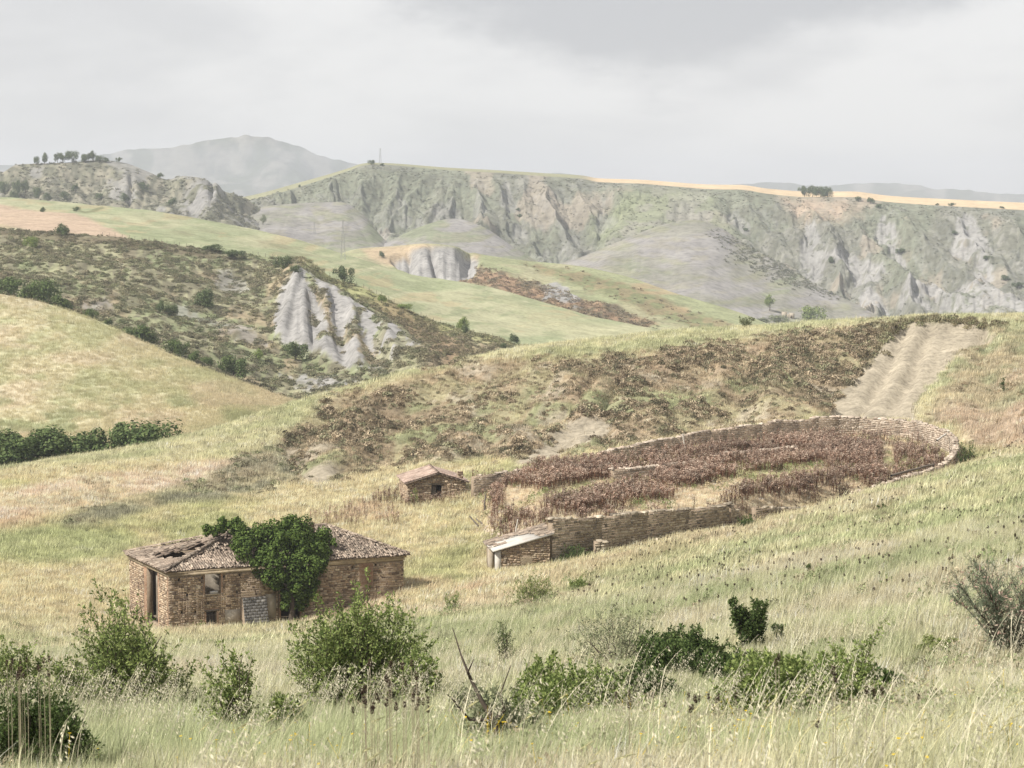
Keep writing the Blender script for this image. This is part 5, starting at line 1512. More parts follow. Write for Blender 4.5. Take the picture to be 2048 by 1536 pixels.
def cover(name, label, coll, npro, n, d0, d1, smin, smax, bright, keep=None, power=1.0, jitter=.36, clump=.35, tilt=.08):
    x, y = wedge(n, d0, d1, r, power)
    k = house_clear(x, y); x, y = x[k], y[k]
    z = H(x, y)
    c, scar, c2, br, yd, u, v = near_albedo(x, y, z)
    k = r.random(len(x)) > np.maximum(scar, c2 * .93) * 1.02
    s = r.uniform(smin, smax, len(x)) * (1 + clump * (fbm(x / 5, y / 6, 3, 140) - .5) * 2)
    if keep is not None:
        p, sm = keep(x, y, c, br, yd, u, v); k &= r.random(len(x)) < p; s = s * sm
    x, y, z, c, s = x[k], y[k], z[k], c[k], s[k]
    s = s * shade_low(x, y) * np.where(r.random(len(x)) > .90, 1.45, 1.0)
    c = pale(c) * bright * (1 + r.normal(0, jitter, (len(x), 1)))
    return scatter(name, label, coll, npro, np.stack([x, y, z], -1), r.normal(0, .5, len(x)), s, np.clip(c, .02, .8), r, tilt)
cover('grass', 'tall fine meadow grass in the foreground', C_FINE, 8, 56000, 6, 48, .6, 1.15, 1.58)
cover('grass', 'meadow grass over the lower slope', C_MIDG, 8, 60000, 44, 135, .75, 1.3, 1.58)
def k_far(x, y, c, br, yd, u, v):
    return np.clip(1 - .2 * br, 0, 1), np.where(yd > .5, .55, 1.0) * (1 - .25 * br)
cover('grass', 'dry grass over the valley floor and the ridge', C_FARG, 8, 120000, 128, 300, .75, 1.25, 1.42, k_far)
cover('grass', 'pale grass on the back ridge', C_FARG, 8, 75000, 295, 430, .85, 1.4, 1.42, k_far)
# seeding oats and bearded grasses stand above the rest near the camera
def oats(name, label, coll, npro, n, d0, d1, col, s0, s1, power=2):
    x, y = wedge(n, d0, d1, r, power); z = H(x, y)
    p = ss(.40, .62, fbm(x / 3, y / 5, 3, 150)); k = r.random(n) < .25 + .75 * p
    k &= r.random(n) < (shade_low(x, y) * 2 - 1.05)
    k &= ~((1024 + F * x / y < 330) & (y < 27) & (r.random(n) < .8))
    x, y, z = x[k], y[k], z[k]
    scatter(name, label, coll, npro, np.stack([x, y, z], -1), r.normal(0, .45, len(x)), r.uniform(s0, s1, len(x)), np.array(col) * (1 + r.normal(0, .12, (len(x), 1))), r, .10)
oats('wild_oats', 'pale seeding wild oats among the foreground grass', C_OAT, 8, 1400, 5, 40, (.72, .68, .53), .85, 1.25)
oats('wild_oats', 'pale seeding wild oats further down the slope', C_OAT, 8, 6500, 36, 120, (.78, .73, .57), .95, 1.6)
def k_weed(x, y, c, br, yd, u, v):
    return ss(.42, .70, fbm(x / 3 + 5, y / 5, 4, 155)), np.ones(len(x))
C_WEED = proto_coll('leafy_weed', [mesh_np('leafy_weed', *leafballs(G_, 60, .26, .11, 1.5, .9, .3)) for _ in range(6)], M_CLUMP)
def weeds(label, n, d0, d1, s0, s1):
    x, y = wedge(n, d0, d1, r); k = (r.random(n) < k_weed(x, y, 0, 0, 0, 0, 0)[0]) & house_clear(x, y) & (sdf(x, y, YARD) < -1); x, y = x[k], y[k]; z = H(x, y)
    cc = np.array([(.26, .31, .15), (.30, .33, .18), (.34, .34, .21), (.42, .36, .25)])[r.integers(0, 4, len(x))] * (1 + r.normal(0, .12, (len(x), 1)))
    scatter('weeds', label, C_WEED, 6, np.stack([x, y, z], -1), r.uniform(0, 6.28, len(x)), r.uniform(s0, s1, len(x)), np.clip(cc, .02, 1), r, .15)
weeds('leafy green weeds among the foreground grass', 9000, 16, 60, .4, .75)
weeds('leafy green weeds down the slope', 6500, 60, 215, .7, 1.5)
oats('bearded_grass', 'green bearded grass heads in the foreground', C_SPK, 6, 420, 4.5, 22, (.66, .64, .40), .8, 1.15)

# brush on the brown slope, the belt below it and the right-hand slope
def brush(name, label, n, poly, soft, d0, d1, dens, cols, s0, s1, seed, squash=1.0):
    rr = np.random.default_rng(seed)
    x, y = wedge(n, d0, d1, rr); z = H(x, y)
    u, v = PROJ(np.stack([x, y, z], -1))
    m = pmask(u, v, poly, soft)
    c, scar, c2 = near_albedo(x, y, z)[:3]
    cl = ss(.44, .60, fbm(x / 4.5, y / 6.5, 3, 160) * .7 + fbm(x / 15, y / 20, 2, 161) * .3)
    k = (rr.random(n) < m * dens * (.28 + .72 * cl)) & (rr.random(n) > np.maximum(scar, c2) * 1.0) & (sdf(x, y, YARD) < -.5)
    x, y, z, cl = x[k], y[k], z[k], cl[k]
    cc = np.array(cols)[rr.integers(0, len(cols), len(x))] * (1 + rr.normal(0, .15, (len(x), 1)))
    s = rr.uniform(s0, s1, len(x)) * (.7 + .5 * cl)
    return scatter(name, label, C_BUSHY, 8, np.stack([x, y, z - .03], -1), rr.uniform(0, 6.28, len(x)), np.stack([s * 1.1, s, s * squash], -1), np.clip(cc, .01, 1), rr, .15)
brush('undergrowth', 'low grey brown brush on the ridge slope', 90000, Z_BROWN, 16, 285, 420, .55, [(.20, .16, .11), (.33, .27, .185), (.165, .15, .10), (.43, .35, .25), (.32, .31, .20), (.52, .43, .31)], .5, 1.5, 61, 1.0)
brush('undergrowth', 'dark brush in the hollow below the ridge end', 40000, Z_BELT, 10, 270, 380, .3, [(.30, .28, .19), (.38, .33, .23), (.29, .30, .18)], .6, 1.5, 62, 1.0)
brush('undergrowth', 'rusty brush on the slope right of the yard', 30000, Z_SLOPER, 14, 260, 410, .22, [(.34, .27, .18), (.40, .30, .20), (.30, .305, .18)], .6, 1.5, 63, .8)

# turf lip hanging over the head and flank of the clay scar
rr = np.random.default_rng(66)
LIP = [(1742, 706), (1770, 668), (1800, 645), (1850, 639), (1920, 643), (1985, 652), (2010, 655)]
lp = []
for k in range(190):
    t = rr.random() * (len(LIP) - 1); i = int(t); f = t - i
    u, v = LIP[i][0] * (1 - f) + LIP[i + 1][0] * f + rr.normal(0, 9), LIP[i][1] * (1 - f) + LIP[i + 1][1] * f + rr.normal(0, 4)
    lp.append(hit(u, v, 290, 425))
lp = np.array(lp); n = len(lp)
scatter('turf_lip', 'dark overhanging turf along the head of the clay scar', C_BUSHY, 8, lp, rr.uniform(0, 6.28, n), rr.uniform(.7, 1.7, n), np.array([(.22, .19, .12), (.30, .26, .165), (.26, .26, .15)])[rr.integers(0, 3, n)], rr, .2)

# tall dry flower stalks inside the yard and around the buildings
def stalk(rng, h):
    V, Q, T = [], [], []
    top = np.array((rng.normal(0, .10) + .05, rng.normal(0, .08), h))
    def strip(a, b, w0, w1):
        i0 = sum(len(x) for x in V); s = np.array((1, .4, 0)) * .5; s2 = np.array((-.4, 1, 0)) * .5
        for q in (s, s2):
            i0 = sum(len(x) for x in V)
            V.append(np.array([a - q * w0, a + q * w0, b + q * w1, b - q * w1])); Q.append((i0, i0 + 1, i0 + 2, i0 + 3))
    strip(np.array((0, 0, -.1)), top, .05, .025)
    for k in range(9):
        t = rng.uniform(.35, 1.0); a = rng.uniform(0, 6.28)
        b = np.array((0, 0, 0)) + top * t; e = b + np.array((math.cos(a) * .22, math.sin(a) * .22, rng.uniform(.10, .30)))
        strip(b, e, .02, .014)
    for k in range(16):                                  # withered leaves low down
        t = rng.uniform(.12, .8); a = rng.uniform(0, 6.28); p = top * t
        d = np.array((math.cos(a), math.sin(a), rng.uniform(-.8, .3))) * rng.uniform(.10, .26); s = np.cross(d, UP); s = s / np.linalg.norm(s) * .03
        i0 = sum(len(x) for x in V); V.append(np.array([p, p + d * .5 + s, p + d, p + d * .5 - s])); Q.append((i0, i0 + 1, i0 + 2, i0 + 3))
    return V, Q, T
def heads(rng, h):
    n = 15; V = []
    c = np.array((rng.normal(0, .05), rng.normal(0, .05), h))
    for k in range(n):
        a = rng.uniform(0, 6.28); q = c + np.array((math.cos(a), math.sin(a), 0)) * rng.uniform(0, .26) + UP * rng.uniform(-.25, .06)
        e = rng.normal(0, 1, 3); e[2] *= .5; e /= np.linalg.norm(e); f_ = np.cross(e, UP + rng.normal(0, .3, 3)); f_ /= np.linalg.norm(f_); s = rng.uniform(.04, .085)
        V.append(np.array([q - e * s, q - f_ * s, q + e * s, q + f_ * s]))
    V = np.concatenate(V); return V, np.arange(len(V)).reshape(-1, 4)
M_STALK = mat_leaf('dry_stalk', (.125, .068, .045), (.25, .15, .10), .1, 'tint', True)
M_UMBEL = mat_leaf('dry_flower_head', (.29, .205, .155), (.54, .42, .33), .25, 'tint', True)
metas = []
for k in range(10):
    h = G_.uniform(1.2, 1.75); V, Q, T = stalk(G_, h); V2, Q2 = heads(G_, h)
    n0 = sum(len(x) for x in V)
    me = mesh_np('dry_stalk', np.concatenate(V + [V2]), [np.concatenate([np.array(Q), Q2 + n0])])
    me.materials.append(M_STALK); me.materials.append(M_UMBEL)
    me.polygons.foreach_set('material_index', np.concatenate([np.zeros(len(Q)), np.ones(len(Q2))]).astype(np.int32))
    metas.append(me)
C_STALK = bpy.data.collections.new('dry_stalk')
for k, me in enumerate(metas): C_STALK.objects.link(bpy.data.objects.new('dry_stalk_%02d' % k, me))
Y_CLEAR = [[(1000, 975), (1090, 985), (1200, 965), (1290, 950), (1310, 962), (1210, 985), (1090, 1010), (1075, 1035), (1000, 1030)],
           [(1090, 1040), (1240, 1020), (1330, 1005), (1400, 975), (1500, 955), (1640, 928), (1655, 940), (1560, 965), (1480, 985), (1440, 1015), (1270, 1032), (1110, 1052)],
           [(1460, 1000), (1500, 1010), (1600, 1008), (1500, 1024)], [(1766, 895), (1786, 893), (1786, 945), (1766, 945)]]
def stalks(name, label, n, region, dens, s0, s1, seed, clear=True):
    rr = np.random.default_rng(seed)
    x, y = rr.uniform(-26, 72, n), rr.uniform(212, 326, n)
    z = H(x, y); u, v = PROJ(np.stack([x, y, z], -1))
    w = (fbm(x / 3, y / 3, 3, 171) - .5) * 18
    if region == 'yard':
        m = (sdf(x, y, YARD) > .9) & (u > 985)
        bw = seg_dist(x, y, bp[6:])                      # a bare strip runs along the foot of the curved wall
        m &= (bw > 5.5 + .12 * w) | (rr.random(n) < .12)
        for q in Y_CLEAR: m &= sdf(u, v, q) + w * .7 + 1 < 0
    else:
        m = np.zeros(n, bool)
        for q in region: m |= sdf(u, v, q) + w > 0
        m &= house_clear(x, y)
    k = m & (rr.random(n) < dens * (.22 + .78 * ss(.37, .52, fbm(x / 4, y / 4, 3, 173))))
    x, y, z = x[k], y[k], z[k]
    scatter(name, label, C_STALK, 10, np.stack([x, y, z], -1), rr.uniform(0, 6.28, len(x)), rr.uniform(s0, s1, len(x)) * (.72 + .5 * fbm(x / 3.5 + 7, y / 3.5, 3, 176)), np.clip((.62 + .8 * fbm(x / 5, y / 5, 3, 177))[:, None] * (1 + rr.normal(0, .22, (len(x), 1))) * (1 + np.array((.0, .05, .06)) * rr.normal(0, 1, (len(x), 1))), .3, 1.6), rr, .13)
stalks('dry_stalks', 'dense brown stalks of dead umbels filling the walled yard', 90000, 'yard', .85, .72, 1.15, 71)
stalks('dry_stalks', 'brown dead umbels along the left edge of the yard and round the hut', 60000, [[(940, 958), (1010, 950), (1010, 1000), (1000, 1060), (985, 1068), (955, 1010)], [(700, 1010), (800, 985), (830, 1000), (930, 995), (945, 1010), (800, 1015), (720, 1020)]], .45, .6, 1.0, 72)
stalks('dry_stalks', 'loose stand of dead umbels behind the farmhouse', 60000, [[(600, 1040), (690, 1018), (790, 1020), (800, 1058), (740, 1062), (640, 1062)]], .22, .6, 1.0, 73)

rr = np.random.default_rng(78)
x, y = rr.uniform(-5, 72, 14000), rr.uniform(225, 326, 14000)
k = (sdf(x, y, YARD) > .8) & (rr.random(14000) < .32 * ss(.5, .64, fbm(x / 5 + 3, y / 5, 3, 179))); x, y = x[k], y[k]; z = H(x, y)
scatter('weeds', 'green weeds and straw tufts between the dead umbels', C_WEED, 6, np.stack([x, y, z], -1), rr.uniform(0, 6, len(x)), rr.uniform(.9, 2.0, len(x)), np.array([(.24, .28, .12), (.33, .33, .18), (.46, .38, .25)])[rr.integers(0, 3, len(x))] * (1 + rr.normal(0, .15, (len(x), 1))), rr, .15)

# scrub on the farther hills, denser where the soil is not bare
def hill_cover(S, name, label, n, s0, s1, prob, cols, seed, coll=None, npro=8, use_alb=.5, squash=.8, tilt=.15):
    coll = coll or C_TUFT
    rr = np.random.default_rng(seed)
    nr, nc = S.P.shape[:2]
    i = rr.integers(1, S.nr, n); j = rr.integers(0, nc - 1, n); f, g_ = rr.random(n)[:, None], rr.random(n)[:, None]
    P = (S.P[i - 1, j] * (1 - f) + S.P[i, j] * f) * (1 - g_) + (S.P[i - 1, j + 1] * (1 - f) + S.P[i, j + 1] * f) * g_
    u, v = S.pu[i, j], S.pv[i, j]
    k = (rr.random(n) < prob(u, v, S, i, j)) & (u > -140) & (u < 2190)
    P, i, j = P[k], i[k], j[k]
    c = np.array(cols)[rr.integers(0, len(cols), len(P))]
    c = c * (1 - use_alb) + S.C[i, j] * use_alb
    c = c * (1 + rr.normal(0, .14, (len(P), 1)))
    s = rr.uniform(s0, s1, len(P))
    return scatter(name, label, coll, npro, P, rr.uniform(0, 6.28, len(P)), np.stack([s * 1.1, s * 1.1, s * squash], -1), np.clip(c, .01, 1), rr, tilt)
hill_cover(S_GOLD, 'grass', 'ripe grass covering the golden hill', 60000, .9, 1.5, lambda u, v, S, i, j: np.ones(len(u)), [(.6, .53, .36)], 81, C_FARG, 8, .9, 1.0)
hill_cover(S_SCRUB, 'undergrowth', 'low scrub on the dark hill', 60000, .9, 2.6, lambda u, v, S, i, j: (1 - np.clip(S.m['clay'][i, j] * 1.3, 0, 1)) * (.15 + .85 * ss(.44, .58, fbm(u / 22, v / 10, 3, 180))), [(.20, .185, .125), (.30, .275, .185), (.21, .235, .13), (.40, .35, .245), (.15, .165, .095)], 82, C_BUSHY)
hill_cover(S_RIDGE, 'undergrowth', 'rusty scrub on the second ridge', 16000, 1.2, 3.2, lambda u, v, S, i, j: (1 - S.m['clay'][i, j]) * np.maximum(pmask(u, v, BAND, 8), .12 * pmask(u, v, DARKG, 10)), [(.34, .25, .165), (.26, .225, .15), (.40, .30, .20)], 83)
hill_cover(S_ESC, 'undergrowth', 'scattered scrub over the gullied escarpment', 24000, .9, 2.6, lambda u, v, S, i, j: (1 - S.m['clay'][i, j]) * (S.t[i, j] < .985) * (.10 + .9 * ss(.46, .60, fbm(u / 16, v / 7, 3, 185))), [(.17, .175, .13), (.25, .245, .18), (.15, .165, .115)], 84, None, 8, .55, .7)
SPUR = [(1425, 462), (1470, 462), (1520, 485), (1600, 532), (1665, 588), (1600, 572), (1530, 545), (1460, 515)]
hill_cover(S_M1, 'undergrowth', 'dark scrub on the right flank of the grey mound', 22000, 1.2, 3.4, lambda u, v, S, i, j: pmask(u, v, SPUR, 20) * (.3 + .7 * ss(.4, .56, fbm(u / 14, v / 8, 3, 187))), [(.19, .195, .145), (.24, .235, .17), (.16, .18, .12)], 86, None, 8, .4, .8)
hill_cover(S_L8, 'undergrowth', 'scattered scrub on the far left hill', 12000, 1.6, 4.0, lambda u, v, S, i, j: (1 - S.m['clay'][i, j]) * (.15 + .85 * ss(.46, .6, fbm(u / 14, v / 8, 3, 186))), [(.22, .22, .16), (.27, .26, .19)], 85, None, 8, .4, .8)
# ------------------------------------------------------------------ shrubs and trees
def leaf_quads(rng, P, Dr, ln, wd, droop=0.0, nrm=None):
    """diamond leaves at points P growing along directions Dr"""
    n = len(P)
    if nrm is not None:                                  # leaves lying on the outside of a clump, facing outwards
        nrm = nrm + rng.normal(0, .38, (n, 3)); Dr = np.cross(nrm, rng.normal(0, 1, (n, 3))); Dr /= np.linalg.norm(Dr, axis=1)[:, None]
    ax = Dr + rng.normal(0, .45 if nrm is None else .15, (n, 3)); ax[:, 2] -= droop; ax /= np.linalg.norm(ax, axis=1)[:, None]
    sd_ = np.cross(ax, rng.normal(0, 1, (n, 3)) + np.array((0, 0, .8))); sd_ /= np.linalg.norm(sd_, axis=1)[:, None] + 1e-9
    if nrm is not None: sd_ = np.cross(nrm, ax); sd_ /= np.linalg.norm(sd_, axis=1)[:, None] + 1e-9
    L_ = ln * rng.uniform(.6, 1.3, n)[:, None]; W_ = L_ * wd / ln
    V = np.stack([P, P + ax * L_ * .5 + sd_ * W_ * .5, P + ax * L_, P + ax * L_ * .5 - sd_ * W_ * .5], 1).reshape(-1, 3)
    return V, np.arange(4 * n).reshape(-1, 4)

def grow(rng, h, w, stems, twigs, up, leaf_n, ln, wd, bare=.12, spiky=.5, sub=2):
    """branch skeleton with leaves along its twigs: returns wood Geo, leaf points and directions"""
    g = Geo(); LP, LD = [], []
    def put(pts, n, t0):
        t = rng.uniform(t0, 1.0, n) ** .8; i = t * (len(pts) - 1); j = np.minimum(i.astype(int), len(pts) - 2); f = (i - j)[:, None]
        p = pts[j] * (1 - f) + pts[j + 1] * f
        d = pts[j + 1] - pts[j]; d = d / (np.linalg.norm(d, axis=1)[:, None] + 1e-9)
        o = rng.normal(0, 1, (n, 3)); o -= d * (o * d).sum(1)[:, None]; o /= np.linalg.norm(o, axis=1)[:, None]
        LP.append(p + o * .012); LD.append(d * .7 + o * .8)
    for s in range(stems):
        az = rng.uniform(0, 2 * math.pi); rr = math.sqrt(rng.random())
        b = np.array((math.cos(az), math.sin(az), 0)) * w * .10 * rr; b[2] = -.15
        tip = np.array((math.cos(az) * w * .5 * rr, math.sin(az) * w * .5 * rr, h * rng.uniform(.62, 1.0) * (1 - .35 * rr * rr * (1 - up))))
        t = np.linspace(0, 1, 8)[:, None]
        st = b + (tip - b) * t; st[:, :2] -= (tip - b)[None, :2] * (t - t ** 1.7) * up
        st[1:] += np.cumsum(rng.normal(0, .018 * h, (7, 3)), 0) * np.array((1, 1, .5))
        g.tube(st, np.linspace(.022, .006, 8) * h * .55, 5)
        put(st, int(leaf_n * 1.2), .55)
        for k in range(twigs):
            q = rng.uniform(bare, 1.0) ** .9; i = q * 7; j = min(int(i), 6); p0 = st[j] + (st[j + 1] - st[j]) * (i - j)
            a2 = rng.uniform(0, 2 * math.pi); ll = h * rng.uniform(.12, .34) * (1.15 - .5 * q) 
            d = np.array((math.cos(a2), math.sin(a2), rng.uniform(-.1, .9) + spiky)); d /= np.linalg.norm(d)
            tt = np.linspace(0, 1, 4)[:, None]
            tw = p0 + d * ll * tt + UP * ll * .25 * tt ** 2 + rng.normal(0, .015 * h, (4, 3)) * tt
            g.tube(tw, np.linspace(.007, .002, 4) * h * .6, 3)
            put(tw, leaf_n, .1)
            for m in range(sub):
                q2 = rng.uniform(.3, 1); i2 = q2 * 3; j2 = min(int(i2), 2); p1 = tw[j2] + (tw[j2 + 1] - tw[j2]) * (i2 - j2)
                d2 = d + rng.normal(0, .6, 3) + UP * .2; d2 /= np.linalg.norm(d2)
                t2 = p1 + d2 * ll * .5 * np.linspace(0, 1, 3)[:, None]
                g.tube(t2, np.linspace(.003, .0015, 3) * h * .6, 3)
                put(t2, leaf_n // 2, .0)
    return g, np.concatenate(LP), np.concatenate(LD)

def bushy(rng, h, w, ntw, leaf_n, sprig=.10, lift=.10):
    """rounded tangled bush: twigs start all through an uneven half ellipsoid and grow outwards"""
    g = Geo(); LP, LD = [], []
    sd = int(rng.integers(1, 9999))
    for k in range(12):
        az = rng.uniform(0, 6.28); r = math.sqrt(rng.random()) * .42 * w
        e = np.array((math.cos(az) * r, math.sin(az) * r, h * rng.uniform(.35, .8)))
        t = np.linspace(0, 1, 6)[:, None]
        g.tube(np.array((e[0] * .12, e[1] * .12, -.2)) * (1 - t) + e * t + rng.normal(0, .03 * h, (6, 3)) * t, np.linspace(.02, .005, 6) * h * .6, 5)
    n = ntw
    d = rng.normal(0, 1, (n, 3)); d /= np.linalg.norm(d, axis=1)[:, None]; d[:, 2] = np.abs(d[:, 2]) * 1.02 - .02
    lob = .45 + .85 * vn(np.arctan2(d[:, 0], d[:, 1]) * 1.9 + 20, d[:, 2] * 2.6 + sd, sd)
    r = rng.uniform(.12, 1, n) ** .55 * lob
    P0 = np.stack([d[:, 0] * w * .5 * r, d[:, 1] * w * .5 * r, h * (lift + (.86 - lift) * d[:, 2] * r)], -1)
    for k in range(n):
        big = rng.random() < sprig
        ll = h * rng.uniform(.07, .17) * (2.5 if big else 1)
        q = d[k] * .6 + UP * (.9 if big else .45) + rng.normal(0, .35, 3); q /= np.linalg.norm(q)
        t = np.array((0, .35, .7, 1.0))[:, None]
        tw = P0[k] - q * ll * .3 + q * ll * t + rng.normal(0, .012 * h, (4, 3)) * t
        g.tube(tw[::3], np.array((.005, .0015)) * h * .5, 3)
        m = int(leaf_n * (2.3 if big else 1)); tt = rng.uniform(0, 1, m); i = tt * 3; j = np.minimum(i.astype(int), 2); f = (i - j)[:, None]
        p = tw[j] * (1 - f) + tw[j + 1] * f
        o = rng.normal(0, 1, (m, 3)); o /= np.linalg.norm(o, axis=1)[:, None]
        LP.append(p + o * .02); LD.append(np.repeat(q[None], m, 0) * .6 + o * .8)
    return g, np.concatenate(LP), np.concatenate(LD)

M_BARK = mat_plain('dark_bark', (.085, .068, .052), .35, 8, .5, .95)
M_LSHRUB = mat_leaf('shrub_leaf', (.085, .13, .038), (.35, .41, .145), .3)
M_LDARK = mat_leaf('dark_shrub_leaf', (.035, .06, .022), (.14, .19, .065), .25)
M_LYEL = mat_leaf('fresh_shrub_leaf', (.17, .215, .07), (.34, .365, .15), .35)
M_LGREY = mat_leaf('grey_shrub_leaf', (.17, .195, .11), (.30, .315, .19), .3)
M_LTAM = mat_leaf('tamarisk_leaf', (.10, .135, .085), (.25, .29, .19), .3)
M_PINK = mat_leaf('tamarisk_flower', (.42, .28, .22), (.56, .40, .33), .3)
M_LFIG = mat_leaf('fig_leaf', (.034, .06, .016), (.14, .195, .055), .18)
M_LTREE = mat_leaf('tree_leaf', (.07, .10, .045), (.16, .195, .095), .2)
M_LHEDGE = mat_leaf('hedge_leaf', (.06, .095, .035), (.17, .215, .085), .2)

def put_shrub(u, v, D, hpx, wpx, label, seed, mat, leaf=(.10, .05), stems=16, twigs=12, up=.5, leaf_n=14, spiky=.5, sub=2, bare=.03, cat='shrub', name='shrub', pink=False, thick=1.0, lean=(0, 0), dome=0, sprig=.10):
    p = PX(u, v, D); z = float(H(p[0:1], p[1:2])[0])
    top = float(PX(u, v - hpx, D)[2]); h = max(top - z, .4); w = wpx * D / F
    rr = np.random.default_rng(seed)
    root = thing(name, label, cat, (p[0], p[1], z))
    if dome: g, LP, LD = bushy(rr, h, w, dome, leaf_n, sprig)
    else: g, LP, LD = grow(rr, h, w, stems, twigs, up, leaf_n, *leaf, bare=bare, spiky=spiky, sub=sub)
    off = np.array((p[0], p[1], z))
    sh = np.array((lean[0], lean[1], 0.0))
    for q in g.V: q += off + sh * q[:, 2:3]
    LP = LP + sh * LP[:, 2:3]
    g.build('branches', M_BARK, root)
    V, Q = leaf_quads(rr, LP, LD, *leaf)
    me = mesh_np('foliage', V, Q); link('foliage', me, mat, root)
    if pink:
        k = rr.random(len(LP)) < pink
        V, Q = leaf_quads(rr, LP[k] + rr.normal(0, .05, (k.sum(), 3)) + UP * .05, LD[k], leaf[0] * 1.6, .035)
        link('blossom', mesh_np('blossom', V, Q), M_PINK, root)
    return root

put_shrub(255, 1400, 62, 225, 250, 'large leafy green shrub left of centre hiding the farmhouse corner', 101, M_LSHRUB, stems=22, twigs=16, leaf_n=15, dome=961, sprig=0.26)
put_shrub(715, 1400, 60, 245, 265, 'largest bright green shrub in front of the right half of the farmhouse', 102, M_LSHRUB, stems=26, twigs=18, leaf_n=15, spiky=.7, dome=1085, sprig=0.28)
put_shrub(462, 1460, 44, 195, 120, 'narrow upright green bush between the two large shrubs', 103, M_LSHRUB, (.075, .04), stems=12, twigs=13, leaf_n=14, up=.7, dome=248, sprig=0.15)
put_shrub(70, 1570, 27, 215, 260, 'rounded dark green bush in the bottom left corner', 104, M_LDARK, (.046, .024), stems=22, twigs=16, leaf_n=16, up=.2, spiky=.2, dome=1700, sprig=0.04)
put_shrub(30, 1350, 66, 80, 130, 'low green bush at the left edge behind the corner bush', 105, M_LSHRUB, stems=12, twigs=10, up=.2, dome=465, sprig=0.1)
put_shrub(130, 1380, 60, 80, 110, 'small sprawling bush at the foot of the large left shrub', 106, M_LSHRUB, stems=10, twigs=10, up=.2, dome=372, sprig=0.1)
put_shrub(840, 1400, 58, 110, 90, 'thin low bush on the right of the largest green shrub', 107, M_LSHRUB, stems=8, twigs=9, up=.3, dome=310, sprig=0.2)
put_shrub(1240, 1360, 76, 165, 220, 'grey green thorny shrub with bare dark twigs', 108, M_LGREY, (.08, .04), stems=14, twigs=10, leaf_n=7, up=.35, spiky=.3, dome=403, sprig=0.2)
put_shrub(1390, 1410, 64, 170, 190, 'dense dark green shrub right of the grey thorny one', 109, M_LDARK, stems=18, twigs=14, leaf_n=15, dome=651, sprig=0.2)
put_shrub(1500, 1355, 72, 150, 75, 'tall slim dark bush with an upright leafy top', 110, M_LDARK, stems=12, twigs=20, leaf_n=20, up=.9, spiky=.9)
put_shrub(1556, 1320, 76, 68, 34, 'little upright dark bush beside the slim one', 111, M_LDARK, stems=5, twigs=9, leaf_n=14, up=.9, spiky=.9)
put_shrub(1610, 1530, 38, 235, 370, 'broad leafy green bush low in the right foreground', 112, M_LSHRUB, (.072, .038), stems=26, twigs=15, leaf_n=15, up=.1, spiky=.1, dome=1500, sprig=0.14)
put_shrub(1700, 1460, 42, 205, 110, 'loose bush with long arching leafy sprays', 113, M_LSHRUB, (.07, .036), stems=5, twigs=12, leaf_n=14, up=.1, spiky=.6)
put_shrub(1160, 1470, 46, 165, 270, 'spreading green bush left of the dark shrubs in the foreground', 114, M_LSHRUB, (.075, .04), stems=20, twigs=12, leaf_n=12, up=.2, spiky=.3, dome=744, sprig=0.16)
put_shrub(1300, 1430, 52, 100, 130, 'small dark bush below the grey thorny shrub', 115, M_LDARK, stems=12, twigs=11, up=.2, dome=465, sprig=0.08)
put_shrub(2030, 1420, 52, 300, 330, 'feathery grey green tamarisk with pink tufts at the right edge', 116, M_LTAM, (.08, .012), stems=18, twigs=17, leaf_n=24, up=.1, spiky=.4, sub=4, cat='tamarisk', name='tamarisk', pink=.035)
put_shrub(1000, 1500, 36, 130, 150, 'ragged thorn bush with half bare branches in the centre foreground', 117, M_LGREY, (.075, .04), stems=10, twigs=10, leaf_n=8, up=.3, dome=403, sprig=0.15)
put_shrub(1068, 1205, 165, 62, 90, 'bright green bush on the slope below the lean-to shed', 118, M_LYEL, (.11, .05), stems=12, twigs=10, leaf_n=10, up=.2, dome=341, sprig=0.1)
put_shrub(1156, 1185, 170, 36, 58, 'smaller green bush right of the bright one below the shed', 119, M_LSHRUB, (.11, .05), stems=8, twigs=8, leaf_n=9, dome=217, sprig=0.1)
put_shrub(1010, 1312, 92, 66, 60, 'small dark green bush on the slope right of the farmhouse', 120, M_LDARK, (.07, .03), stems=8, twigs=9, leaf_n=10)
put_shrub(1619, 1186, 120, 36, 24, 'tiny dark bush alone on the open slope', 121, M_LDARK, (.08, .035), stems=5, twigs=8, leaf_n=9)
put_shrub(1766, 1042, 175, 34, 40, 'small dark bush high on the slope below the curved wall', 122, M_LDARK, (.10, .04), stems=5, twigs=8, leaf_n=9, up=.6)
put_shrub(1492, 1066, 226, 38, 46, 'dark green bush in front of the gap in the yard wall', 123, M_LDARK, (.14, .06), stems=7, twigs=9, leaf_n=10, dome=201, sprig=0.1)
put_shrub(1931, 916, 284, 44, 56, 'dark bush against the outside of the curved wall', 124, M_LDARK, (.20, .09), stems=9, twigs=9, leaf_n=10, dome=201, sprig=0.1)
put_shrub(905, 1200, 180, 18, 44, 'low green bush on the grass right of the farmhouse', 125, M_LSHRUB, (.12, .05), stems=6, twigs=8, leaf_n=8)
put_shrub(1160, 926, 292, 28, 76, 'olive green bush at the left end of the tall back wall', 126, M_LGREY, (.2, .08), stems=9, twigs=9, leaf_n=10, dome=201, sprig=0.1)
put_shrub(828, 1004, 280.5, 26, 20, 'light green bush by the front corner of the stone hut', 127, M_LYEL, (.14, .06), stems=5, twigs=7, leaf_n=8)
put_shrub(405, 1258, 206, 22, 40, 'low green weeds bush at the foot of the farmhouse front wall', 128, M_LSHRUB, (.12, .05), stems=7, twigs=7, leaf_n=8)
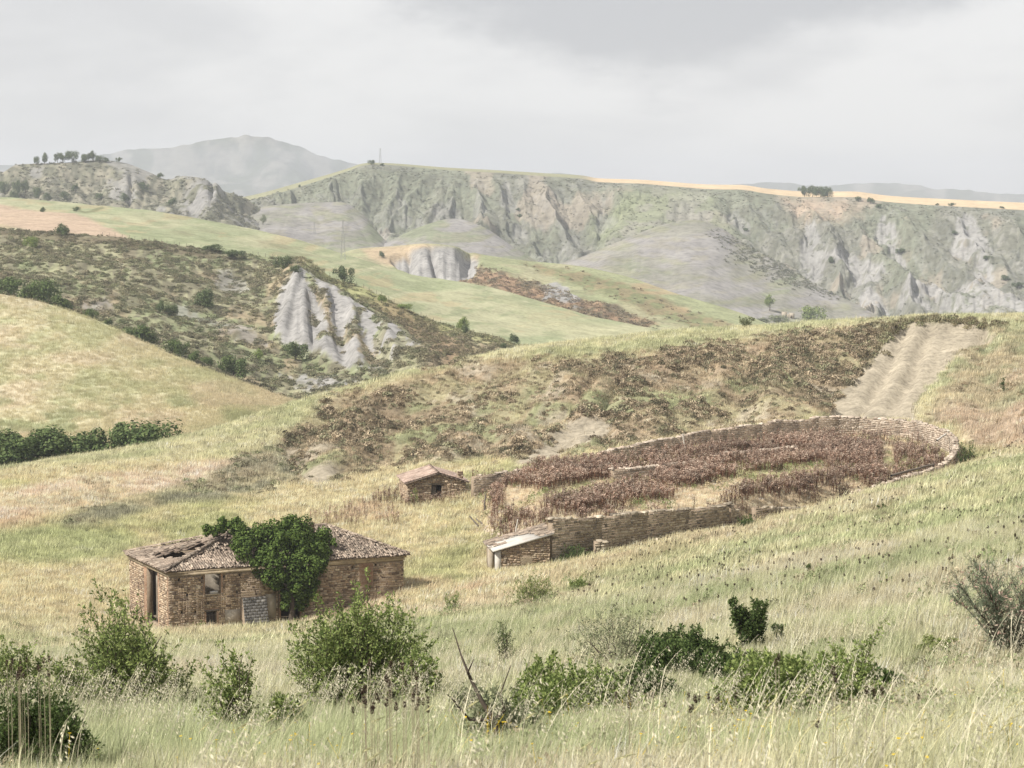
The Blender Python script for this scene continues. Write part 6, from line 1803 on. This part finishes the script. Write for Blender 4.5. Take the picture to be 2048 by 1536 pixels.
put_shrub(1155, 1125, 227.5, 42, 90, 'dark green brambles against the shaded near yard wall', 129, M_LDARK, (.15, .06), stems=10, twigs=9, leaf_n=9, up=.2, dome=310, sprig=0.05)
put_shrub(152, 972, 322, 14, 12, 'tiny dark bush in the reddish grass on the left', 130, M_LDARK, (.2, .09), stems=4, twigs=6, leaf_n=6)
put_shrub(2010, 770, 335, 18, 22, 'small green bush on the rusty slope at the right edge', 131, M_LDARK, (.2, .09), stems=4, twigs=6, leaf_n=8)
put_shrub(1490, 664, 407, 30, 64, 'rounded olive bush on the crest of the brown ridge', 132, M_LGREY, (.25, .11), stems=10, twigs=10, leaf_n=10, up=.2)

put_shrub(1325, 1410, 62, 150, 170, 'dark tangled shrub joining the grey thorny shrub to the dense dark one', 132, M_LDARK, dome=620, sprig=0.2)
put_shrub(1455, 1430, 57, 130, 150, 'dark shrub in front of the tall slim dark bush', 133, M_LDARK, dome=560, sprig=0.2)
put_shrub(1548, 1410, 55, 100, 120, 'small green shrub behind the broad foreground bush', 134, M_LSHRUB, dome=420, sprig=0.2)
put_shrub(1062, 1480, 43, 110, 130, 'low green bush right of the dead branch', 135, M_LSHRUB, (.075, .04), dome=420, sprig=.1)

put_shrub(1088, 1418, 52, 105, 110, 'leafy green bush with long shoots above the bush beside the dead branch', 136, M_LSHRUB, dome=420, sprig=.3)
put_shrub(1215, 1455, 50, 110, 120, 'dark green bush between the spreading bush and the thorny shrubs', 137, M_LDARK, dome=480, sprig=.2)
put_shrub(1765, 1462, 46, 95, 130, 'low dark bush at the right end of the broad leafy bush', 138, M_LDARK, dome=420, sprig=.2)
put_shrub(930, 1452, 50, 85, 80, 'small grey green bush just left of the dead branch', 139, M_LGREY, (.07, .035), dome=260, sprig=.25)
put_shrub(565, 1462, 46, 75, 90, 'small low green bush between the narrow bush and the largest shrub', 140, M_LSHRUB, dome=280, sprig=.25)
put_shrub(1872, 1395, 56, 70, 100, 'small pale green bush left of the tamarisk', 141, M_LYEL, (.07, .036), dome=260, sprig=.25)

# bare dead branch rising out of the thorn bush
q0 = PX(1000, 1490, 35.5); z0 = float(H(q0[0:1], q0[1:2])[0]); q0[2] = z0 - .1
root = thing('dead_branch', 'bare dark dead branch sticking up from the centre foreground', 'branch', tuple(q0))
g = Geo()
main = np.array([q0, PX(988, 1440, 35.5), PX(965, 1405, 35.6), PX(940, 1355, 35.7), PX(922, 1310, 35.8), PX(905, 1255, 35.9)])
g.tube(main, np.array([.055, .05, .036, .025, .016, .007]), 6); g.build('main_limb', M_BARK, root)
for pts in ([(940, 1440, 35.3), (905, 1398, 35.1), (893, 1388, 35)], [(1010, 1420, 35.2), (1000, 1390, 35.2), (1022, 1330, 35.2)], [(935, 1345, 35.6), (948, 1318, 35.5)]):
    g = Geo(); st = main[1] if pts[0][1] > 1400 else main[3]
    g.tube(np.array([st] + [PX(*p) for p in pts]), np.linspace(.03, .006, len(pts) + 1), 5); g.build('side_branch', M_BARK, root)

# the fig tree growing out of the farmhouse and down over its front wall
rr = np.random.default_rng(140)
tb = C0 + FD * (fa(578) - .1) - SDv * .9; tb[2] = float(H(tb[0:1], tb[1:2])[0])
fig = thing('fig_tree', 'big dark green tree bursting through the farmhouse roof and hanging over the front', 'tree', tuple(tb))
LOB = [(418, 1058, 5.5, 15), (444, 1052, 5, 19), (472, 1050, 4.5, 24), (500, 1064, 3, 40), (540, 1058, 3, 38), (575, 1056, 3.5, 34), (612, 1058, 3.5, 38), (644, 1070, 3, 34), (486, 1090, 1.2, 40), (530, 1088, .8, 46), (575, 1085, .6, 50), (620, 1092, 1, 46), (648, 1100, 1.4, 28),
       (515, 1118, -.2, 26), (548, 1120, -.9, 38), (592, 1122, -1, 42), (632, 1122, -.3, 28), (575, 1148, -1.2, 34), (610, 1150, -1.2, 32), (585, 1180, -1.2, 26), (612, 1180, -1.1, 22), (575, 1204, -1.1, 18), (600, 1205, -1.1, 16), (552, 1160, -1.0, 18), (630, 1160, -.9, 14)]
Pl, Dl = [], []
for (u, v, back, rp) in LOB:
    a = fa(u); D = (C0 + FD * a + SDv * back)[1]; c = PX(u, v + 4, D); R_ = rp * D / F * .74
    for _ in range(7):                                   # each lobe is a handful of leafy sprays
        cc = c + rr.normal(0, .45, 3) * R_; r2 = R_ * rr.uniform(.35, .7)
        n = int(150 * (r2 / .8) ** 2) + 60
        d = rr.normal(0, 1, (n, 3)); d /= np.linalg.norm(d, axis=1)[:, None]
        Pl.append(cc + d * r2 * rr.uniform(.5, 1.08, n)[:, None] ** .5); Dl.append(d + UP * .3)
V, Q = leaf_quads(rr, np.concatenate(Pl), np.concatenate(Dl), .27, .20, .2, np.concatenate(Dl))
link('foliage', mesh_np('foliage', V - tb, Q), M_LFIG, fig)
g = Geo()
g.tube(np.array([tb - UP * .2, tb + UP * 1.6 + FD * .1, tb + UP * 3.2 - SDv * .1, tb + UP * 5.2 + SDv * .4, tb + UP * 6.8 + SDv * 1.4]), np.array([.30, .26, .22, .16, .08]), 8)
g.build('trunk', M_BARK, fig)
for da, up_, bk in ((-2.5, 6.2, 1.2), (2.2, 6.4, 1.4), (1.2, 4.4, -.6), (-1.2, 4.2, -.5), (-5.5, 7.0, 4.2)):
    g = Geo(); s = tb + UP * 2.6; e = tb + FD * da + UP * up_ + SDv * bk
    g.tube(np.array([s, (s + e) / 2 + UP * .4, e]), np.array([.14, .10, .04]), 6); g.build('limb', M_BARK, fig)

# far bushes and trees: a few crowns shared among many individual things
def crown_mesh(seed, n, leaf, lobes, tall=1.0):
    r = np.random.default_rng(seed); P, Dd = [], []
    for k in range(lobes):
        c = np.clip(r.normal(0, .23, 3), -.36, .36) * np.array((1, 1, .8 * tall)) + np.array((0, 0, .50 * tall)); rad = r.uniform(.17, .30)
        m = n // lobes; d = r.normal(0, 1, (m, 3)); d /= np.linalg.norm(d, axis=1)[:, None]
        p = c + d * rad * r.uniform(.6, 1.05, m)[:, None]; p[:, 2] = np.maximum(p[:, 2], .01)
        P.append(p); Dd.append(d + UP * .3)
    V, Q = leaf_quads(r, np.concatenate(P), np.concatenate(Dd), leaf, leaf * .65, 0, np.concatenate(Dd))
    return mesh_np('crown', V, Q)
CR_B = {}
for nm, mt in (('dark', M_LTREE), ('hedge', M_LHEDGE), ('green', M_LSHRUB), ('grey', M_LGREY)):
    CR_B[nm] = []
    for k in range(4):
        me = crown_mesh(200 + k, 2000, .08, 15); me.materials.append(mt); CR_B[nm].append(me)
g = Geo(); g.tube(np.array([(0, 0, -.15), (.01, 0, .25), (0, .02, .5)]), np.array([.035, .028, .012]), 5)
TRUNK_ME = mesh_np('trunk', np.concatenate(g.V), [np.concatenate(f) for f in g.F.values() if f]); TRUNK_ME.materials.append(M_BARK)
_bn = [0]
def bush(p, w, h, label, kind='dark', group=None, name='bush', cat='bush', lift=0.0):
    _bn[0] += 1; k = _bn[0]
    root = thing(name, label, cat, tuple(p), group)
    c = link('crown', CR_B[kind][k % 4], None, root); c.scale = (w, w, h * 1.15); c.rotation_euler = (0, 0, k * 1.7); c.location = (0, 0, lift * h)
    t = link('trunk', TRUNK_ME, None, root); s = h * (1 + lift); t.scale = (s, s, s)
    return root
def far(S, u, v, wpx, hpx, label, kind='dark', group=None, name='bush', cat='bush', lift=0.0):
    p = on_sheet(S, u, v); k = p.y / F
    return bush(p, wpx * k, hpx * k, label, kind, group, name, cat, lift)
def near_bush(u, v, wpx, hpx, label, kind='dark', group=None, D0=280):
    p = hit(u, v, D0); k = p.y / F
    return bush(p, wpx * k, hpx * k, label, kind, group)

ORD = ['first', 'second', 'third', 'fourth', 'fifth', 'sixth', 'seventh', 'eighth', 'ninth', 'tenth', 'eleventh', 'twelfth', 'thirteenth', 'fourteenth']
HG = 'bushes of the dark hedge at the foot of the golden hill'
for k, (u, w, h) in enumerate([(-70, 110, 62), (-25, 100, 66), (22, 112, 68), (66, 104, 64), (108, 110, 67), (148, 104, 62), (180, 80, 54), (232, 84, 66)]):
    far(S_GOLD, u, 932 - .06 * max(u, 0), w, h, ORD[k] + ' bush from the left of the dark hedge below the golden hill', 'hedge', HG)
far(S_GOLD, 266, 914, 54, 40, 'low bush filling the hedge between its last two big bushes', 'hedge')
far(S_GOLD, 306, 912, 104, 74, 'round bush at the right end of the hedge below the golden hill', 'hedge')
GG = 'bushes along the gully behind the golden hill'
for k, (u, v, w, h) in enumerate(sorted(((-30, 578, 60, 36), (14, 592, 60, 34), (62, 606, 46, 36), (92, 606, 56, 50), (122, 622, 44, 30), (182, 646, 30, 26), (215, 655, 24, 16), (262, 680, 40, 26), (292, 690, 56, 40), (352, 712, 46, 30), (388, 728, 30, 24), (414, 734, 24, 22), (468, 756, 50, 42), (440, 745, 24, 16)))):
    far(S_SCRUB, u, v, w, h, ORD[k] + ' green bush from the left in the gully behind the golden hill', 'hedge', GG)
for (u, v, w, h, lab) in ((321, 626, 22, 24, 'left of two small round bushes standing together on the scrubby hill'), (343, 630, 26, 22, 'right of two small round bushes standing together on the scrubby hill'),
        (414, 614, 46, 36, 'large olive bush in the middle of the scrubby hill'), (592, 724, 42, 34, 'round dark bush just left of the base of the clay cone'), (515, 720, 20, 20, 'small grey green bush left of the clay cone'),
        (566, 537, 32, 28, 'bush on the field edge above the clay cone'), (590, 543, 26, 14, 'low spreading bush beside the one above the clay cone'), (688, 566, 36, 30, 'conspicuous round bush on the field edge right of the clay cone'),
        (122, 474, 28, 24, 'dark bush in the hedge line below the reddish field'), (62, 494, 26, 22, 'green bush below the hedge line at the far left'), (424, 503, 44, 14, 'low dark bush at the right end of the hedge line'),
        (470, 517, 44, 16, 'low dark bush just below the hedge line end'), (764, 606, 18, 16, 'small green bush on the slope right of the round field edge bush'), (806, 618, 34, 10, 'flat bush patch on the hedge running down the green field'),
        (929, 648, 24, 26, 'upright bush in the hedge running down the green field'), (933, 670, 14, 18, 'small bush just below the upright hedge bush'), (1031, 684, 22, 20, 'last bush of the hedge near the brown ridge crest'), (1008, 636 + 60, 12, 10, 'tiny bush by the last hedge bush')):
    far(S_SCRUB, u, v, w, h, lab, 'green' if 'green' in lab else 'dark')
far(S_FIELD, 87, 424, 11, 10, 'tiny dark bush on the green field above the reddish patch')
far(S_FIELD, 153, 423, 13, 9, 'tiny dark bush at the corner of the reddish field')
far(S_RIDGE, 765, 516, 14, 13, 'dark bush beside the fluted clay cliff')
# trees on top of the far left hill and on its flank
TG = 'trees along the top of the far left hill'
for k, (u, v, w, h) in enumerate(((73, 331, 11, 15), (89, 329, 14, 19), (114, 327, 13, 16), (125, 327, 15, 16), (143, 325, 24, 20), (166, 325, 14, 14), (176, 325, 16, 14), (187, 324, 14, 17), (200, 325, 14, 12), (212, 326, 12, 9))):
    far(S_L8, u, v, w, h, ORD[k] + ' small tree from the left on the skyline of the far left hill', 'dark', TG, 'tree', 'tree', .22)
far(S_L8, 236, 326, 11, 9, 'last small tree right of the skyline row on the far left hill', 'dark', None, 'tree', 'tree', .15)
far(S_L8, 322, 358, 13, 10, 'lone small tree in the saddle of the far left hill', 'dark', None, 'tree', 'tree', .15)
TF = 'dark trees scattered on the flank of the far left hill'
for k, (u, v, w, h) in enumerate(sorted(((8, 388, 18, 24), (36, 392, 20, 26), (52, 390, 16, 24), (78, 398, 18, 22), (95, 402, 16, 14), (30, 400, 20, 16), (130, 402, 18, 16), (250, 404, 20, 16), (285, 384, 20, 16), (345, 415, 22, 16), (150, 385, 14, 14), (200, 400, 16, 12)))):
    far(S_L8, u, v, w, h, ORD[k] + ' dark tree from the left on the flank of the far left hill', 'dark', TF, 'tree', 'tree', .12)
GV = 'grey green trees in the gap below the far mountain'
for k, (u, v, w, h) in enumerate(sorted(((395, 428, 20, 18), (430, 424, 22, 22), (455, 418, 20, 22), (478, 414, 18, 18), (500, 414, 16, 14), (525, 450, 14, 16), (470, 440, 16, 14), (415, 440, 20, 12)))):
    far(S_M3, u, v, w, h, ORD[k] + ' hazy grey green tree from the left in the gap below the far mountain', 'grey', GV, 'tree', 'tree', .15)
# plateau
far(S_ESC, 742, 330, 12, 9, 'round tree on the brow of the escarpment left of the mast', 'dark', None, 'tree', 'tree', .2)
far(S_ESC, 765, 331, 9, 5, 'low bush on the brow right of the mast')
CG = 'trees of the dark clump on the wheat plateau'
for k, (u, w, h) in enumerate(((1610, 22, 15), (1626, 26, 16), (1641, 26, 17), (1655, 20, 14))):
    far(S_ESC, u, 389, w, h * 1.25, ORD[k] + ' tree from the left of the dark clump standing on the wheat plateau', 'dark', CG, 'tree', 'tree', .05)
for (u, v, w, h, lab) in ((1716, 403, 14, 9, 'left of two bushes on the escarpment edge right of the clump'), (1740, 407, 16, 11, 'right of two bushes on the escarpment edge right of the clump'), (1757, 416, 12, 9, 'bush just over the escarpment edge'),
        (1876, 397, 8, 4, 'tiny bush far along the wheat plateau'), (1905, 400, 14, 6, 'flat bush far along the wheat plateau on the right'), (2004, 409, 12, 5, 'last tiny bush on the wheat plateau near the right edge'), (600, 375, 5, 6, 'tiny tree on the descending left end of the escarpment')):
    far(S_ESC, u, v, w, h, lab)
SP_ = 'shrubs dotted over the gullied escarpment'
for k, (u, v, w, h) in enumerate(sorted(((1660, 526, 14, 12), (1800, 508, 18, 10), (1910, 470, 14, 8), (2010, 560, 20, 10), (1492, 462, 9, 7), (1040, 436, 9, 7), (1365, 470, 8, 6), (1036, 420, 9, 5), (1975, 520, 16, 8), (2035, 575, 20, 10)))):
    far(S_ESC, u, v, w, h, ORD[k] + ' dark green shrub from the left on the gullied escarpment', 'dark', SP_, 'shrub', 'shrub')
# hollow behind the brown ridge
far(S_M1, 1540, 622, 20, 24, 'slender tree on the grey mound above the ridge', 'green', None, 'tree', 'tree', .25)
far(S_M1, 1625, 648, 40, 34, 'broad tree beside the tiny ruin behind the ridge', 'green', None, 'tree', 'tree', .1)
far(S_M1, 1660, 650, 26, 12, 'low bush right of the broad tree behind the ridge', 'grey')
for k, (u, v, w, h) in enumerate(sorted(((1525, 650, 30, 14), (1560, 645, 34, 16), (1585, 655, 30, 12), (1500, 655, 24, 12)))):
    far(S_M1, u, v, w, h, ORD[k] + ' olive bush from the left in the hollow behind the brown ridge', 'grey', 'olive bushes in the hollow behind the ridge')
# tiny ruin there
p = on_sheet(S_M1, 1574, 636); k = p.y / F
ruin = thing('ruined_house', 'tiny roofless stone ruin in the hollow beside the broad tree', 'ruin', tuple(p))
g = Geo()
for (x0, x1, y0, y1, z1) in ((-12, -2, 0, 6, 12), (-2, 3, 0, 6, 8), (3, 13, 0, 6, 10)):
    g.box(np.array(p), np.array((1., 0, 0)), np.array((0, 1., 0)), UP, (x0 * k, y0 * k, -2), (x1 * k - .03, y1 * k, z1 * k))
g.build('wall', M_PLAST, ruin)
g = Geo(); g.box(np.array(p), np.array((1., 0, 0)), np.array((0, 1., 0)), UP, (4.5 * k, -.12, 0), (8 * k, -.02, 5 * k)); g.build('doorway', M_DARK, ruin)  # dark panel on the solid wall, painted shade in place of an opening

# ------------------------------------------------------------------ pylons
M_STEEL = mat_plain('galvanised_steel', (.30, .30, .29), .1, 3, .1, .6)
def pylon(label, S, u, v, hpx, wpx, th_, dD=0):
    p = on_sheet(S, u, v); k = p.y / F; h = hpx * k; w = wpx * k
    root = thing('pylon', label, 'pylon', tuple(p)); O = np.array(p)
    lv = np.linspace(0, 1, 9); wd = lambda t: (w / 2) * (1 - .82 * t)
    for sx in (-1, 1):
        for sy in (-1, 1):
            g = Geo(); g.tube(np.array([O + np.array((sx * wd(t), sy * wd(t), h * t - (1 if t == 0 else 0))) for t in lv]), th_, 4); g.build('leg', M_STEEL, root)
    g = Geo()
    for a, b in zip(lv[:-1], lv[1:]):
        for (s1, s2) in (((-1, -1), (1, -1)), ((1, -1), (1, 1)), ((1, 1), (-1, 1)), ((-1, 1), (-1, -1))):
            A = lambda s, t: O + np.array((s[0] * wd(t), s[1] * wd(t), h * t))
            g.tube(np.array([A(s1, a), A(s2, b)]), th_ * .6, 3); g.tube(np.array([A(s2, a), A(s1, b)]), th_ * .6, 3)
    g.build('bracing', M_STEEL, root)
    for t, l in ((.98, .22), (.90, .30)):
        g = Geo(); g.tube(np.array([O + np.array((-h * l * .35, 0, h * t)), O + np.array((h * l * .35, 0, h * t))]), th_ * .9, 4); g.build('crossarm', M_STEEL, root)
pylon('slim lattice pylon standing on the green field hill', S_FIELD, 688, 519, 79, 9, .055)
pylon('distant lattice mast on the brow of the escarpment', S_ESC, 760, 330, 33, 5, .09)
pylon('very faint small lattice pylon below the escarpment on the grey mound', S_M3, 630, 468, 24, 4, .06)

# ------------------------------------------------------------------ teasels and flowers
M_TEAS = mat_leaf('teasel_head', (.05, .034, .028), (.13, .09, .07), .05)
M_TSTEM = mat_plain('teasel_stem', (.34, .30, .20), .3, 9, .2, .9)
def teasel_parts(rng, h):
    V = []
    for k in range(90):                                   # bristles make the egg-shaped head
        t = rng.random(); a = rng.uniform(0, 6.28); rad = .019 * math.sin(math.pi * (.12 + .83 * t)) ** .7
        c = np.array((math.cos(a) * rad * .6, math.sin(a) * rad * .6, h + .075 * t)); d = np.array((math.cos(a), math.sin(a), .5)) * .016; s = np.cross(d, UP); s = s / np.linalg.norm(s) * .005
        V.append(np.array([c - s, c + d * .6 - s, c + d, c + s]))
    for k in range(8):
        a = k * .785; c = np.array((0, 0, h)); d = np.array((math.cos(a), math.sin(a), .55)) * rng.uniform(.03, .06); s = np.cross(d, UP); s = s / np.linalg.norm(s) * .003
        V.append(np.array([c - s, c + d * .6 - s, c + d, c + s]))
    V = np.concatenate(V); head = mesh_np('head', V, np.arange(len(V)).reshape(-1, 4)); head.materials.append(M_TEAS)
    g = Geo(); g.tube(np.array([(0, 0, -.1), (.01, 0, h * .5), (0, 0, h + .005)]), np.array([.008, .006, .004]), 5)
    stem = mesh_np('stem', np.concatenate(g.V), [np.concatenate(f) for f in g.F.values() if f]); stem.materials.append(M_TSTEM)
    return head, stem
TE = [teasel_parts(np.random.default_rng(300 + k), 1.0) for k in range(4)]
rr = np.random.default_rng(150)
def teasels(label, group, spots):
    for k, (u, v, D) in enumerate(spots):
        top = PX(u, v, D); z = float(H(top[0:1], top[1:2])[0]); h = max(.35, float(top[2]) - z)
        root = thing('teasel', label, 'teasel', (float(top[0]), float(top[1]), z), group)
        s_ = link('stem', TE[k % 4][1], None, root); s_.scale = (.6, .6, h)
        hd_ = link('head', TE[k % 4][0], None, root); hd_.location = (0, 0, h - .85); hd_.scale = (.85,) * 3; hd_.rotation_euler = (0, 0, k)
teasels('dark brown dried teasel in the group before the largest green shrub', 'dried teasels before the largest green shrub',
        [(740, 1334, 19), (782, 1336, 20), (805, 1340, 20), (823, 1334, 20)] + [(rr.uniform(705, 860), rr.uniform(1352, 1432), rr.uniform(17, 24)) for _ in range(26)])
teasels('dark brown dried teasel among the bushes right of centre', 'dried teasels among the right bushes',
        [(1552, 1332, 20), (1558, 1322, 20), (1671, 1365, 16), (1666, 1350, 16), (1748, 1393, 18), (1764, 1390, 18), (1733, 1388, 18), (1838, 1400, 22), (1472, 1398, 22), (1635, 1456, 16)]
        + [(rr.uniform(1365, 1445), rr.uniform(1388, 1432), rr.uniform(20, 26)) for _ in range(12)] + [(rr.uniform(1225, 1340), rr.uniform(1388, 1420), 24) for _ in range(6)])
teasels('dark brown dried teasel at the left edge beneath the bush', 'dried teasels at the left edge', [(rr.uniform(5, 110), rr.uniform(1318, 1375), rr.uniform(22, 30)) for _ in range(16)])
ms = []
for k in range(3):
    hm, sm_ = TE[k]
    n = len(hm.vertices); V1 = np.empty(n * 3); hm.vertices.foreach_get('co', V1)
    V1 = V1.reshape(-1, 3); V1[:, :2] *= 1.7; V1[:, 2] = 1.0 + (V1[:, 2] - 1.0) * 1.4
    ms.append(mesh_np('slope_teasel', np.concatenate([V1, [(-.004, 0, .5), (.004, 0, .5), (.003, 0, 1), (-.003, 0, 1)]]), np.concatenate([np.arange(n).reshape(-1, 4), [[n, n + 1, n + 2, n + 3]]])))
C_TEAS = proto_coll('slope_teasel', ms, M_TEAS)
n = 9000; x, y = wedge(n, 60, 225, rr); z = H(x, y); u, v = PROJ(np.stack([x, y, z], -1))
k = (u > 1060) & (rr.random(n) < .32 * ss(.48, .66, fbm(x / 9, y / 12, 3, 190)) * ss(1060, 1300, u)) & (sdf(x, y, YARD) < -2)
x, y, z = x[k], y[k], z[k]
scatter('teasel_stand', 'dark dried teasel heads dotted over the slope', C_TEAS, 3, np.stack([x, y, z], -1), rr.uniform(0, 6, len(x)), np.stack([rr.uniform(.9, 1.3, len(x)) * np.interp(y, [60, 225], [1.0, 1.7])] * 2 + [rr.uniform(.95, 1.3, len(x))], -1), np.ones((len(x), 3)), rr, .08)
# yellow daisies in the grass
V, Q = [], []
for k in range(10):
    a = k * .628; d = np.array((math.cos(a), math.sin(a), .15)); s = np.array((-math.sin(a), math.cos(a), 0)) * .006
    V += [np.zeros(3), d * .010 + s, d * .022, d * .010 - s]; Q.append((4 * k, 4 * k + 1, 4 * k + 2, 4 * k + 3))
V = np.array(V) + UP * .62; n0 = len(V)
V = np.concatenate([V, [(-.002, 0, 0), (.002, 0, 0), (.002, 0, .62), (-.002, 0, .62)]]); Q.append((n0, n0 + 1, n0 + 2, n0 + 3))
M_DAISY = mat_leaf('daisy_petal', (.62, .42, .02), (.75, .55, .04), .3)
C_DAISY = proto_coll('yellow_daisy', [mesh_np('yellow_daisy', V, np.array(Q))], M_DAISY)
x, y = wedge(1700, 13, 40, rr, 2); z = H(x, y); k = rr.random(len(x)) < .5 * ss(.52, .68, fbm(x / 1.5, y / 3, 2, 195)); x, y, z = x[k], y[k], z[k]
scatter('yellow_daisies', 'yellow daisies sprinkled through the foreground grass', C_DAISY, 1, np.stack([x, y, z], -1), rr.uniform(0, 6, len(x)), rr.uniform(.65, 1.0, len(x)), np.ones((len(x), 3)), rr, .25)

# fence posts along the top of the scrubby hill
fence = None
pts = [(u, np.interp(u, [200, 330, 430, 560, 640, 700, 780, 850, 1000], [467, 483, 497, 517, 541, 564, 600, 633, 676])) for u in range(206, 1000, 13)]
p0 = on_sheet(S_SCRUB, *pts[0])
fence = thing('fence', 'thin post fence along the edge of the green field', 'fence', tuple(p0))
pm = None
for (u, v) in pts:
    p = on_sheet(S_SCRUB, u, v)
    if pm is None:
        g = Geo(); g.tube(np.array([(0, 0, -.3), (0, 0, .7), (0, 0, 1.5)]), np.array([.08, .08, .07]), 5)
        pm = mesh_np('post', np.concatenate(g.V), [np.concatenate(f) for f in g.F.values() if f]); pm.materials.append(M_WOOD)
    o = link('post', pm, None, fence); o.location = p - p0
